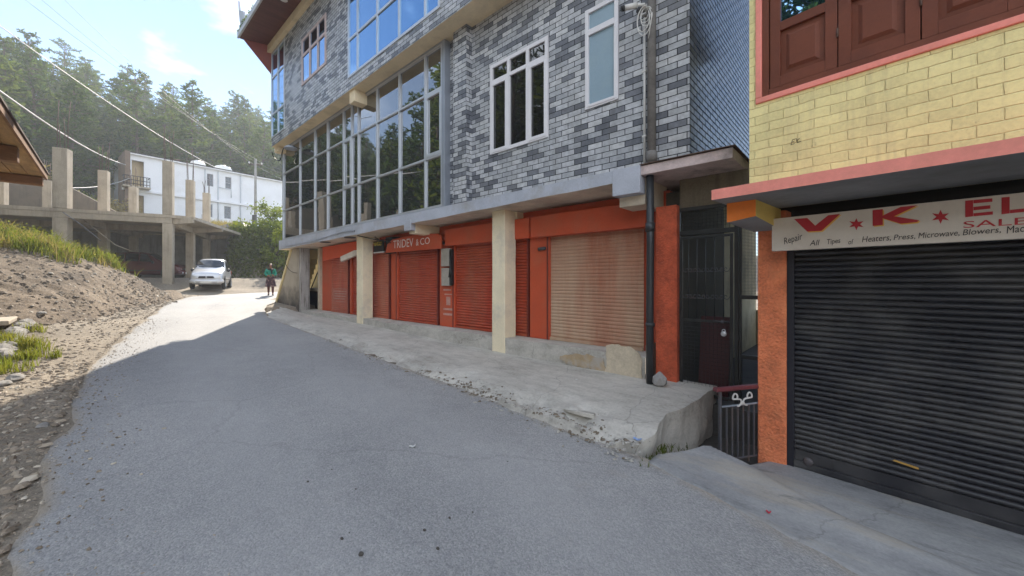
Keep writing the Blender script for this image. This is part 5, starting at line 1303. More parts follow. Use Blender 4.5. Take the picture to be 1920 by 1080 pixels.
# ------------------------------------------------------------------ loose things on the ground
def stone(mb, c, r, sd, sq=(1, 1, 0.7), sub=2, flat=0.0):
    bm = bmesh.new(); bmesh.ops.create_icosphere(bm, subdivisions=sub, radius=1.0)
    vs = []
    for v in bm.verts:
        p = v.co.normalized(); k = 1 + 0.32 * mnoise.noise(p * 1.1 + Vector((sd * 3.1, sd, 0))) + 0.16 * mnoise.noise(p * 2.7 + Vector((0, sd * 2.3, sd)))
        vs.append((c[0] + p.x * k * r * sq[0], c[1] + p.y * k * r * sq[1], c[2] + p.z * k * r * sq[2]))
    fs = [[v.index for v in f.verts] for f in bm.faces]; bm.free()
    mb.add(vs, fs, 0, False)
mb = MB(); ra = GF(1238, 5.12); rz = GZ(1238, 722, 5.12)
stone(mb, (ra, 5.1, rz + 0.07), 0.105, 5, (1.1, 0.9, 0.95), 1)
solo('pavement_rock', mb, plain('pale_grey_rock', (0.30, 0.285, 0.27), 0.9, 0.2, 5, 40, 0.5, 0.006), G, (ra, 5.1, rz), 'pale angular rock lying at the foot of the black drain pipe', 'rock', bevel=0.008)
def on_road(px, py, extra=0.006):
    """ground point seen at a photograph pixel, on the road's own slope"""
    z = -1.6
    for _ in range(30):
        yy = FOC * -z / (py - HY); xx = (px - CX) / FOC * yy; a, v = G.loc(xx, yy); s = -a
        ve = vedge(s) if s > 1.45 else lerpt(VR, s)
        if v > ve: z = pave_z(s, v) if s > 1.45 else apron_z(s, v)
        else: 
            d = vleft(s) - v
            z = zroad(s) + 0.02 if d < 0 else H(xx, yy)
    return (a, v, z + extra)
clm = plain('dark_dry_clod', (0.075, 0.066, 0.058), 0.9, 0.3, 20, 90, 0.4, 0.003)
cl = None
for i, (px, py, r) in enumerate(((577, 904, .012), (622, 881, .009), (667, 918, .010), (641, 1011, .014), (677, 1041, .020), (796, 995, .013), (821, 1030, .014), (843, 972, .011), (886, 961, .008), (655, 1000, .007), (952, 866, .007))):
    p = on_road(px, py, 0.0)
    mb = MB(); r *= 0.72; stone(mb, (p[0], p[1], p[2] + r * 0.5), r, i * 1.7, (1.25, 0.85, 0.75), 2)
    big = r >= 0.0143
    solo('road_clod', mb, clm, G, p, 'largest dark clod of earth on the near asphalt' if big else 'small dark clod of earth scattered on the shaded asphalt', 'clod', 'dark clods scattered on the asphalt')
def scrap(name, px, py, w_, h_, mat, label, rot=0.3, curl=0.02):
    p = on_road(px, py, 0.004); mb = MB(); n = 5; vs = []; fs = []
    for i in range(n):
        for j in range(n):
            x, y = (i / (n - 1) - 0.5) * w_, (j / (n - 1) - 0.5) * h_
            c_, s_ = math.cos(rot), math.sin(rot)
            vs.append((p[0] + x * c_ - y * s_, p[1] + x * s_ + y * c_, p[2] + 0.006 + curl * (abs(i / (n - 1) - .5) * 2) ** 2 + 0.004 * math.sin(i * 2 + j * 3)))
    for i in range(n - 1):
        for j in range(n - 1): fs.append((i * n + j, (i + 1) * n + j, (i + 1) * n + j + 1, i * n + j + 1))
    mb.add(vs, fs, 0, True); solo(name, mb, mat, G, p, label, 'litter')
scrap('paper_scrap', 773, 839, 0.055, 0.035, MT['white_plastic'], 'white paper scrap lying in the middle of the shaded road', 0.9, 0.008)
scrap('paper_scrap', 1024, 768, 0.07, 0.03, MT['white_plastic'], 'white paper strip lying in the gutter before the dusty shutter', 0.5, 0.01)
scrap('paper_scrap', 1081, 713, 0.035, 0.025, MT['white_plastic'], 'tiny white paper scrap on the smooth pavement', 0.2, 0.005)
scrap('plastic_scrap', 1195, 812, 0.075, 0.045, plain('pale_blue_plastic', (0.30, 0.42, 0.68), 0.5, 0.1), 'pale blue plastic scrap on the broken pavement corner', 0.2, 0.01)
scrap('plastic_scrap', 1441, 963, 0.03, 0.022, plain('red_wrapper', (0.6, 0.03, 0.06), 0.5, 0.1), 'tiny red wrapper on the grey apron', 0.2, 0.01)
scrap('paper_scrap', 980, 557 + 0, 0.03, 0.02, MT['white_plastic'], 'x', 0.2) if False else None

mb = MB(); bx, bv = -2.33, 3.67
bz = pave_z(2.33, 3.8) + 0.0
pts = [(-.17, -.09), (-.05, -.12), (.10, -.10), (.19, -.03), (.15, .07), (.0, .09), (-.15, .04)]
vs = [(bx + p, bv + q, bz + 0.005 + 0.35 * max(0, -q + .02) + 0.012 * math.sin(9 * p)) for p, q in pts] + [(bx + p * .96, bv + q * .96, bz - 0.035 + 0.35 * max(0, -q + .02)) for p, q in pts]
n = len(pts); mb.add(vs, [tuple(range(n)), tuple(range(2 * n - 1, n - 1, -1))] + [(i, n + i, n + (i + 1) % n, (i + 1) % n) for i in range(n)])
solo('broken_slab', mb, MT['pave'], G, (bx, bv, bz), 'tilted broken piece of pavement over a dark hole in the gutter', 'slab', bevel=0.006)
# ------------------------------------------------------------------ unfinished concrete frame
cf = Thing('unfinished_building', 'unfinished concrete frame with bare columns, slab and rebar above the dirt heap', 'frame building', B, (-5, 4, -0.2))
mb = MB()
out = [(-13.4, -0.22), (0.2, -0.22), (1.05, 0.1), (2.1, 7.5), (2.1, 9.35), (-13.4, 9.35)]
mb.prism(out, 3.22, 3.38, 'z'); cf.part('slab', mb, MT['concrete_raw'])
mb = MB()
mb.box(-13.4, 0.18, -0.2, 0.12, 2.93, 3.218); cf.part('edge_beam', mb, MT['concrete_raw'], bevel=0.02)
mb = MB(); mb.box(-13.4, 0.18, 3.95, 4.25, 2.9, 3.218); cf.part('edge_beam', mb, MT['concrete_raw'])
mb = MB(); mb.prism([(0.2, 2.93), (1.02, 3.05), (1.02, 3.218), (0.2, 3.218)], -0.05, 0.2); cf.part('cantilever_beam', mb, MT['concrete_raw'])
for b in (4.0, 8.1):
    mb = MB(); mb.prism([(0.2, 2.9), (1.6, 3.08), (1.6, 3.218), (0.2, 3.218)], b, b + 0.28); cf.part('cantilever_beam', mb, MT['concrete_raw'])
mb = MB(); mb.prism([(1.04, 3.05), (1.04, 3.21), (2.02, 3.21), (2.02, 3.0)], 0.3, 0.301)
for a in (0.0, -3.85, -7.75, -11.6):
    mb = MB(); mb.box(a - 0.15, a + 0.15, 0.121, 9.3, 2.9, 3.217); cf.part('cross_beam', mb, MT['concrete_raw'])
for a in (0.0, -3.85, -7.75, -11.6):
    for bi, b in enumerate((0.0, 4.1, 8.2)):
        wd = 0.20 if not (a == -3.85 and bi == 0) else 0.25
        for z0, z1 in ((-0.5, 2.925 if bi == 0 else 2.895), (3.385, 6.15 + rng.uniform(-.05, .05))):
            mb = MB(); mb.box(a - wd, a + wd, b - wd, b + wd, z0, z1); cf.part('column', mb, MT['concrete_raw'], bevel=0.02)
        if a < -9: continue
        zt = 6.12
        for q, (dx, dy) in enumerate(((-.13, -.13), (.13, -.13), (-.13, .13), (.13, .13))):
            hgt = {0: 2.5, 1: 2.1, 2: 1.4}[bi] * rng.uniform(0.5, 1.0)
            mb = MB(); mb.tube([(a + dx, b + dy, zt), (a + dx + rng.uniform(-.03, .03), b + dy, zt + hgt * .5), (a + dx + rng.uniform(-.08, .08), b + dy + rng.uniform(-.05, .05), zt + hgt)], 0.016, 5)
            cf.part('rebar', mb, MT['rust'])
for k in range(7):
    a = rng.uniform(-2.6, 1.0); b = 8.8 + rng.uniform(-.2, .3); mb = MB(); mb.tube([(a, b, 3.38), (a + rng.uniform(-.05, .05), b, 3.38 + rng.uniform(0.8, 1.6))], 0.014, 5); cf.part('rebar', mb, MT['rust'])
mb = MB(); mb.box(-13.4, 1.3, 9.36, 9.7, -0.6, 3.2); cf.part('back_wall', mb, MT['concrete'])
mb = MB(); mb.tube([(-3.3, 0.3, 3.0), (-2.2, 0.5, 1.8), (-1.6, 0.6, 1.5)], 0.02, 6); cf.part('prop', mb, MT['concrete_raw'])
# stone wall stepping up behind the frame
mb = MB(); mb.prism([(-15, 3.3), (-4.2, 3.3), (-3.7, 3.5), (-5.1, 4.6), (-7.9, 6.4), (-15, 7.6)], 9.75, 10.1)
solo('retaining_wall', mb, concrete('brown_rubble_masonry', (0.17, 0.135, 0.10), (0.08, 0.065, 0.05), 0.8), B, (-9, 9.9, 3.4), 'brown masonry wall with sloping top behind the concrete posts', 'wall')

# ------------------------------------------------------------------ white house
wh = Thing('white_house', 'long white two storey house with flat roof below the wooded hill', 'house', HS, (9, 3, 5.0))
HL = 24.0; ZT = 10.95
wins = []
for (x0, x1, y0, y1) in ((388, 400, 326, 349), (422.5, 434, 332, 354), (391.5, 398.5, 383, 407), (420.5, 433, 387, 410)):
    wins.append((HS.ap(x0, 0), HS.ap(x1, 0), HS.zp((x0 + x1) / 2, y1, 0), HS.zp((x0 + x1) / 2, y0, 0)))
rec = (HS.ap(247, 0), HS.ap(270, 0))
holes = wins + [(rec[0], rec[1], 8.15, 10.5), (rec[0], rec[1], 5.2, 7.5)]
mb = MB(); mb.wall(0, HL, 4.0, ZT, 0, 0.25, holes)
mb.add([(0, 0, 4.0), (0, 8, 4.0), (0, 8, ZT), (0, 0, ZT)], [(3, 2, 1, 0)]); mb.add([(HL, 0, 4.0), (HL, 8, 4.0), (HL, 8, ZT), (HL, 0, ZT)], [(0, 1, 2, 3)])
wh.part('wall', mb, MT['white_wall'])
mb = MB(); mb.box(0.05, HL - 0.05, 0.6, 7.9, 4.0, ZT - 0.05); wh.part('core', mb, MT['tan_wall'])
mb = MB(); mb.box(-0.5, HL, -0.18, -0.002, 7.78, 7.98); wh.part('floor_band', mb, MT['white_wall'])
mb = MB(); mb.box(-0.25, HL + 0.1, -0.25, 8, ZT, ZT + 0.16); wh.part('roof_slab', mb, MT['white_wall'])
mb = MB(); mb.box(-0.2, HL, -0.27, -0.252, ZT + 0.10, ZT + 0.19); wh.part('roof_trim', mb, MT['dark'])
for (a0, a1, z0, z1) in wins:
    mb = MB(); mb.box(a0, a1, 0.1, 0.16, z0, z1); f = wh.part('window', mb, plain('grey_window_frame', (0.25, 0.25, 0.27), 0.5, 0.1))
    mb = MB(); mid = (z0 + z1) / 2
    for q0, q1 in ((z0 + 0.06, mid - 0.03), (mid + 0.03, z1 - 0.06)): mb.add([(a0 + 0.06, 0.095, q0), (a1 - 0.06, 0.095, q0), (a1 - 0.06, 0.095, q1), (a0 + 0.06, 0.095, q1)], [(0, 1, 2, 3)])
    wh.part('pane', mb, MT['glass_dark'], parent=f)
mb = MB(); mb.box(-0.55, rec[1] + 0.3, -0.9, -0.003, 7.99, 8.12); wh.part('balcony_slab', mb, MT['concrete_raw'])
mb = MB(); e0, e1 = -0.5, rec[1] + 0.25
for z in (8.3, 8.6, 8.95): mb.tube([(e0, -0.85, z), (e1, -0.85, z)], 0.03, 6)
for k in range(9): a = e0 + (e1 - e0) * k / 8; mb.tube([(a, -0.85, 8.12), (a, -0.85, 8.95)], 0.025, 6)
mb.tube([(e1, -0.85, 8.95), (e1, -0.02, 8.95)], 0.03, 6); mb.tube([(e0, -0.85, 8.95), (e0, -0.02, 8.95)], 0.03, 6)
wh.part('balcony_railing', mb, MT['black_metal'])
for px in (384.5, 409, 451):
    a = HS.ap(px, -0.06); mb = MB(); mb.tube([(a, -0.08, 4.2), (a, -0.08, ZT - 0.1)], 0.05, 6); wh.part('drain_pipe', mb, MT['gutter'])
mb = MB(); a = HS.ap(409, -0.1); mb.tube([(a, -0.1, 9.3), (a + 1.1, -0.1, 9.2), (a + 1.1, -0.1, 8.4)], 0.03, 6); wh.part('drain_pipe', mb, MT['gutter'])
mb = MB(); mb.box(-0.35, -0.02, -0.3, 3, 4.2, ZT + 0.2); wh.part('end_wall', mb, concrete('brown_end_wall', (0.2, 0.14, 0.10), (0.1, 0.08, 0.06)))
r0, r1 = HS.ap(283, 2), HS.ap(344, 2)
mb = MB(); mb.add([(r0, 1.2, ZT + 0.2), (r1 - 0.4, 1.2, ZT + 0.65), (r1, 4.5, ZT + 1.4), (r0 + 0.3, 4.5, ZT + 0.9)], [(0, 1, 2, 3), (3, 2, 1, 0)]); mb.add([(r1 - 0.4, 1.2, ZT + 0.65), (r1, 4.5, ZT + 1.4), (r1, 4.5, ZT + 0.15), (r1 - 0.4, 1.2, ZT + 0.15)], [(0, 1, 2, 3), (3, 2, 1, 0)])
wh.part('roof_shed', mb, plain('rusty_red_roof_sheet', (0.30, 0.12, 0.09), 0.7, 0.2, 3, 30, 0.1))
for px, r, nm in ((371, 0.62, 'white rooftop water tank nearer the balcony end of the house'), (418, 0.78, 'larger white rooftop water tank further along the flat roof')):
    a = HS.ap(px, 2.2); mb = MB()
    pr = [(0.0, 0.0), (r, 0.0)]
    for k in range(5): pr += [(r, 0.12 * k + 0.02), (r * 1.02, 0.12 * k + 0.06), (r, 0.12 * k + 0.1)]
    pr += [(r, 0.66), (r * 0.8, 0.84), (r * 0.35, 0.93), (r * .3, 0.99), (0.0, 1.0)]
    mb.lathe(pr, (a, 2.2, ZT + 0.161), 20); solo('water_tank', mb, MT['white_plastic'], HS, (a, 2.2, ZT + 0.16), nm, 'water tank')
# pole and small roof in front of the white house
PP = ((479 - CX) / FOC * 35.0, 35.0)
up = Thing('utility_pole', 'slim grey power pole with crossarm before the white house', 'pole', W0, (PP[0], PP[1], 3.0))
mb = MB(); mb.tube([(PP[0], PP[1], 3.0), (PP[0], PP[1], 11.0)], [0.13, 0.09], 10); up.part('shaft', mb, MT['concrete'])
mb = MB(); mb.tube([(PP[0] - 0.5, PP[1] - 0.2, 10.5), (PP[0] + 0.5, PP[1] + 0.2, 10.5)], 0.05, 6); up.part('crossarm', mb, MT['rust'])
for k in (-0.45, 0, 0.45):
    mb = MB(); mb.lathe([(0.03, 0), (0.06, 0.04), (0.06, 0.14), (0.03, 0.18)], (PP[0] + k, PP[1] + k * 0.4, 10.54), 8); up.part('insulator', mb, MT['white_plastic'])
mb = MB(); mb.box(PP[0] - 0.15, PP[0] + 0.2, PP[1] - 0.25, PP[1] - 0.12, 4.9, 5.9); up.part('switch_box', mb, MT['grey_metal'])
sx, sy = (448 - CX) / FOC * 31.0, 31.0
sr = Thing('shed', 'low grey shed roof showing over the creeper covered bank', 'shed', W0, (sx, sy, 3.6))
mb = MB(); q = 1.15; mb.add([(sx - q, sy - 1, 4.15), (sx + q, sy - 1, 4.1), (sx + q, sy + 1.2, 4.1), (sx - q, sy + 1.2, 4.15), (sx - 0.25, sy, 4.72), (sx + 0.3, sy, 4.72)], [(0, 1, 5, 4), (1, 2, 5), (2, 3, 4, 5), (3, 0, 4)]); sr.part('roof', mb, MT['grey_metal'])
mb = MB(); mb.box(sx - q + .15, sx + q - .15, sy - 0.85, sy + 1.05, 3.0, 4.09); sr.part('wall', mb, MT['concrete'])

# ------------------------------------------------------------------ timber canopy at the road's other side
_c = G.w(-12.66, -0.62); CF = Frame(G.th - R(1.84), (_c.x, _c.y))
tc_ = Thing('timber_canopy', 'weathered brown timber canopy jutting over the dirt verge', 'canopy', CF, (3.0, -1.8, -1.0))
wd = plain('weathered_brown_timber', (0.40, 0.25, 0.11), 0.75, 0.4, 1.2, 14, 0.5, 0.008, stretch=(1, 8, 4), dirt=(0.09, 0.055, 0.03), dirt_amt=0.6)
wd2 = plain('dark_brown_beam_timber', (0.24, 0.13, 0.065), 0.8, 0.3, 1.5, 16, 0.4, 0.006, stretch=(6, 1, 4))
ve0 = 0.0; aE = 0.0; zc = 2.13
mb = MB()
k = 0; v = ve0
while v > -3.6:
    mb.box(aE - 0.05, 7.2, v - 0.2, v - 0.004, zc + rng.uniform(0, 0.012), zc + 0.05); v -= 0.205
tc_.part('deck', mb, wd)
for i, a in enumerate((aE, aE + 2.55, aE + 4.9)):
    mb = MB(); mb.box(a - 0.02, a + 0.16, -3.7, ve0 + (-0.02 if i == 0 else -0.06), zc - (0.17 if i == 0 else 0.24), zc - 0.002); tc_.part('beam', mb, wd2, bevel=0.012)
mb = MB(); mb.box(aE - 0.06, 7.3, ve0, ve0 + 0.03, zc - 0.01, zc + 0.09); tc_.part('edge_board', mb, wd2)
mb = MB(); mb.box(aE - 0.03, aE + 0.0 - 0.022, -3.7, ve0 - 0.02, zc - 0.3, zc - 0.28)
for a in (aE + 0.1, aE + 5.0):
    mb = MB(); mb.box(a - 0.09, a + 0.09, -3.6, -3.42, -2.2, zc - 0.25); tc_.part('post', mb, wd2)
mb = MB(); mb.box(aE - 0.1, 7.4, -3.7, ve0 + 0.05, zc + 0.10, zc + 0.13); tc_.part('roof_sheet', mb, MT['rust'])

# low kerb, slab and stones at the verge ------------------------------------------
def vg(px, py): return on_road(px, py, 0.0)
mb = MB(); rr = random.Random(3)
for i in range(26):
    s = 8.8 + 4.7 * i / 25; v = -0.95 + rr.uniform(-.08, .08); x, y, _ = G.w(-s, v)
    stone(mb, (-s, v, H(x, y) + 0.04), rr.uniform(0.09, 0.17), i + 3.3, (1.2, 0.9, 0.75), 2)
solo('rubble_kerb', mb, MT['stone'], G, (-11, -0.95, -1.0), 'low kerb of rough rubble along the grassy verge', 'kerb')
mb = MB(); x, y, _ = G.w(-13.6, -1.5); zz = H(x, y) + 0.12
mb.box(-14.1, -12.3, -4.4, -1.05, zz, zz + 0.09); solo('concrete_plank', mb, plain('pale_worn_concrete', (0.42, 0.36, 0.28), 0.9, 0.15, 2, 25, 0.4, 0.006), G, (-13.2, -2.5, zz), 'pale worn concrete plank lying along the rubble kerb', 'slab', bevel=0.02)
for i, (px, py, r, lab) in enumerate(((62, 565, 0.24, 'flat tilted slab of rock at the toe of the dirt heap'), (92, 560, 0.16, 'long pale rock on the dirt heap'), (8, 722, 0.07, 'pale rounded stone at the shaded edge of the verge'), (30, 712, 0.10, 'broad flat stone on the sunlit verge'), (80, 800, 0.05, 'grey stone in the shaded gravel beside the asphalt'), (78, 604, 0.09, 'small upright stone beside the kerb grass'))):
    p = vg(px, py); mb = MB(); s = -p[0]
    z = max(p[2], Hheap(s, p[1]) if 9.7 < s < 25 and p[1] > -8.8 else p[2])
    stone(mb, (p[0], p[1], z + r * 0.25), r, 11 + i * 2.1, (1.4, 0.9, 0.55), 2); solo('verge_rock', mb, MT['stone'], G, (p[0], p[1], z), lab, 'rock')
def gravel(n, area, rmin, rmax, seed, name, label, mat=None):
    r_ = random.Random(seed); mb = MB()
    base = [(1, 0, 0), (-1, 0, 0), (0, 1, 0), (0, -1, 0), (0, 0, 1)]
    for i in range(n):
        s, v = area(r_)
        x, y, _ = G.w(-s, v)
        z = max(H(x, y), Hheap(s, v) if (9.7 < s < 25.4 and -8.8 < v < 2.9) else -9) if v < vleft(s) else (zroad(s) + 0.015 if v < vedge(max(s, 1.5)) else pave_z(s, v))
        q = r_.uniform(0, 1); rad = rmin + (rmax - rmin) * q ** 3; an = r_.uniform(0, 6.28); ca, sa = math.cos(an), math.sin(an)
        sx_, sy_, sz_ = rad * r_.uniform(1.0, 1.7), rad * r_.uniform(.6, 1.0), rad * r_.uniform(.4, .8)
        vs = []
        for (px, py, pz) in ((1, .2, .1), (.3, .95, 0), (-.8, .5, .15), (-.9, -.5, 0), (.1, -1, .1), (.8, -.7, 0)):
            jx, jy = px * sx_ * r_.uniform(.8, 1.2), py * sy_ * r_.uniform(.8, 1.2); vs.append((-s + jx * ca - jy * sa, v + jx * sa + jy * ca, z - 0.3 * sz_))
        for (px, py) in ((.45, .35), (-.5, .3), (-.3, -.5), (.5, -.4)):
            jx, jy = px * sx_ * r_.uniform(.7, 1.3), py * sy_ * r_.uniform(.7, 1.3); vs.append((-s + jx * ca - jy * sa, v + jx * sa + jy * ca, z + sz_ * r_.uniform(.6, 1.1)))
        fs = [(6, 7, 8, 9), (0, 1, 6), (1, 7, 6), (1, 2, 7), (2, 3, 7), (3, 8, 7), (3, 4, 8), (4, 9, 8), (4, 5, 9), (5, 0, 9), (0, 6, 9)]
        mb.add(vs, fs)
    solo(name, mb, mat or gm, G, (-8, -0.5, -1.2), label, 'gravel', kind='stuff')
def gravel_mat():
    m, t, bs = _new('loose_stone_chips'); gi = N(t, 'ShaderNodeNewGeometry')
    r = ramp(t, [(0.0, (0.15, 0.12, 0.09)), (0.45, (0.26, 0.21, 0.158)), (0.8, (0.36, 0.30, 0.23)), (1.0, (0.54, 0.48, 0.39))]); t.links.new(gi.outputs['Random Per Island'], r.inputs['Fac'])
    t.links.new(r.outputs['Color'], bs.inputs['Base Color']); bs.inputs['Roughness'].default_value = 0.9
    return m
gm = gravel_mat(); gm2 = plain('pale_concrete_crumbs', (0.33, 0.315, 0.285), 0.9, 0.35, 8, 40, 0.2)
def a1_(r): s = r.uniform(1.5, 22) if r.random() < .6 else r.uniform(1.5, 9); return s, vleft(s) + 0.05 - abs(r.gauss(0, 0.85)) 
def a2_(r):
    v = r.uniform(-6, 2.2); return r.uniform(lerpt(TOE, v) - 1.0, 21.9), v
def a3_(r): s = 1.5 + 7 * r.random() ** 1.4; return s, vedge(s) + r.gauss(0.06, 0.13)
def a5_(r):
    c = r.choice((2.0, 2.7, 3.5, 3.9, 4.4, 5.2, 6.5)); s = max(1.55, c + r.gauss(0, 0.22)); return s, vedge(s) + 0.10 + r.gauss(0, 0.09)
def a4_(r): s = r.uniform(0.8, 14); return s, vleft(s) + abs(r.gauss(0, 0.3)) - .05
gravel(1100, a3_, 0.003, 0.022, 8, 'gutter_grit', 'grit and broken concrete crumbs along the gutter', gm2)
gravel(650, a5_, 0.004, 0.026, 18, 'gutter_soil', 'brown soil crumbs washed along the gutter', plain('brown_soil_crumbs', (0.17, 0.14, 0.105), 0.95, 0.4, 8, 40, 0.2))
gravel(2200, a4_, 0.003, 0.014, 9, 'road_grit', 'fine grit scattered on the edge of the asphalt')
gravel(9000, a1_, 0.005, 0.036, 5, 'verge_gravel', 'loose stone chips on the dusty road verge')
gravel(6500, a2_, 0.006, 0.060, 6, 'heap_rubble', 'loose stone chips over the dirt heap')

# ------------------------------------------------------------------ grass and creeper
def blades(mb, pts, h0, h1, wd, r_, bend=0.35, n=1):
    for (x, y, z) in pts:
        h = r_.uniform(h0, h1); an = r_.uniform(0, 6.28); b = r_.uniform(0.1, bend) * h; dx, dy = math.cos(an) * b, math.sin(an) * b
        wx, wy = -math.sin(an) * wd * .5 + r_.uniform(-.3, .3) * wd, math.cos(an) * wd * .5
        mb.add([(x - wx, y - wy, z), (x + wx, y + wy, z), (x + dx * .35 + wx * .8, y + dy * .35 + wy * .8, z + h * .55), (x + dx * .35 - wx * .8, y + dy * .35 - wy * .8, z + h * .55), (x + dx, y + dy, z + h)], [(0, 1, 2, 3), (3, 2, 4)])
def ghz(s, v):
    x, y, _ = G.w(-s, v); z = H(x, y)
    return max(z, Hheap(s, v)) if (9.7 < s < 25.4 and -8.8 < v < 2.9) else z
def leafcard(mb, c, r, r_):
    n = Vector((r_.gauss(0, 1), r_.gauss(0, 1), r_.gauss(0.4, 1))).normalized(); u = n.orthogonal().normalized(); v = n.cross(u); an = r_.uniform(0, 6.28)
    a = (u * math.cos(an) + v * math.sin(an)) * r; b = (v * math.cos(an) - u * math.sin(an)) * r * 0.55
    c = Vector(c); mb.add([c - a, c - b + a * .1, c + a, c + b + a * .1], [(0, 1, 2, 3)])
r_ = random.Random(12)
mb = MB(); mb2 = MB()
for i in range(240):
    v = r_.uniform(-7.5, 0.75); s = r_.uniform(19.2, 22.6) if v < -0.3 else r_.uniform(20.6, 22.2)
    if v > -0.2 and r_.random() < 0.35: continue
    tgt = mb if r_.random() < 0.62 else mb2
    pts = []
    for k in range(60):
        q, an = abs(r_.gauss(0, 0.26)), r_.uniform(0, 6.28); pts.append((-s + q * math.cos(an), v + q * math.sin(an), 0))
    pts = [(x, y, ghz(-x, y) - 0.03) for x, y, _ in pts]
    hh = r_.uniform(0.55, 1.0)
    blades(tgt, pts, 0.15 * hh, 0.72 * hh, 0.024, r_, 0.95)
    if r_.random() < 0.5:
        for _ in range(40): c_ = r_.choice(pts); leafcard(mb, (c_[0] + r_.gauss(0, .06), c_[1] + r_.gauss(0, .06), c_[2] + r_.uniform(.1, .6) * hh), r_.uniform(.02, .05), r_)
solo('heap_grass', mb, MT['grass'], G, (-21, -2, 1), 'tall bright green grass on the crest of the dirt heap', 'grass', kind='stuff')
solo('dry_heap_grass', mb2, MT['dry_grass'], G, (-21, -2, 1), 'tall straw coloured grass on the crest of the dirt heap', 'grass', kind='stuff')
mb = MB()
for (px, py, n, h) in ((40, 655, 15, 0.3), (60, 672, 10, 0.22), (12, 645, 10, 0.3), (25, 690, 8, .2), (108, 592, 6, 0.2), (10, 582, 8, 0.3), (78, 622, 5, .25), (265, 597, 0, .1)):
    p = vg(px, py)
    for k in range(n):
        cx0, cy0 = p[0] + r_.gauss(0, 0.16), p[1] + r_.gauss(0, 0.13); pts = []
        for j in range(30): pts.append((cx0 + r_.gauss(0, 0.05), cy0 + r_.gauss(0, 0.05), 0))
        blades(mb, [(x, y, ghz(-x, y) - 0.02) for x, y, _ in pts], 0.4 * h, h, 0.012, r_, 0.6)
solo('verge_grass', mb, MT['grass'], G, (-10, -1, -1), 'low yellow green grass tufts along the rubble kerb', 'grass', kind='stuff')
mb = MB()
for (px, py, n) in ((1222, 858, 4), (1236, 845, 4), (1205, 868, 3), (1250, 840, 3), (1262, 836, 3)):
    p = on_road(px, py, 0.0)
    for k in range(n):
        x, y = p[0] + r_.gauss(0, .03), p[1] + r_.gauss(0, .03)
        blades(mb, [(x + r_.gauss(0, .008), y + r_.gauss(0, .008), p[2] - 0.02) for _ in range(6)], 0.015, 0.06, 0.006, r_, 1.2)
for k in range(16):
    v = r_.uniform(3.5, 4.5); x, y, z = -1.40 + r_.gauss(0, .02), v, lerpt([(3.4, -1.56), (4.5, -1.86)], v) + r_.gauss(0, .03)
    blades(mb, [(x + r_.gauss(0, .012), y + r_.gauss(0, .012), z) for _ in range(6)], 0.02, 0.07, 0.007, r_, 1.2)
solo('drain_weeds', mb, MT['ivy'], G, (-1.3, 4, -1.7), 'dark green weeds in the crack by the drain', 'weeds', kind='stuff')
mb = MB()
for i in range(520):
    A = r_.uniform(-12, 1.2); b = r_.uniform(10.2, 17); x, y, _ = B.w(A, b)
    pts = [(x + r_.gauss(0, .25), y + r_.gauss(0, .25), 0) for _ in range(26)]
    blades(mb, [(p, q, H(p, q) - 0.05) for p, q, _ in pts], 0.4, 1.3, 0.05, r_, 0.6)
solo('slope_grass', mb, MT['dry_grass'], W0, (-28, 32, 4), 'dry tawny grass on the slope behind the concrete posts', 'grass', kind='stuff')
mb = MB()
for i in range(15000):
    A = r_.uniform(1.0, 12.5); line = 9.4 - 3.0 * sst(0.9, 1.6, A); q = abs(r_.gauss(0, 1.0)) + r_.uniform(-0.2, 0.7); b = line + q
    x, y, _ = B.w(A, b); lump = 0.35 * fbm(x, y, 0.6, 3)
    z = H(x, y) + abs(r_.gauss(0, 0.22)) + lump * (1 if q > 0.5 else 0.3)
    leafcard(mb, (x + 0.1 * r_.gauss(0, 1), y, z), r_.uniform(0.07, 0.17), r_)
solo('bank_creeper', mb, MT['ivy'], W0, (-16, 27, 1), 'dark creeper and bushes covering the steep bank at the bend', 'creeper', kind='stuff')
mb = MB()
for i in range(4200):
    A = r_.uniform(0.6, 12); line = 9.4 - 3.0 * sst(0.9, 1.6, A); q = r_.uniform(1.0, 3.2); b = line + q
    x, y, _ = B.w(A, b); z = H(x, y) + abs(r_.gauss(0.15, 0.3)) + 0.5 * max(0, fbm(x, y, 0.7, 3))
    leafcard(mb, (x, y, z), r_.uniform(0.06, 0.15), r_)
solo('bank_bushes', mb, MT['leaf'], W0, (-16, 29, 3.6), 'sunlit yellow green bushes along the top of the bank', 'bushes', kind='stuff')
mb = MB()
for i in range(420):                                            # plants along the gutter
    a = AE + abs(r_.gauss(0, 1.2)); leafcard(mb, (a, BE - 0.02 + r_.gauss(0, .03), ZE + 0.17 + abs(r_.gauss(0, .07))), r_.uniform(.015, .04), r_)
solo('gutter_weeds', mb, MT['leaf'], G, (AE, BE, ZE), 'small weeds growing in the eave gutter', 'weeds', kind='stuff')

mb = MB(); As = [float(k) for k in np.arange(-25, -3.9, 0.5)]; vs = []; fs = []
for a in As:
    x, y, _ = G.w(a, -5.3); z = zroad(-a) - 0.3
    for k in range(9): vs.append((a, -5.1 - 0.05 * k + 0.09 * fbm(a, k * 0.5, 1.3, 4), z + 0.45 * k + (0.25 * fbm(a, 3, .4, 3) if k == 8 else 0)))
    vs.append((a, -6.6, z + 3.4))
for i in range(len(As) - 1):
    for k in range(9): fs.append((i * 10 + k, (i + 1) * 10 + k, (i + 1) * 10 + k + 1, i * 10 + k + 1)[::-1])
mb.add(vs, fs, 0, False)
solo('roadside_wall', mb, concrete('dark_dry_stone_masonry', (0.12, 0.105, 0.09), (0.05, 0.045, 0.04), 1.0), G, (-14, -5.2, -1.2), 'long dark stone wall holding the slope opposite the glazed bay', 'wall')
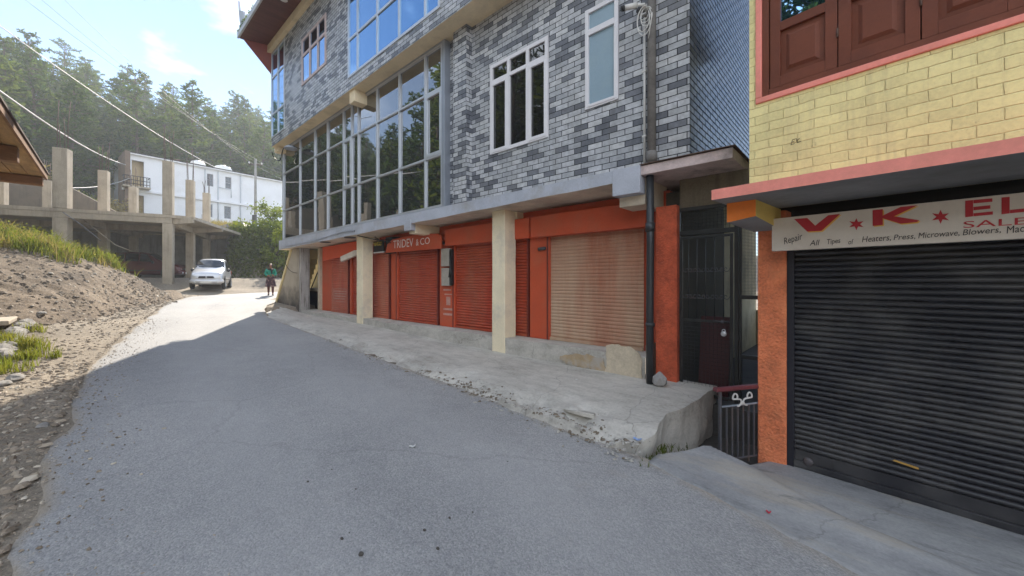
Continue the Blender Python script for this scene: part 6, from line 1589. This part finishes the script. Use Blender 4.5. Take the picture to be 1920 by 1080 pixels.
# ------------------------------------------------------------------ cars
def car_paint(name, col, metal):
    m, t, bs = _new(name); v = N(t, 'ShaderNodeTexCoord').outputs['Object']
    n = noise_(t, v, 3, 5, 0.6); r = ramp(t, [(0.3, tuple(c * .9 for c in col)), (0.7, col)]); t.links.new(n, r.inputs['Fac']); t.links.new(r.outputs['Color'], bs.inputs['Base Color'])
    bs.inputs['Metallic'].default_value = metal; bs.inputs['Roughness'].default_value = 0.32; bs.inputs['Coat Weight'].default_value = 0.6; bs.inputs['Coat Roughness'].default_value = 0.06
    return m
MT['silver'] = car_paint('silver_car_paint', (0.62, 0.63, 0.65), 0.35)
MT['maroon'] = car_paint('maroon_car_paint', (0.10, 0.008, 0.012), 0.2)
MT['car_glass'] = glass_mat('car_window_glass', (0.015, 0.017, 0.02), 1.8, 0.0)
MT['tyre'] = plain('black_tyre_rubber', (0.022, 0.021, 0.02), 0.85, 0.2, 5, 40, 0.1)
MT['rim'] = plain('silver_wheel_rim', (0.45, 0.46, 0.47), 0.35, 0.1, 5, 40, 0.0, metal=0.6)
MT['lamp_lens'] = plain('clear_lamp_lens', (0.60, 0.62, 0.64), 0.12, 0.1, 12, 40, 0.0, spec=0.8)
MT['trim'] = plain('black_car_trim', (0.02, 0.02, 0.022), 0.5, 0.1, 5, 40, 0.0)
MT['amber'] = plain('red_tail_lamp', (0.4, 0.02, 0.02), 0.2, 0.1, 5, 40, 0)
def make_car(name, label, group, paint, loc, th):
    fr = Frame(th, (loc[0], loc[1])); z0 = loc[2]
    c = Thing(name, label, 'car', fr, (0, 0, z0), group)
    # stations: y, half width, sill, belt height, top-edge half width, top-edge height, crown height
    ST = [(-1.78, .52, .28, .50, .46, .55, .56), (-1.75, .67, .24, .58, .62, .66, .67), (-1.58, .715, .20, .70, .65, .78, .80), (-1.15, .735, .19, .80, .68, .87, .91), (-.80, .74, .19, .86, .70, .92, .95),
          (-.55, .745, .19, .89, .665, 1.12, 1.16), (-.12, .745, .19, .90, .60, 1.41, 1.45), (.3, .745, .19, .91, .605, 1.45, 1.49), (.9, .74, .19, .92, .605, 1.45, 1.495), (1.45, .73, .19, .93, .60, 1.41, 1.45), (1.66, .72, .22, .93, .57, 1.14, 1.17), (1.70, .70, .25, .88, .58, .95, .97), (1.76, .64, .30, .72, .56, .76, .77)]
    vs = []; fs = []
    def sec(y, hw, zb, bl, tw, te, cr):
        half = [(0, zb), (hw * .8, zb), (hw * .97, zb + .07), (hw + .012, (zb + bl) * .5), (hw * .985, bl), (tw, te), (tw * .7, te + (cr - te) * .7), (0, cr)]
        return [(x, y, z0 + z) for x, z in half] + [(-x, y, z0 + z) for x, z in half[-2:0:-1]]
    n = 14
    for s in ST: vs += sec(*s)
    for i in range(len(ST) - 1):
        for j in range(n): fs.append((i * n + j, i * n + (j + 1) % n, (i + 1) * n + (j + 1) % n, (i + 1) * n + j))
    fs.append(tuple(range(n))[::-1]); fs.append(tuple((len(ST) - 1) * n + j for j in range(n)))
    fs = [f[::-1] for f in fs]
    mb = MB(); mb.add(vs, fs, 0, True); bo = c.part('body', mb, paint); ss_ = bo.modifiers.new('round', 'SUBSURF'); ss_.levels = 1; ss_.render_levels = 1
    def lin(y, k):
        for a, b in zip(ST, ST[1:]):
            if a[0] <= y <= b[0]:
                t = (y - a[0]) / (b[0] - a[0]); return a[k] + (b[k] - a[k]) * t
    def sidept(y, f, sg, off=0.0):
        hw, bl, tw, te = lin(y, 1) * .985, lin(y, 3), lin(y, 4), lin(y, 5)
        return (sg * (hw + (tw - hw) * f + off), y, z0 + bl + (te - bl) * f)
    for sg in (-1, 1):
        for ys in ([(-.46, .0, .12), (-.12, .86, .0), (.22, .88, .0)], [(.30, .88, .0), (.88, .88, .0), (.92, .88, .0)], [(.99, .86, 0), (1.28, .80, 0), (1.38, .62, 0)]):
            mb = MB(); P = []
            yy = np.linspace(ys[0][0], ys[-1][0], 7)
            for y in yy:
                lo, hi = 0.06, np.interp(y, [q[0] for q in ys], [q[1] if q[1] else 0.1 for q in ys])
                P += [sidept(y, lo, sg, 0.012), sidept(y, max(hi, lo + .03), sg, 0.012)]
            F = [(2 * i, 2 * i + 2, 2 * i + 3, 2 * i + 1) for i in range(6)]
            mb.add(P, F if sg > 0 else [f[::-1] for f in F]); c.part('side_window', mb, MT['car_glass'])
    mb = MB(); P = []
    for t in np.linspace(0.10, 0.90, 7):
        y = -.80 + .65 * t; ed = lin(y, 4) * .95; te = lin(y, 5); cr = lin(y, 6)
        for x in np.linspace(-1, 1, 7): P.append((x * ed, y - 0.018 + 0.05 * x * x, z0 + te + (cr - te) * (1 - abs(x) ** 2) + 0.016))
    mb.add(P, [(i * 7 + j, i * 7 + j + 1, i * 7 + j + 8, i * 7 + j + 7) for i in range(6) for j in range(6)], 0, True); c.part('windscreen', mb, MT['car_glass'])
    mb = MB(); P = []
    for t in np.linspace(0.08, 0.92, 4):
        y = 1.40 + .2 * t; ed = lin(y, 4) * .86; te = lin(y, 5)
        for x in np.linspace(-1, 1, 5): P.append((x * ed, y + 0.06 - 0.03 * x * x, z0 + te + 0.03))
    mb.add(P, [(i * 5 + j, i * 5 + j + 5, i * 5 + j + 6, i * 5 + j + 1) for i in range(3) for j in range(4)], 0, True); c.part('rear_window', mb, MT['car_glass'])
    mb = MB(); mb.prism([(-.36, .50), (.36, .50), (.31, .60), (-.31, .60)], -1.80, -1.76, 'b'); mb.v = [(x, y, z + z0) if True else 0 for x, y, z in mb.v]; c.part('grille', mb, MT['trim'], bevel=0.01)
    mb = MB(); mb.lathe([(0, -1.815), (.04, -1.812), (.045, -1.80)], (0, 0, z0 + .55), 12, axis='b'); c.part('badge', mb, MT['rim'])
    mb = MB(); mb.box(-.40, .40, -1.815, -1.76, z0 + .34, z0 + .40); c.part('air_intake', mb, MT['trim'], bevel=0.01)
    mb = MB()
    mb.tube([(-.70, -1.58, z0 + .36), (-.62, -1.74, z0 + .36), (-.4, -1.80, z0 + .36), (.4, -1.80, z0 + .36), (.62, -1.74, z0 + .36), (.70, -1.58, z0 + .36)], 0.085, 10); c.part('bumper', mb, paint)
    mb = MB(); mb.box(-.25, .25, -1.90, -1.888, z0 + .27, z0 + .37); c.part('number_plate', mb, MT['white_plastic'], bevel=0.004)
    for sg in (-1, 1):
        mb = MB(); P = [(sg * .40, -1.765, .49), (sg * .63, -1.69, .52), (sg * .70, -1.50, .57), (sg * .69, -1.46, .68), (sg * .58, -1.62, .665), (sg * .40, -1.73, .605)]
        P = [(x + sg * .012, y - .022, z0 + z) for x, y, z in P]; mb.add(P, [tuple(range(6)) if sg > 0 else tuple(range(6))[::-1]], 0); c.part('headlight', mb, MT['lamp_lens'])
        mb = MB(); mb.lathe([(0, -1.865), (.05, -1.865), (.06, -1.85)], (sg * .48, 0, z0 + .33), 12, axis='b'); c.part('fog_lamp', mb, MT['lamp_lens'])
        mb = MB(); mb.lathe([(0, 0), (.07, .02), (.09, .06), (.06, .11), (0, .12)], (sg * .82, -.52, z0 + .90), 10, axis='b'); c.part('mirror', mb, MT['trim'])
        mb = MB(); mb.box(sg * .60, sg * .72, 1.68, 1.74, z0 + .70, z0 + .90); c.part('tail_lamp', mb, MT['amber'], bevel=0.02)
        mb = MB(); mb.box(sg * .742, sg * .765, -.80, 1.0, z0 + .42, z0 + .47); c.part('side_moulding', mb, MT['trim'], bevel=0.008)
        for yy in (.12, .95):
            mb = MB(); mb.box(sg * .745, sg * .775, yy, yy + .14, z0 + .76, z0 + .785); c.part('door_handle', mb, MT['trim'], bevel=0.006)
        for yw in (-1.15, 1.12):
            mb = MB(); x0 = sg * .755
            mb.lathe([(.0, 0), (.335, 0), (.335, sg * .004)], (x0 - sg * .004, yw, z0 + .30), 20, axis='a', smooth=False); c.part('wheel_well_shade', mb, MT['trim'])  # flat black disc standing in for the shaded wheel well
            mb = MB(); R_ = .275; mb.lathe([(.17, -.09), (.25, -.09), (R_, -.06), (R_, .06), (.25, .085), (.17, .085)], (sg * .70, yw, z0 + R_), 24, axis='a'); w_ = c.part('wheel', mb, MT['tyre'])
            mb = MB(); mb.lathe([(0.0, sg * .07), (.05, sg * .075), (.06, sg * .05), (.15, sg * .06), (.175, sg * .086)], (sg * .70, yw, z0 + R_), 20, axis='a'); c.part('rim', mb, MT['rim'], parent=w_)
    c.e.scale = (0.88, 0.95, 1.05)
    return c
CP = ((398 - CX) / FOC * 20.0, 20.0)
make_car('parked_car', 'silver hatchback parked on the dirt at the bend facing downhill', None, MT['silver'], (CP[0], CP[1], H(*CP) + 0.03), R(30))
DP = B.w(-1.9, 4.3); make_car('parked_car', 'dark maroon car parked in the shade under the concrete slab', None, MT['maroon'], (DP.x, DP.y, H(DP.x, DP.y) + 0.02), B.th + R(80))

# ------------------------------------------------------------------ the woman walking up the road
PX, PY = (507.5 - CX) / FOC * 18.3, 18.3
a_, v_ = G.loc(PX, PY); PZ = zroad(-a_) + 0.02
face = math.atan2(-PX, PY)                       # she faces the camera
pf = Frame(math.atan2(-PX, PY) + R(0), (PX, PY)); pf = Frame(math.atan2(PX, -PY) + PI / 1 - 0 if False else math.atan2(PX * -1, PY), (PX, PY))
pe_ = Thing('person', 'person in a green sweater, dark scarf and printed skirt walking beside the staircase', 'person', pf, (0, 0, PZ))
skin = plain('brown_skin', (0.24, 0.125, 0.08), 0.6, 0.08, 10, 60, 0.0)
cloth_g = plain('teal_green_knit', (0.022, 0.24, 0.175), 0.9, 0.15, 14, 120, 0.4, 0.004)
cloth_s = plain('printed_dark_skirt', (0.055, 0.03, 0.04), 0.9, 0.3, 10, 60, 0.1, 0.003, dirt=(0.34, 0.22, 0.20), dirt_amt=0.85, dirt_lo=0.54, dirt_hi=0.6)
cloth_l = plain('dark_red_leggings', (0.10, 0.035, 0.03), 0.9, 0.15, 10, 60, 0.1)
cloth_k = plain('black_shawl', (0.014, 0.014, 0.018), 0.9, 0.2, 10, 60, 0.2)
def skinned(parent, nodes, edges, mat, name, lev=2):
    me = bpy.data.meshes.new(name); me.from_pydata([n_[:3] for n_ in nodes], edges, []); me.update()
    o = bpy.data.objects.new(name, me); COL.objects.link(o); o.parent = parent; mats_to(me, mat)
    md = o.modifiers.new('skin', 'SKIN'); md.use_smooth_shade = True
    for i, v in enumerate(me.skin_vertices[0].data):
        r = nodes[i][3]; v.radius = r if isinstance(r, tuple) else (r, r); v.use_root = (i == 0)
    s_ = o.modifiers.new('sub', 'SUBSURF'); s_.levels = lev; s_.render_levels = lev
    return o
# front is -y; x to her left as seen by the camera's right
nodes = [(0, 0, .86, (.13, .10)), (0, 0, 1.05, (.115, .085)), (0, -.005, 1.22, (.135, .09)), (0, .0, 1.30, (.075, .06)), (0, -.01, 1.345, .048), (0, -.02, 1.42, (.068, .078)), (0, -.015, 1.48, (.070, .085)), (0, -.008, 1.545, (.045, .055)),
         (.15, 0, 1.265, .052), (.215, .0, 1.05, .043), (.12, -.15, .985, .034), (.03, -.175, 1.01, .030),
         (-.15, 0, 1.265, .052), (-.215, .0, 1.05, .043), (-.12, -.15, .965, .034), (-.03, -.185, .98, .030),
         (.085, 0, .82, .085), (.09, -.04, .46, .060), (.09, .0, .10, .040), (.095, -.09, .035, .036), (.098, -.16, .025, .028),
         (-.085, 0, .82, .085), (-.088, .03, .46, .060), (-.088, .09, .12, .040), (-.09, .02, .035, .036), (-.093, -.05, .025, .028), (0, -.10, 1.43, .016)]
edges = [(0, 1), (1, 2), (2, 3), (3, 4), (4, 5), (5, 6), (6, 7), (2, 8), (8, 9), (9, 10), (10, 11), (2, 12), (12, 13), (13, 14), (14, 15), (0, 16), (16, 17), (17, 18), (18, 19), (19, 20), (0, 21), (21, 22), (22, 23), (23, 24), (24, 25), (5, 26)]
skinned(pe_.e, nodes, edges, skin, 'body')
for sx in (1, -1):                                # fingers folded over the forearm
    bx, by, bz = (.03 * sx, -.185, 1.01 if sx > 0 else .98)
    nd = []; ed = []
    for k in range(4):
        i0 = len(nd); L_ = (.055, .065, .06, .048)[k]
        nd += [(bx - sx * .01, by - .004, bz + .022 - .016 * k, .010), (bx - sx * (.01 + L_ * .6), by - .012, bz + .020 - .016 * k, .009), (bx - sx * (.012 + L_), by + .008, bz + .014 - .016 * k, .008)]; ed += [(i0, i0 + 1), (i0 + 1, i0 + 2)]
    i0 = len(nd); nd += [(bx, by - .01, bz + .03, .011), (bx - sx * .03, by - .02, bz + .05, .009)]; ed += [(i0, i0 + 1)]
    skinned(pe_.e, nd, ed, skin, 'hand', 1)
sw = [(0, 0, .90, (.165, .125)), (0, 0, 1.05, (.145, .112)), (0, -.005, 1.20, (.160, .112)), (0, 0, 1.285, (.10, .075)), (.16, 0, 1.25, .072), (.225, 0, 1.05, .062), (.13, -.148, .985, .050), (-.16, 0, 1.25, .072), (-.225, 0, 1.05, .062), (-.13, -.148, .965, .050)]
skinned(pe_.e, sw, [(0, 1), (1, 2), (2, 3), (2, 4), (4, 5), (5, 6), (2, 7), (7, 8), (8, 9)], cloth_g, 'sweater')
mb = MB(); vs = []; fs = []; n = 28; prof = [(.150, .93), (.175, .84), (.195, .72), (.215, .58), (.235, .44)]
for r, z in prof:
    for j in range(n):
        an = 2 * PI * j / n; k = 1 + 0.07 * math.sin(an * 9) * (0.95 - z) * 2; vs.append((r * k * math.cos(an), r * k * .78 * math.sin(an), PZ + z))
for i in range(len(prof) - 1):
    for j in range(n): fs.append((i * n + j, (i + 1) * n + j, (i + 1) * n + (j + 1) % n, i * n + (j + 1) % n))
mb.add(vs, fs, 0, True); mb.add(vs, [f[::-1] for f in fs], 0, True); pe_.part('skirt', mb, cloth_s)
lg = [(.088, -.02, .60, .078), (.09, -.035, .44, .066), (.09, .0, .12, .048)]; lg2 = [(-.085, .01, .60, .078), (-.088, .03, .44, .066), (-.088, .085, .14, .048)]
skinned(pe_.e, lg, [(0, 1), (1, 2)], cloth_l, 'legging'); skinned(pe_.e, lg2, [(0, 1), (1, 2)], cloth_l, 'legging')
for sh in ([(.094, .02, .035, .045), (.096, -.09, .035, .045), (.099, -.17, .028, .034)], [(-.089, .11, .045, .045), (-.091, .02, .035, .045), (-.094, -.06, .028, .034)]):
    skinned(pe_.e, sh, [(0, 1), (1, 2)], MT['trim'], 'shoe')
hair = [(0, .02, 1.555, (.075, .070)), (0, .045, 1.49, (.082, .070)), (0, .055, 1.41, (.070, .050)), (0, .06, 1.32, .04)]
skinned(pe_.e, hair, [(0, 1), (1, 2), (2, 3)], plain('black_hair', (0.012, 0.010, 0.009), 0.5, 0.2, 20, 90, 0.2), 'hair')
mb = MB(); mb.tube([(.115 * math.cos(t), -.015 + .095 * math.sin(t), PZ + 1.285 + .015 * math.sin(2 * t) - 0.02 * (math.sin(t) < 0)) for t in np.linspace(0, 2 * PI, 20)], .036, 10); mb.tube([(.03, -.10, PZ + 1.27), (.04, -.135, PZ + 1.16), (.05, -.13, PZ + 1.06)], [.04, .035, .025], 8); pe_.part('scarf', mb, cloth_k)
for sx in (-1, 1):
    mb = MB(); mb.lathe([(0, -.008), (.007, -.004), (.009, 0), (.007, .004), (0, .008)], (sx * .028, -.092, PZ + 1.465), 8, axis='b'); pe_.part('eye', mb, MT['trim'])
mb = MB(); mb.box(-.022, .022, -.0975, -.088, PZ + 1.392, PZ + 1.400); pe_.part('mouth', mb, plain('dark_lips', (0.14, 0.04, 0.04), 0.6, 0.1))
pe_.e.scale = (0.95, 0.95, 0.97)
for o in pe_.e.children:                           # skinned parts were laid out from the ground up already
    pass
# ------------------------------------------------------------------ trees
def pine_mesh(seed, Ht, Rc, base=0.14, dens=1.0, conic=1.0):
    r = random.Random(seed); tr = MB(); cr = MB()
    lean = (r.uniform(-.3, .3), r.uniform(-.3, .3))
    def axis(t): return Vector((lean[0] * t * t + .12 * math.sin(t * 5 + seed), lean[1] * t * t + .12 * math.cos(t * 4 + seed), Ht * t))
    tr.tube([axis(t) for t in np.linspace(-0.03, 0.97, 14)], [Ht * 0.017 * (1 - 0.92 * t) + 0.02 for t in np.linspace(0, 1, 14)], 8)
    nb = int(62 * dens)
    for k in range(nb):
        t = base + (0.985 - base) * (k + r.random()) / nb
        p0 = axis(t); env = (1 - t) ** (0.75 * conic) * (0.35 + 0.65 * min(1, (t - base) * 7 + .25))
        Lb = Rc * env * r.uniform(0.55, 1.25) + 0.35
        an = k * 2.4 + r.uniform(-.6, .6); el = r.uniform(-0.22, 0.30) + 0.35 * t
        d = Vector((math.cos(an), math.sin(an), el)).normalized()
        pts = [p0 + d * (Lb * q) + Vector((0, 0, -0.10 * Lb * q * q + 0.16 * Lb * q ** 4)) for q in (0, .35, .7, 1.0)]
        tr.tube(pts, [0.05 + .02 * (1 - t), .04, .025, .01], 4, caps=False)
        nc = max(3, int(Lb * 3.0))
        for c in range(nc):
            q = 0.28 + 0.74 * (c + r.random() * .8) / nc
            i = min(2, int(q * 3)); f = min(1.0, q * 3 - i) if q < 1 else 1.0
            pc = pts[i].lerp(pts[i + 1], f); side = d.cross(Vector((0, 0, 1))).normalized()
            sp = Lb * 0.26 * (1.1 - 0.6 * q)
            pc = pc + side * r.uniform(-sp, sp) + Vector((0, 0, r.uniform(-.12, .18)))
            rad = r.uniform(.30, .55) * (0.7 + 0.5 * (1 - t))
            for m in range(11):
                u = Vector((r.gauss(0, 1), r.gauss(0, 1), r.gauss(0.25, .6))).normalized()
                w_ = u.orthogonal().normalized(); w_ = (w_ * math.cos(m * 1.3) + u.cross(w_) * math.sin(m * 1.3)) * rad * .17
                b0 = pc + u * rad * 0.10; b1 = pc + u * rad * r.uniform(.8, 1.25) + Vector((0, 0, -.05 * rad))
                cr.add([b0 - w_ * .6, b0 + w_ * .6, b1 + w_, b1 - w_], [(0, 1, 2, 3)])
    mt, mc = tr.mesh('trunk'), cr.mesh('crown'); mats_to(mt, MT['bark']); mats_to(mc, MT['pine'])
    return mt, mc
KINDS = [('broad crowned', pine_mesh(1, 14.5, 4.0, 0.12, 1.15, 0.85)), ('narrow', pine_mesh(5, 15.5, 2.9, 0.18, 1.0, 1.0)), ('sparse topped', pine_mesh(9, 16.0, 3.3, 0.30, 0.72, 0.7)), ('dense dark', pine_mesh(14, 12.5, 3.6, 0.06, 1.25, 1.0))]
def put_tree(kind, x, y, z, sc, rot, label, group):
    nm, (mt, mc) = KINDS[kind]
    e = bpy.data.objects.new('pine_tree', None); COL.objects.link(e); e.location = (x, y, z - 0.2); e.rotation_euler = (0, 0, rot); e.scale = sc
    tag(e, label, 'tree', group)
    for nme, me in (('trunk', mt), ('crown', mc)):
        o = bpy.data.objects.new(nme, me); COL.objects.link(o); o.parent = e
r_ = random.Random(21); placed = []
def try_place(x, y, dmin):
    for (a, b, *_) in placed:
        if (a - x) ** 2 + (b - y) ** 2 < dmin * dmin: return False
    return True
cand = []
for _ in range(7000):
    h, k = r_.uniform(50.0, 94), r_.uniform(-34, 44)
    x, y = -.75 * h + .66 * k, .66 * h + .75 * k
    hx, hy = HS.loc(x, y)
    if -3 < hx < 27 and -1 < hy < 10.5: continue
    u = x / y if y > 1 else -9
    if y < 2 or not (-12 < u < -0.54): continue
    if try_place(x, y, 3.3 if h < 70 else 3.8): placed.append((x, y, h, u, 'hill'))
for _ in range(1800):                                # the slope opposite the glass front, seen mirrored in it
    s, v = r_.uniform(4, 50), -r_.uniform(7.6, 26)
    x, y, _z = G.w(-s, v)
    Ab, Bb = B.loc(x, y)
    if Ab > -14.6 and -2 < Bb < 12: continue
    if Ab > -14.6 and Bb >= 12: continue
    if -0.75 * x + 0.66 * y > 48: continue
    if y > 1 and x / y > -1.36: continue
    if try_place(x, y, 4.3): placed.append((x, y, s, x / max(y, .5), 'slope'))
print('trees', len(placed))
for (x, y, h, u, reg) in placed:
    k = r_.choices((0, 1, 2, 3), (4, 3, 2, 3))[0]; s_ = r_.uniform(0.74, 1.06) * (1.0 if reg == 'hill' else 1.3); px = CX + FOC * u
    size = 'tall' if s_ > 0.96 else ('middling' if s_ > 0.85 else 'short')
    if reg == 'slope':
        where = 'on the slope facing the glazed bay'
    else:
        if px < 120: side = 'above the timber canopy'
        elif px < 240: side = 'above the bare concrete posts'
        elif px < 330: side = 'over the white house balcony'
        elif px < 430: side = 'over the white house water tanks'
        else: side = 'beside the power pole'
        if u < -1.36: side = 'on the flank away from the building'
        where = ('high ' if h > 78 else 'midway up the hill ' if h > 63 else 'at the hill foot ') + side
    lab = f'{size} {KINDS[k][0]} pine {where}'
    put_tree(k, x, y, H(x, y), (s_ * r_.uniform(.9, 1.12), s_ * r_.uniform(.9, 1.12), s_), r_.uniform(0, 6.28), lab, 'pines ' + where)
# broadleaf sapling by the building's far end and shrubs at the hill foot
def shrub(name, label, cat, x, y, z, hgt, rad, n, seed, mat, lr=(0.06, 0.13), group=None, sparse=0.0):
    r = random.Random(seed); t = Thing(name, label, cat, W0, (x, y, z), group)
    tr = MB(); cr = MB()
    tr.tube([(x, y, z - .2), (x + .1, y, z + hgt * .4), (x + .05, y + .1, z + hgt * .8)], [.06, .045, .015], 6)
    cl = []
    for k in range(16):
        an, q = r.uniform(0, 6.28), r.uniform(.25, 1.0); b0 = Vector((x + .08, y, z + hgt * q * .6)); tip = Vector((x + rad * math.cos(an) * r.uniform(.5, 1), y + rad * math.sin(an) * r.uniform(.5, 1), z + hgt * min(1, q * 1.05)))
        tr.tube([b0, b0.lerp(tip, .6) + Vector((0, 0, .1)), tip], [.03, .02, .006], 4); cl += [b0.lerp(tip, f) for f in (.45, .65, .85, 1)]
    for i in range(n):
        c = r.choice(cl); leafcard(cr, (c.x + r.gauss(0, rad * .16), c.y + r.gauss(0, rad * .16), c.z + r.gauss(0, rad * .14)), r.uniform(*lr), r)
    t.part('trunk', tr, MT['bark']); t.part('crown', cr, mat)
    return t
def at(px, Yd): return ((px - CX) / FOC * Yd, Yd)
x, y = at(516, 27.5); shrub('sapling', 'bright green leafy sapling before the white house beside the glazed bay', 'tree', x, y, H(x, y), 3.7, 1.0, 1500, 4, MT['leaf'])
x, y = at(505, 31); shrub('sapling', 'yellow green bush on the bank below the white house wall', 'bush', x, y, H(x, y), 2.2, 1.2, 1300, 5, MT['leaf'])
for i, (px, Yd, hh, rr, lab) in enumerate(((75, 27, 3.0, 1.7, 'pale dusty shrub on the slope above the masonry wall'), (30, 29, 4.0, 2.0, 'tall dusty shrub on the slope above the timber canopy'), (135, 30, 2.6, 1.4, 'green shrub behind the tallest concrete post'), (215, 33, 2.0, 1.4, 'low tawny shrub left of the white house balcony'))):
    x, y = at(px, Yd); shrub('slope_shrub', lab.replace('left of', 'next to'), 'shrub', x, y, H(x, y), hh, rr, 1700, 40 + i, MT['dry_grass'] if i != 2 else MT['leaf'], (.07, .15))

# ------------------------------------------------------------------ wires
def wp(px, py, Yd): return Vector(((px - CX) / FOC * Yd, Yd, (HY - py) / FOC * Yd))
MT['wire'] = plain('pale_power_cable', (0.42, 0.42, 0.42), 0.5, 0.1, 4, 30, 0)
MT['wire_thin'] = plain('grey_bare_wire', (0.20, 0.20, 0.21), 0.5, 0.1, 4, 30, 0)
cable('overhead_cable', [wp(-90, 105, 11), wp(236, 309, 33.2)], 0.030, MT['wire'], 'thick pale cable sagging down to the white house balcony', 'cable', W0, sag=0.45, n=40)
cable('overhead_cable', [wp(-160, -70, 16), wp(408, 316, 38.6)], 0.024, MT['wire'], 'long pale cable reaching the roof of the white house by its larger tank', 'cable', W0, sag=0.55, n=40)
cable('overhead_cable', [wp(130, 352, 24), wp(243, 334, 33.2)], 0.020, MT['wire'], 'pale cable running level from the concrete posts to the balcony', 'cable', W0, sag=0.25, n=20)
for k, (x0, y0, lab) in enumerate(((60, -60, 'highest thin wire strung to the power pole'), (20, -50, 'middle thin wire strung to the power pole'), (-30, -60, 'lowest thin wire strung to the power pole'))):
    d = (-0.45, 0, 0.45)[k]; cable('power_wire', [wp(x0, y0, 22), Vector((PP[0] + d, PP[1] + d * .4, 10.72))], 0.010, MT['wire_thin'], lab, 'wire', W0, sag=0.5, n=40)
    cable('power_wire', [Vector((PP[0] + d, PP[1] + d * .4, 10.72)), wp(600 + 18 * k, 366 - 10 * k, 34)], 0.010, MT['wire_thin'], ('highest', 'middle', 'lowest')[k] + ' thin wire from the pole towards the tiled building', 'wire', W0, sag=0.2, n=20)
cable('overhead_cable', [wp(118, 398, 18.0), wp(150, 420, 18.3), wp(190, 452, 19)], 0.02, MT['wire_thin'], 'slack grey cable hanging down the slab edge of the unfinished building', 'cable', W0)

# ------------------------------------------------------------------ air
def add_haze():
    m = bpy.data.materials.new('thin_sunlit_haze'); m.use_nodes = True; t = m.node_tree; t.nodes.clear()
    out = t.nodes.new('ShaderNodeOutputMaterial'); v = t.nodes.new('ShaderNodeVolumePrincipled')
    v.inputs['Color'].default_value = (0.88, 0.94, 1.0, 1); v.inputs['Density'].default_value = 0.0016; v.inputs['Anisotropy'].default_value = 0.3
    t.links.new(v.outputs[0], out.inputs['Volume'])
    zlo = min((o.matrix_world @ Vector(c)).z for o in COL.objects if o.type == 'MESH' for c in o.bound_box) - 1
    mb = MB(); mb.box(-152, 132, -112, 192, min(zlo, -6), 52)
    solo('haze', mb, m, W0, (0, 0, 0), 'thin sunlit morning haze softening the wooded hill', 'haze', kind='stuff')
add_haze()
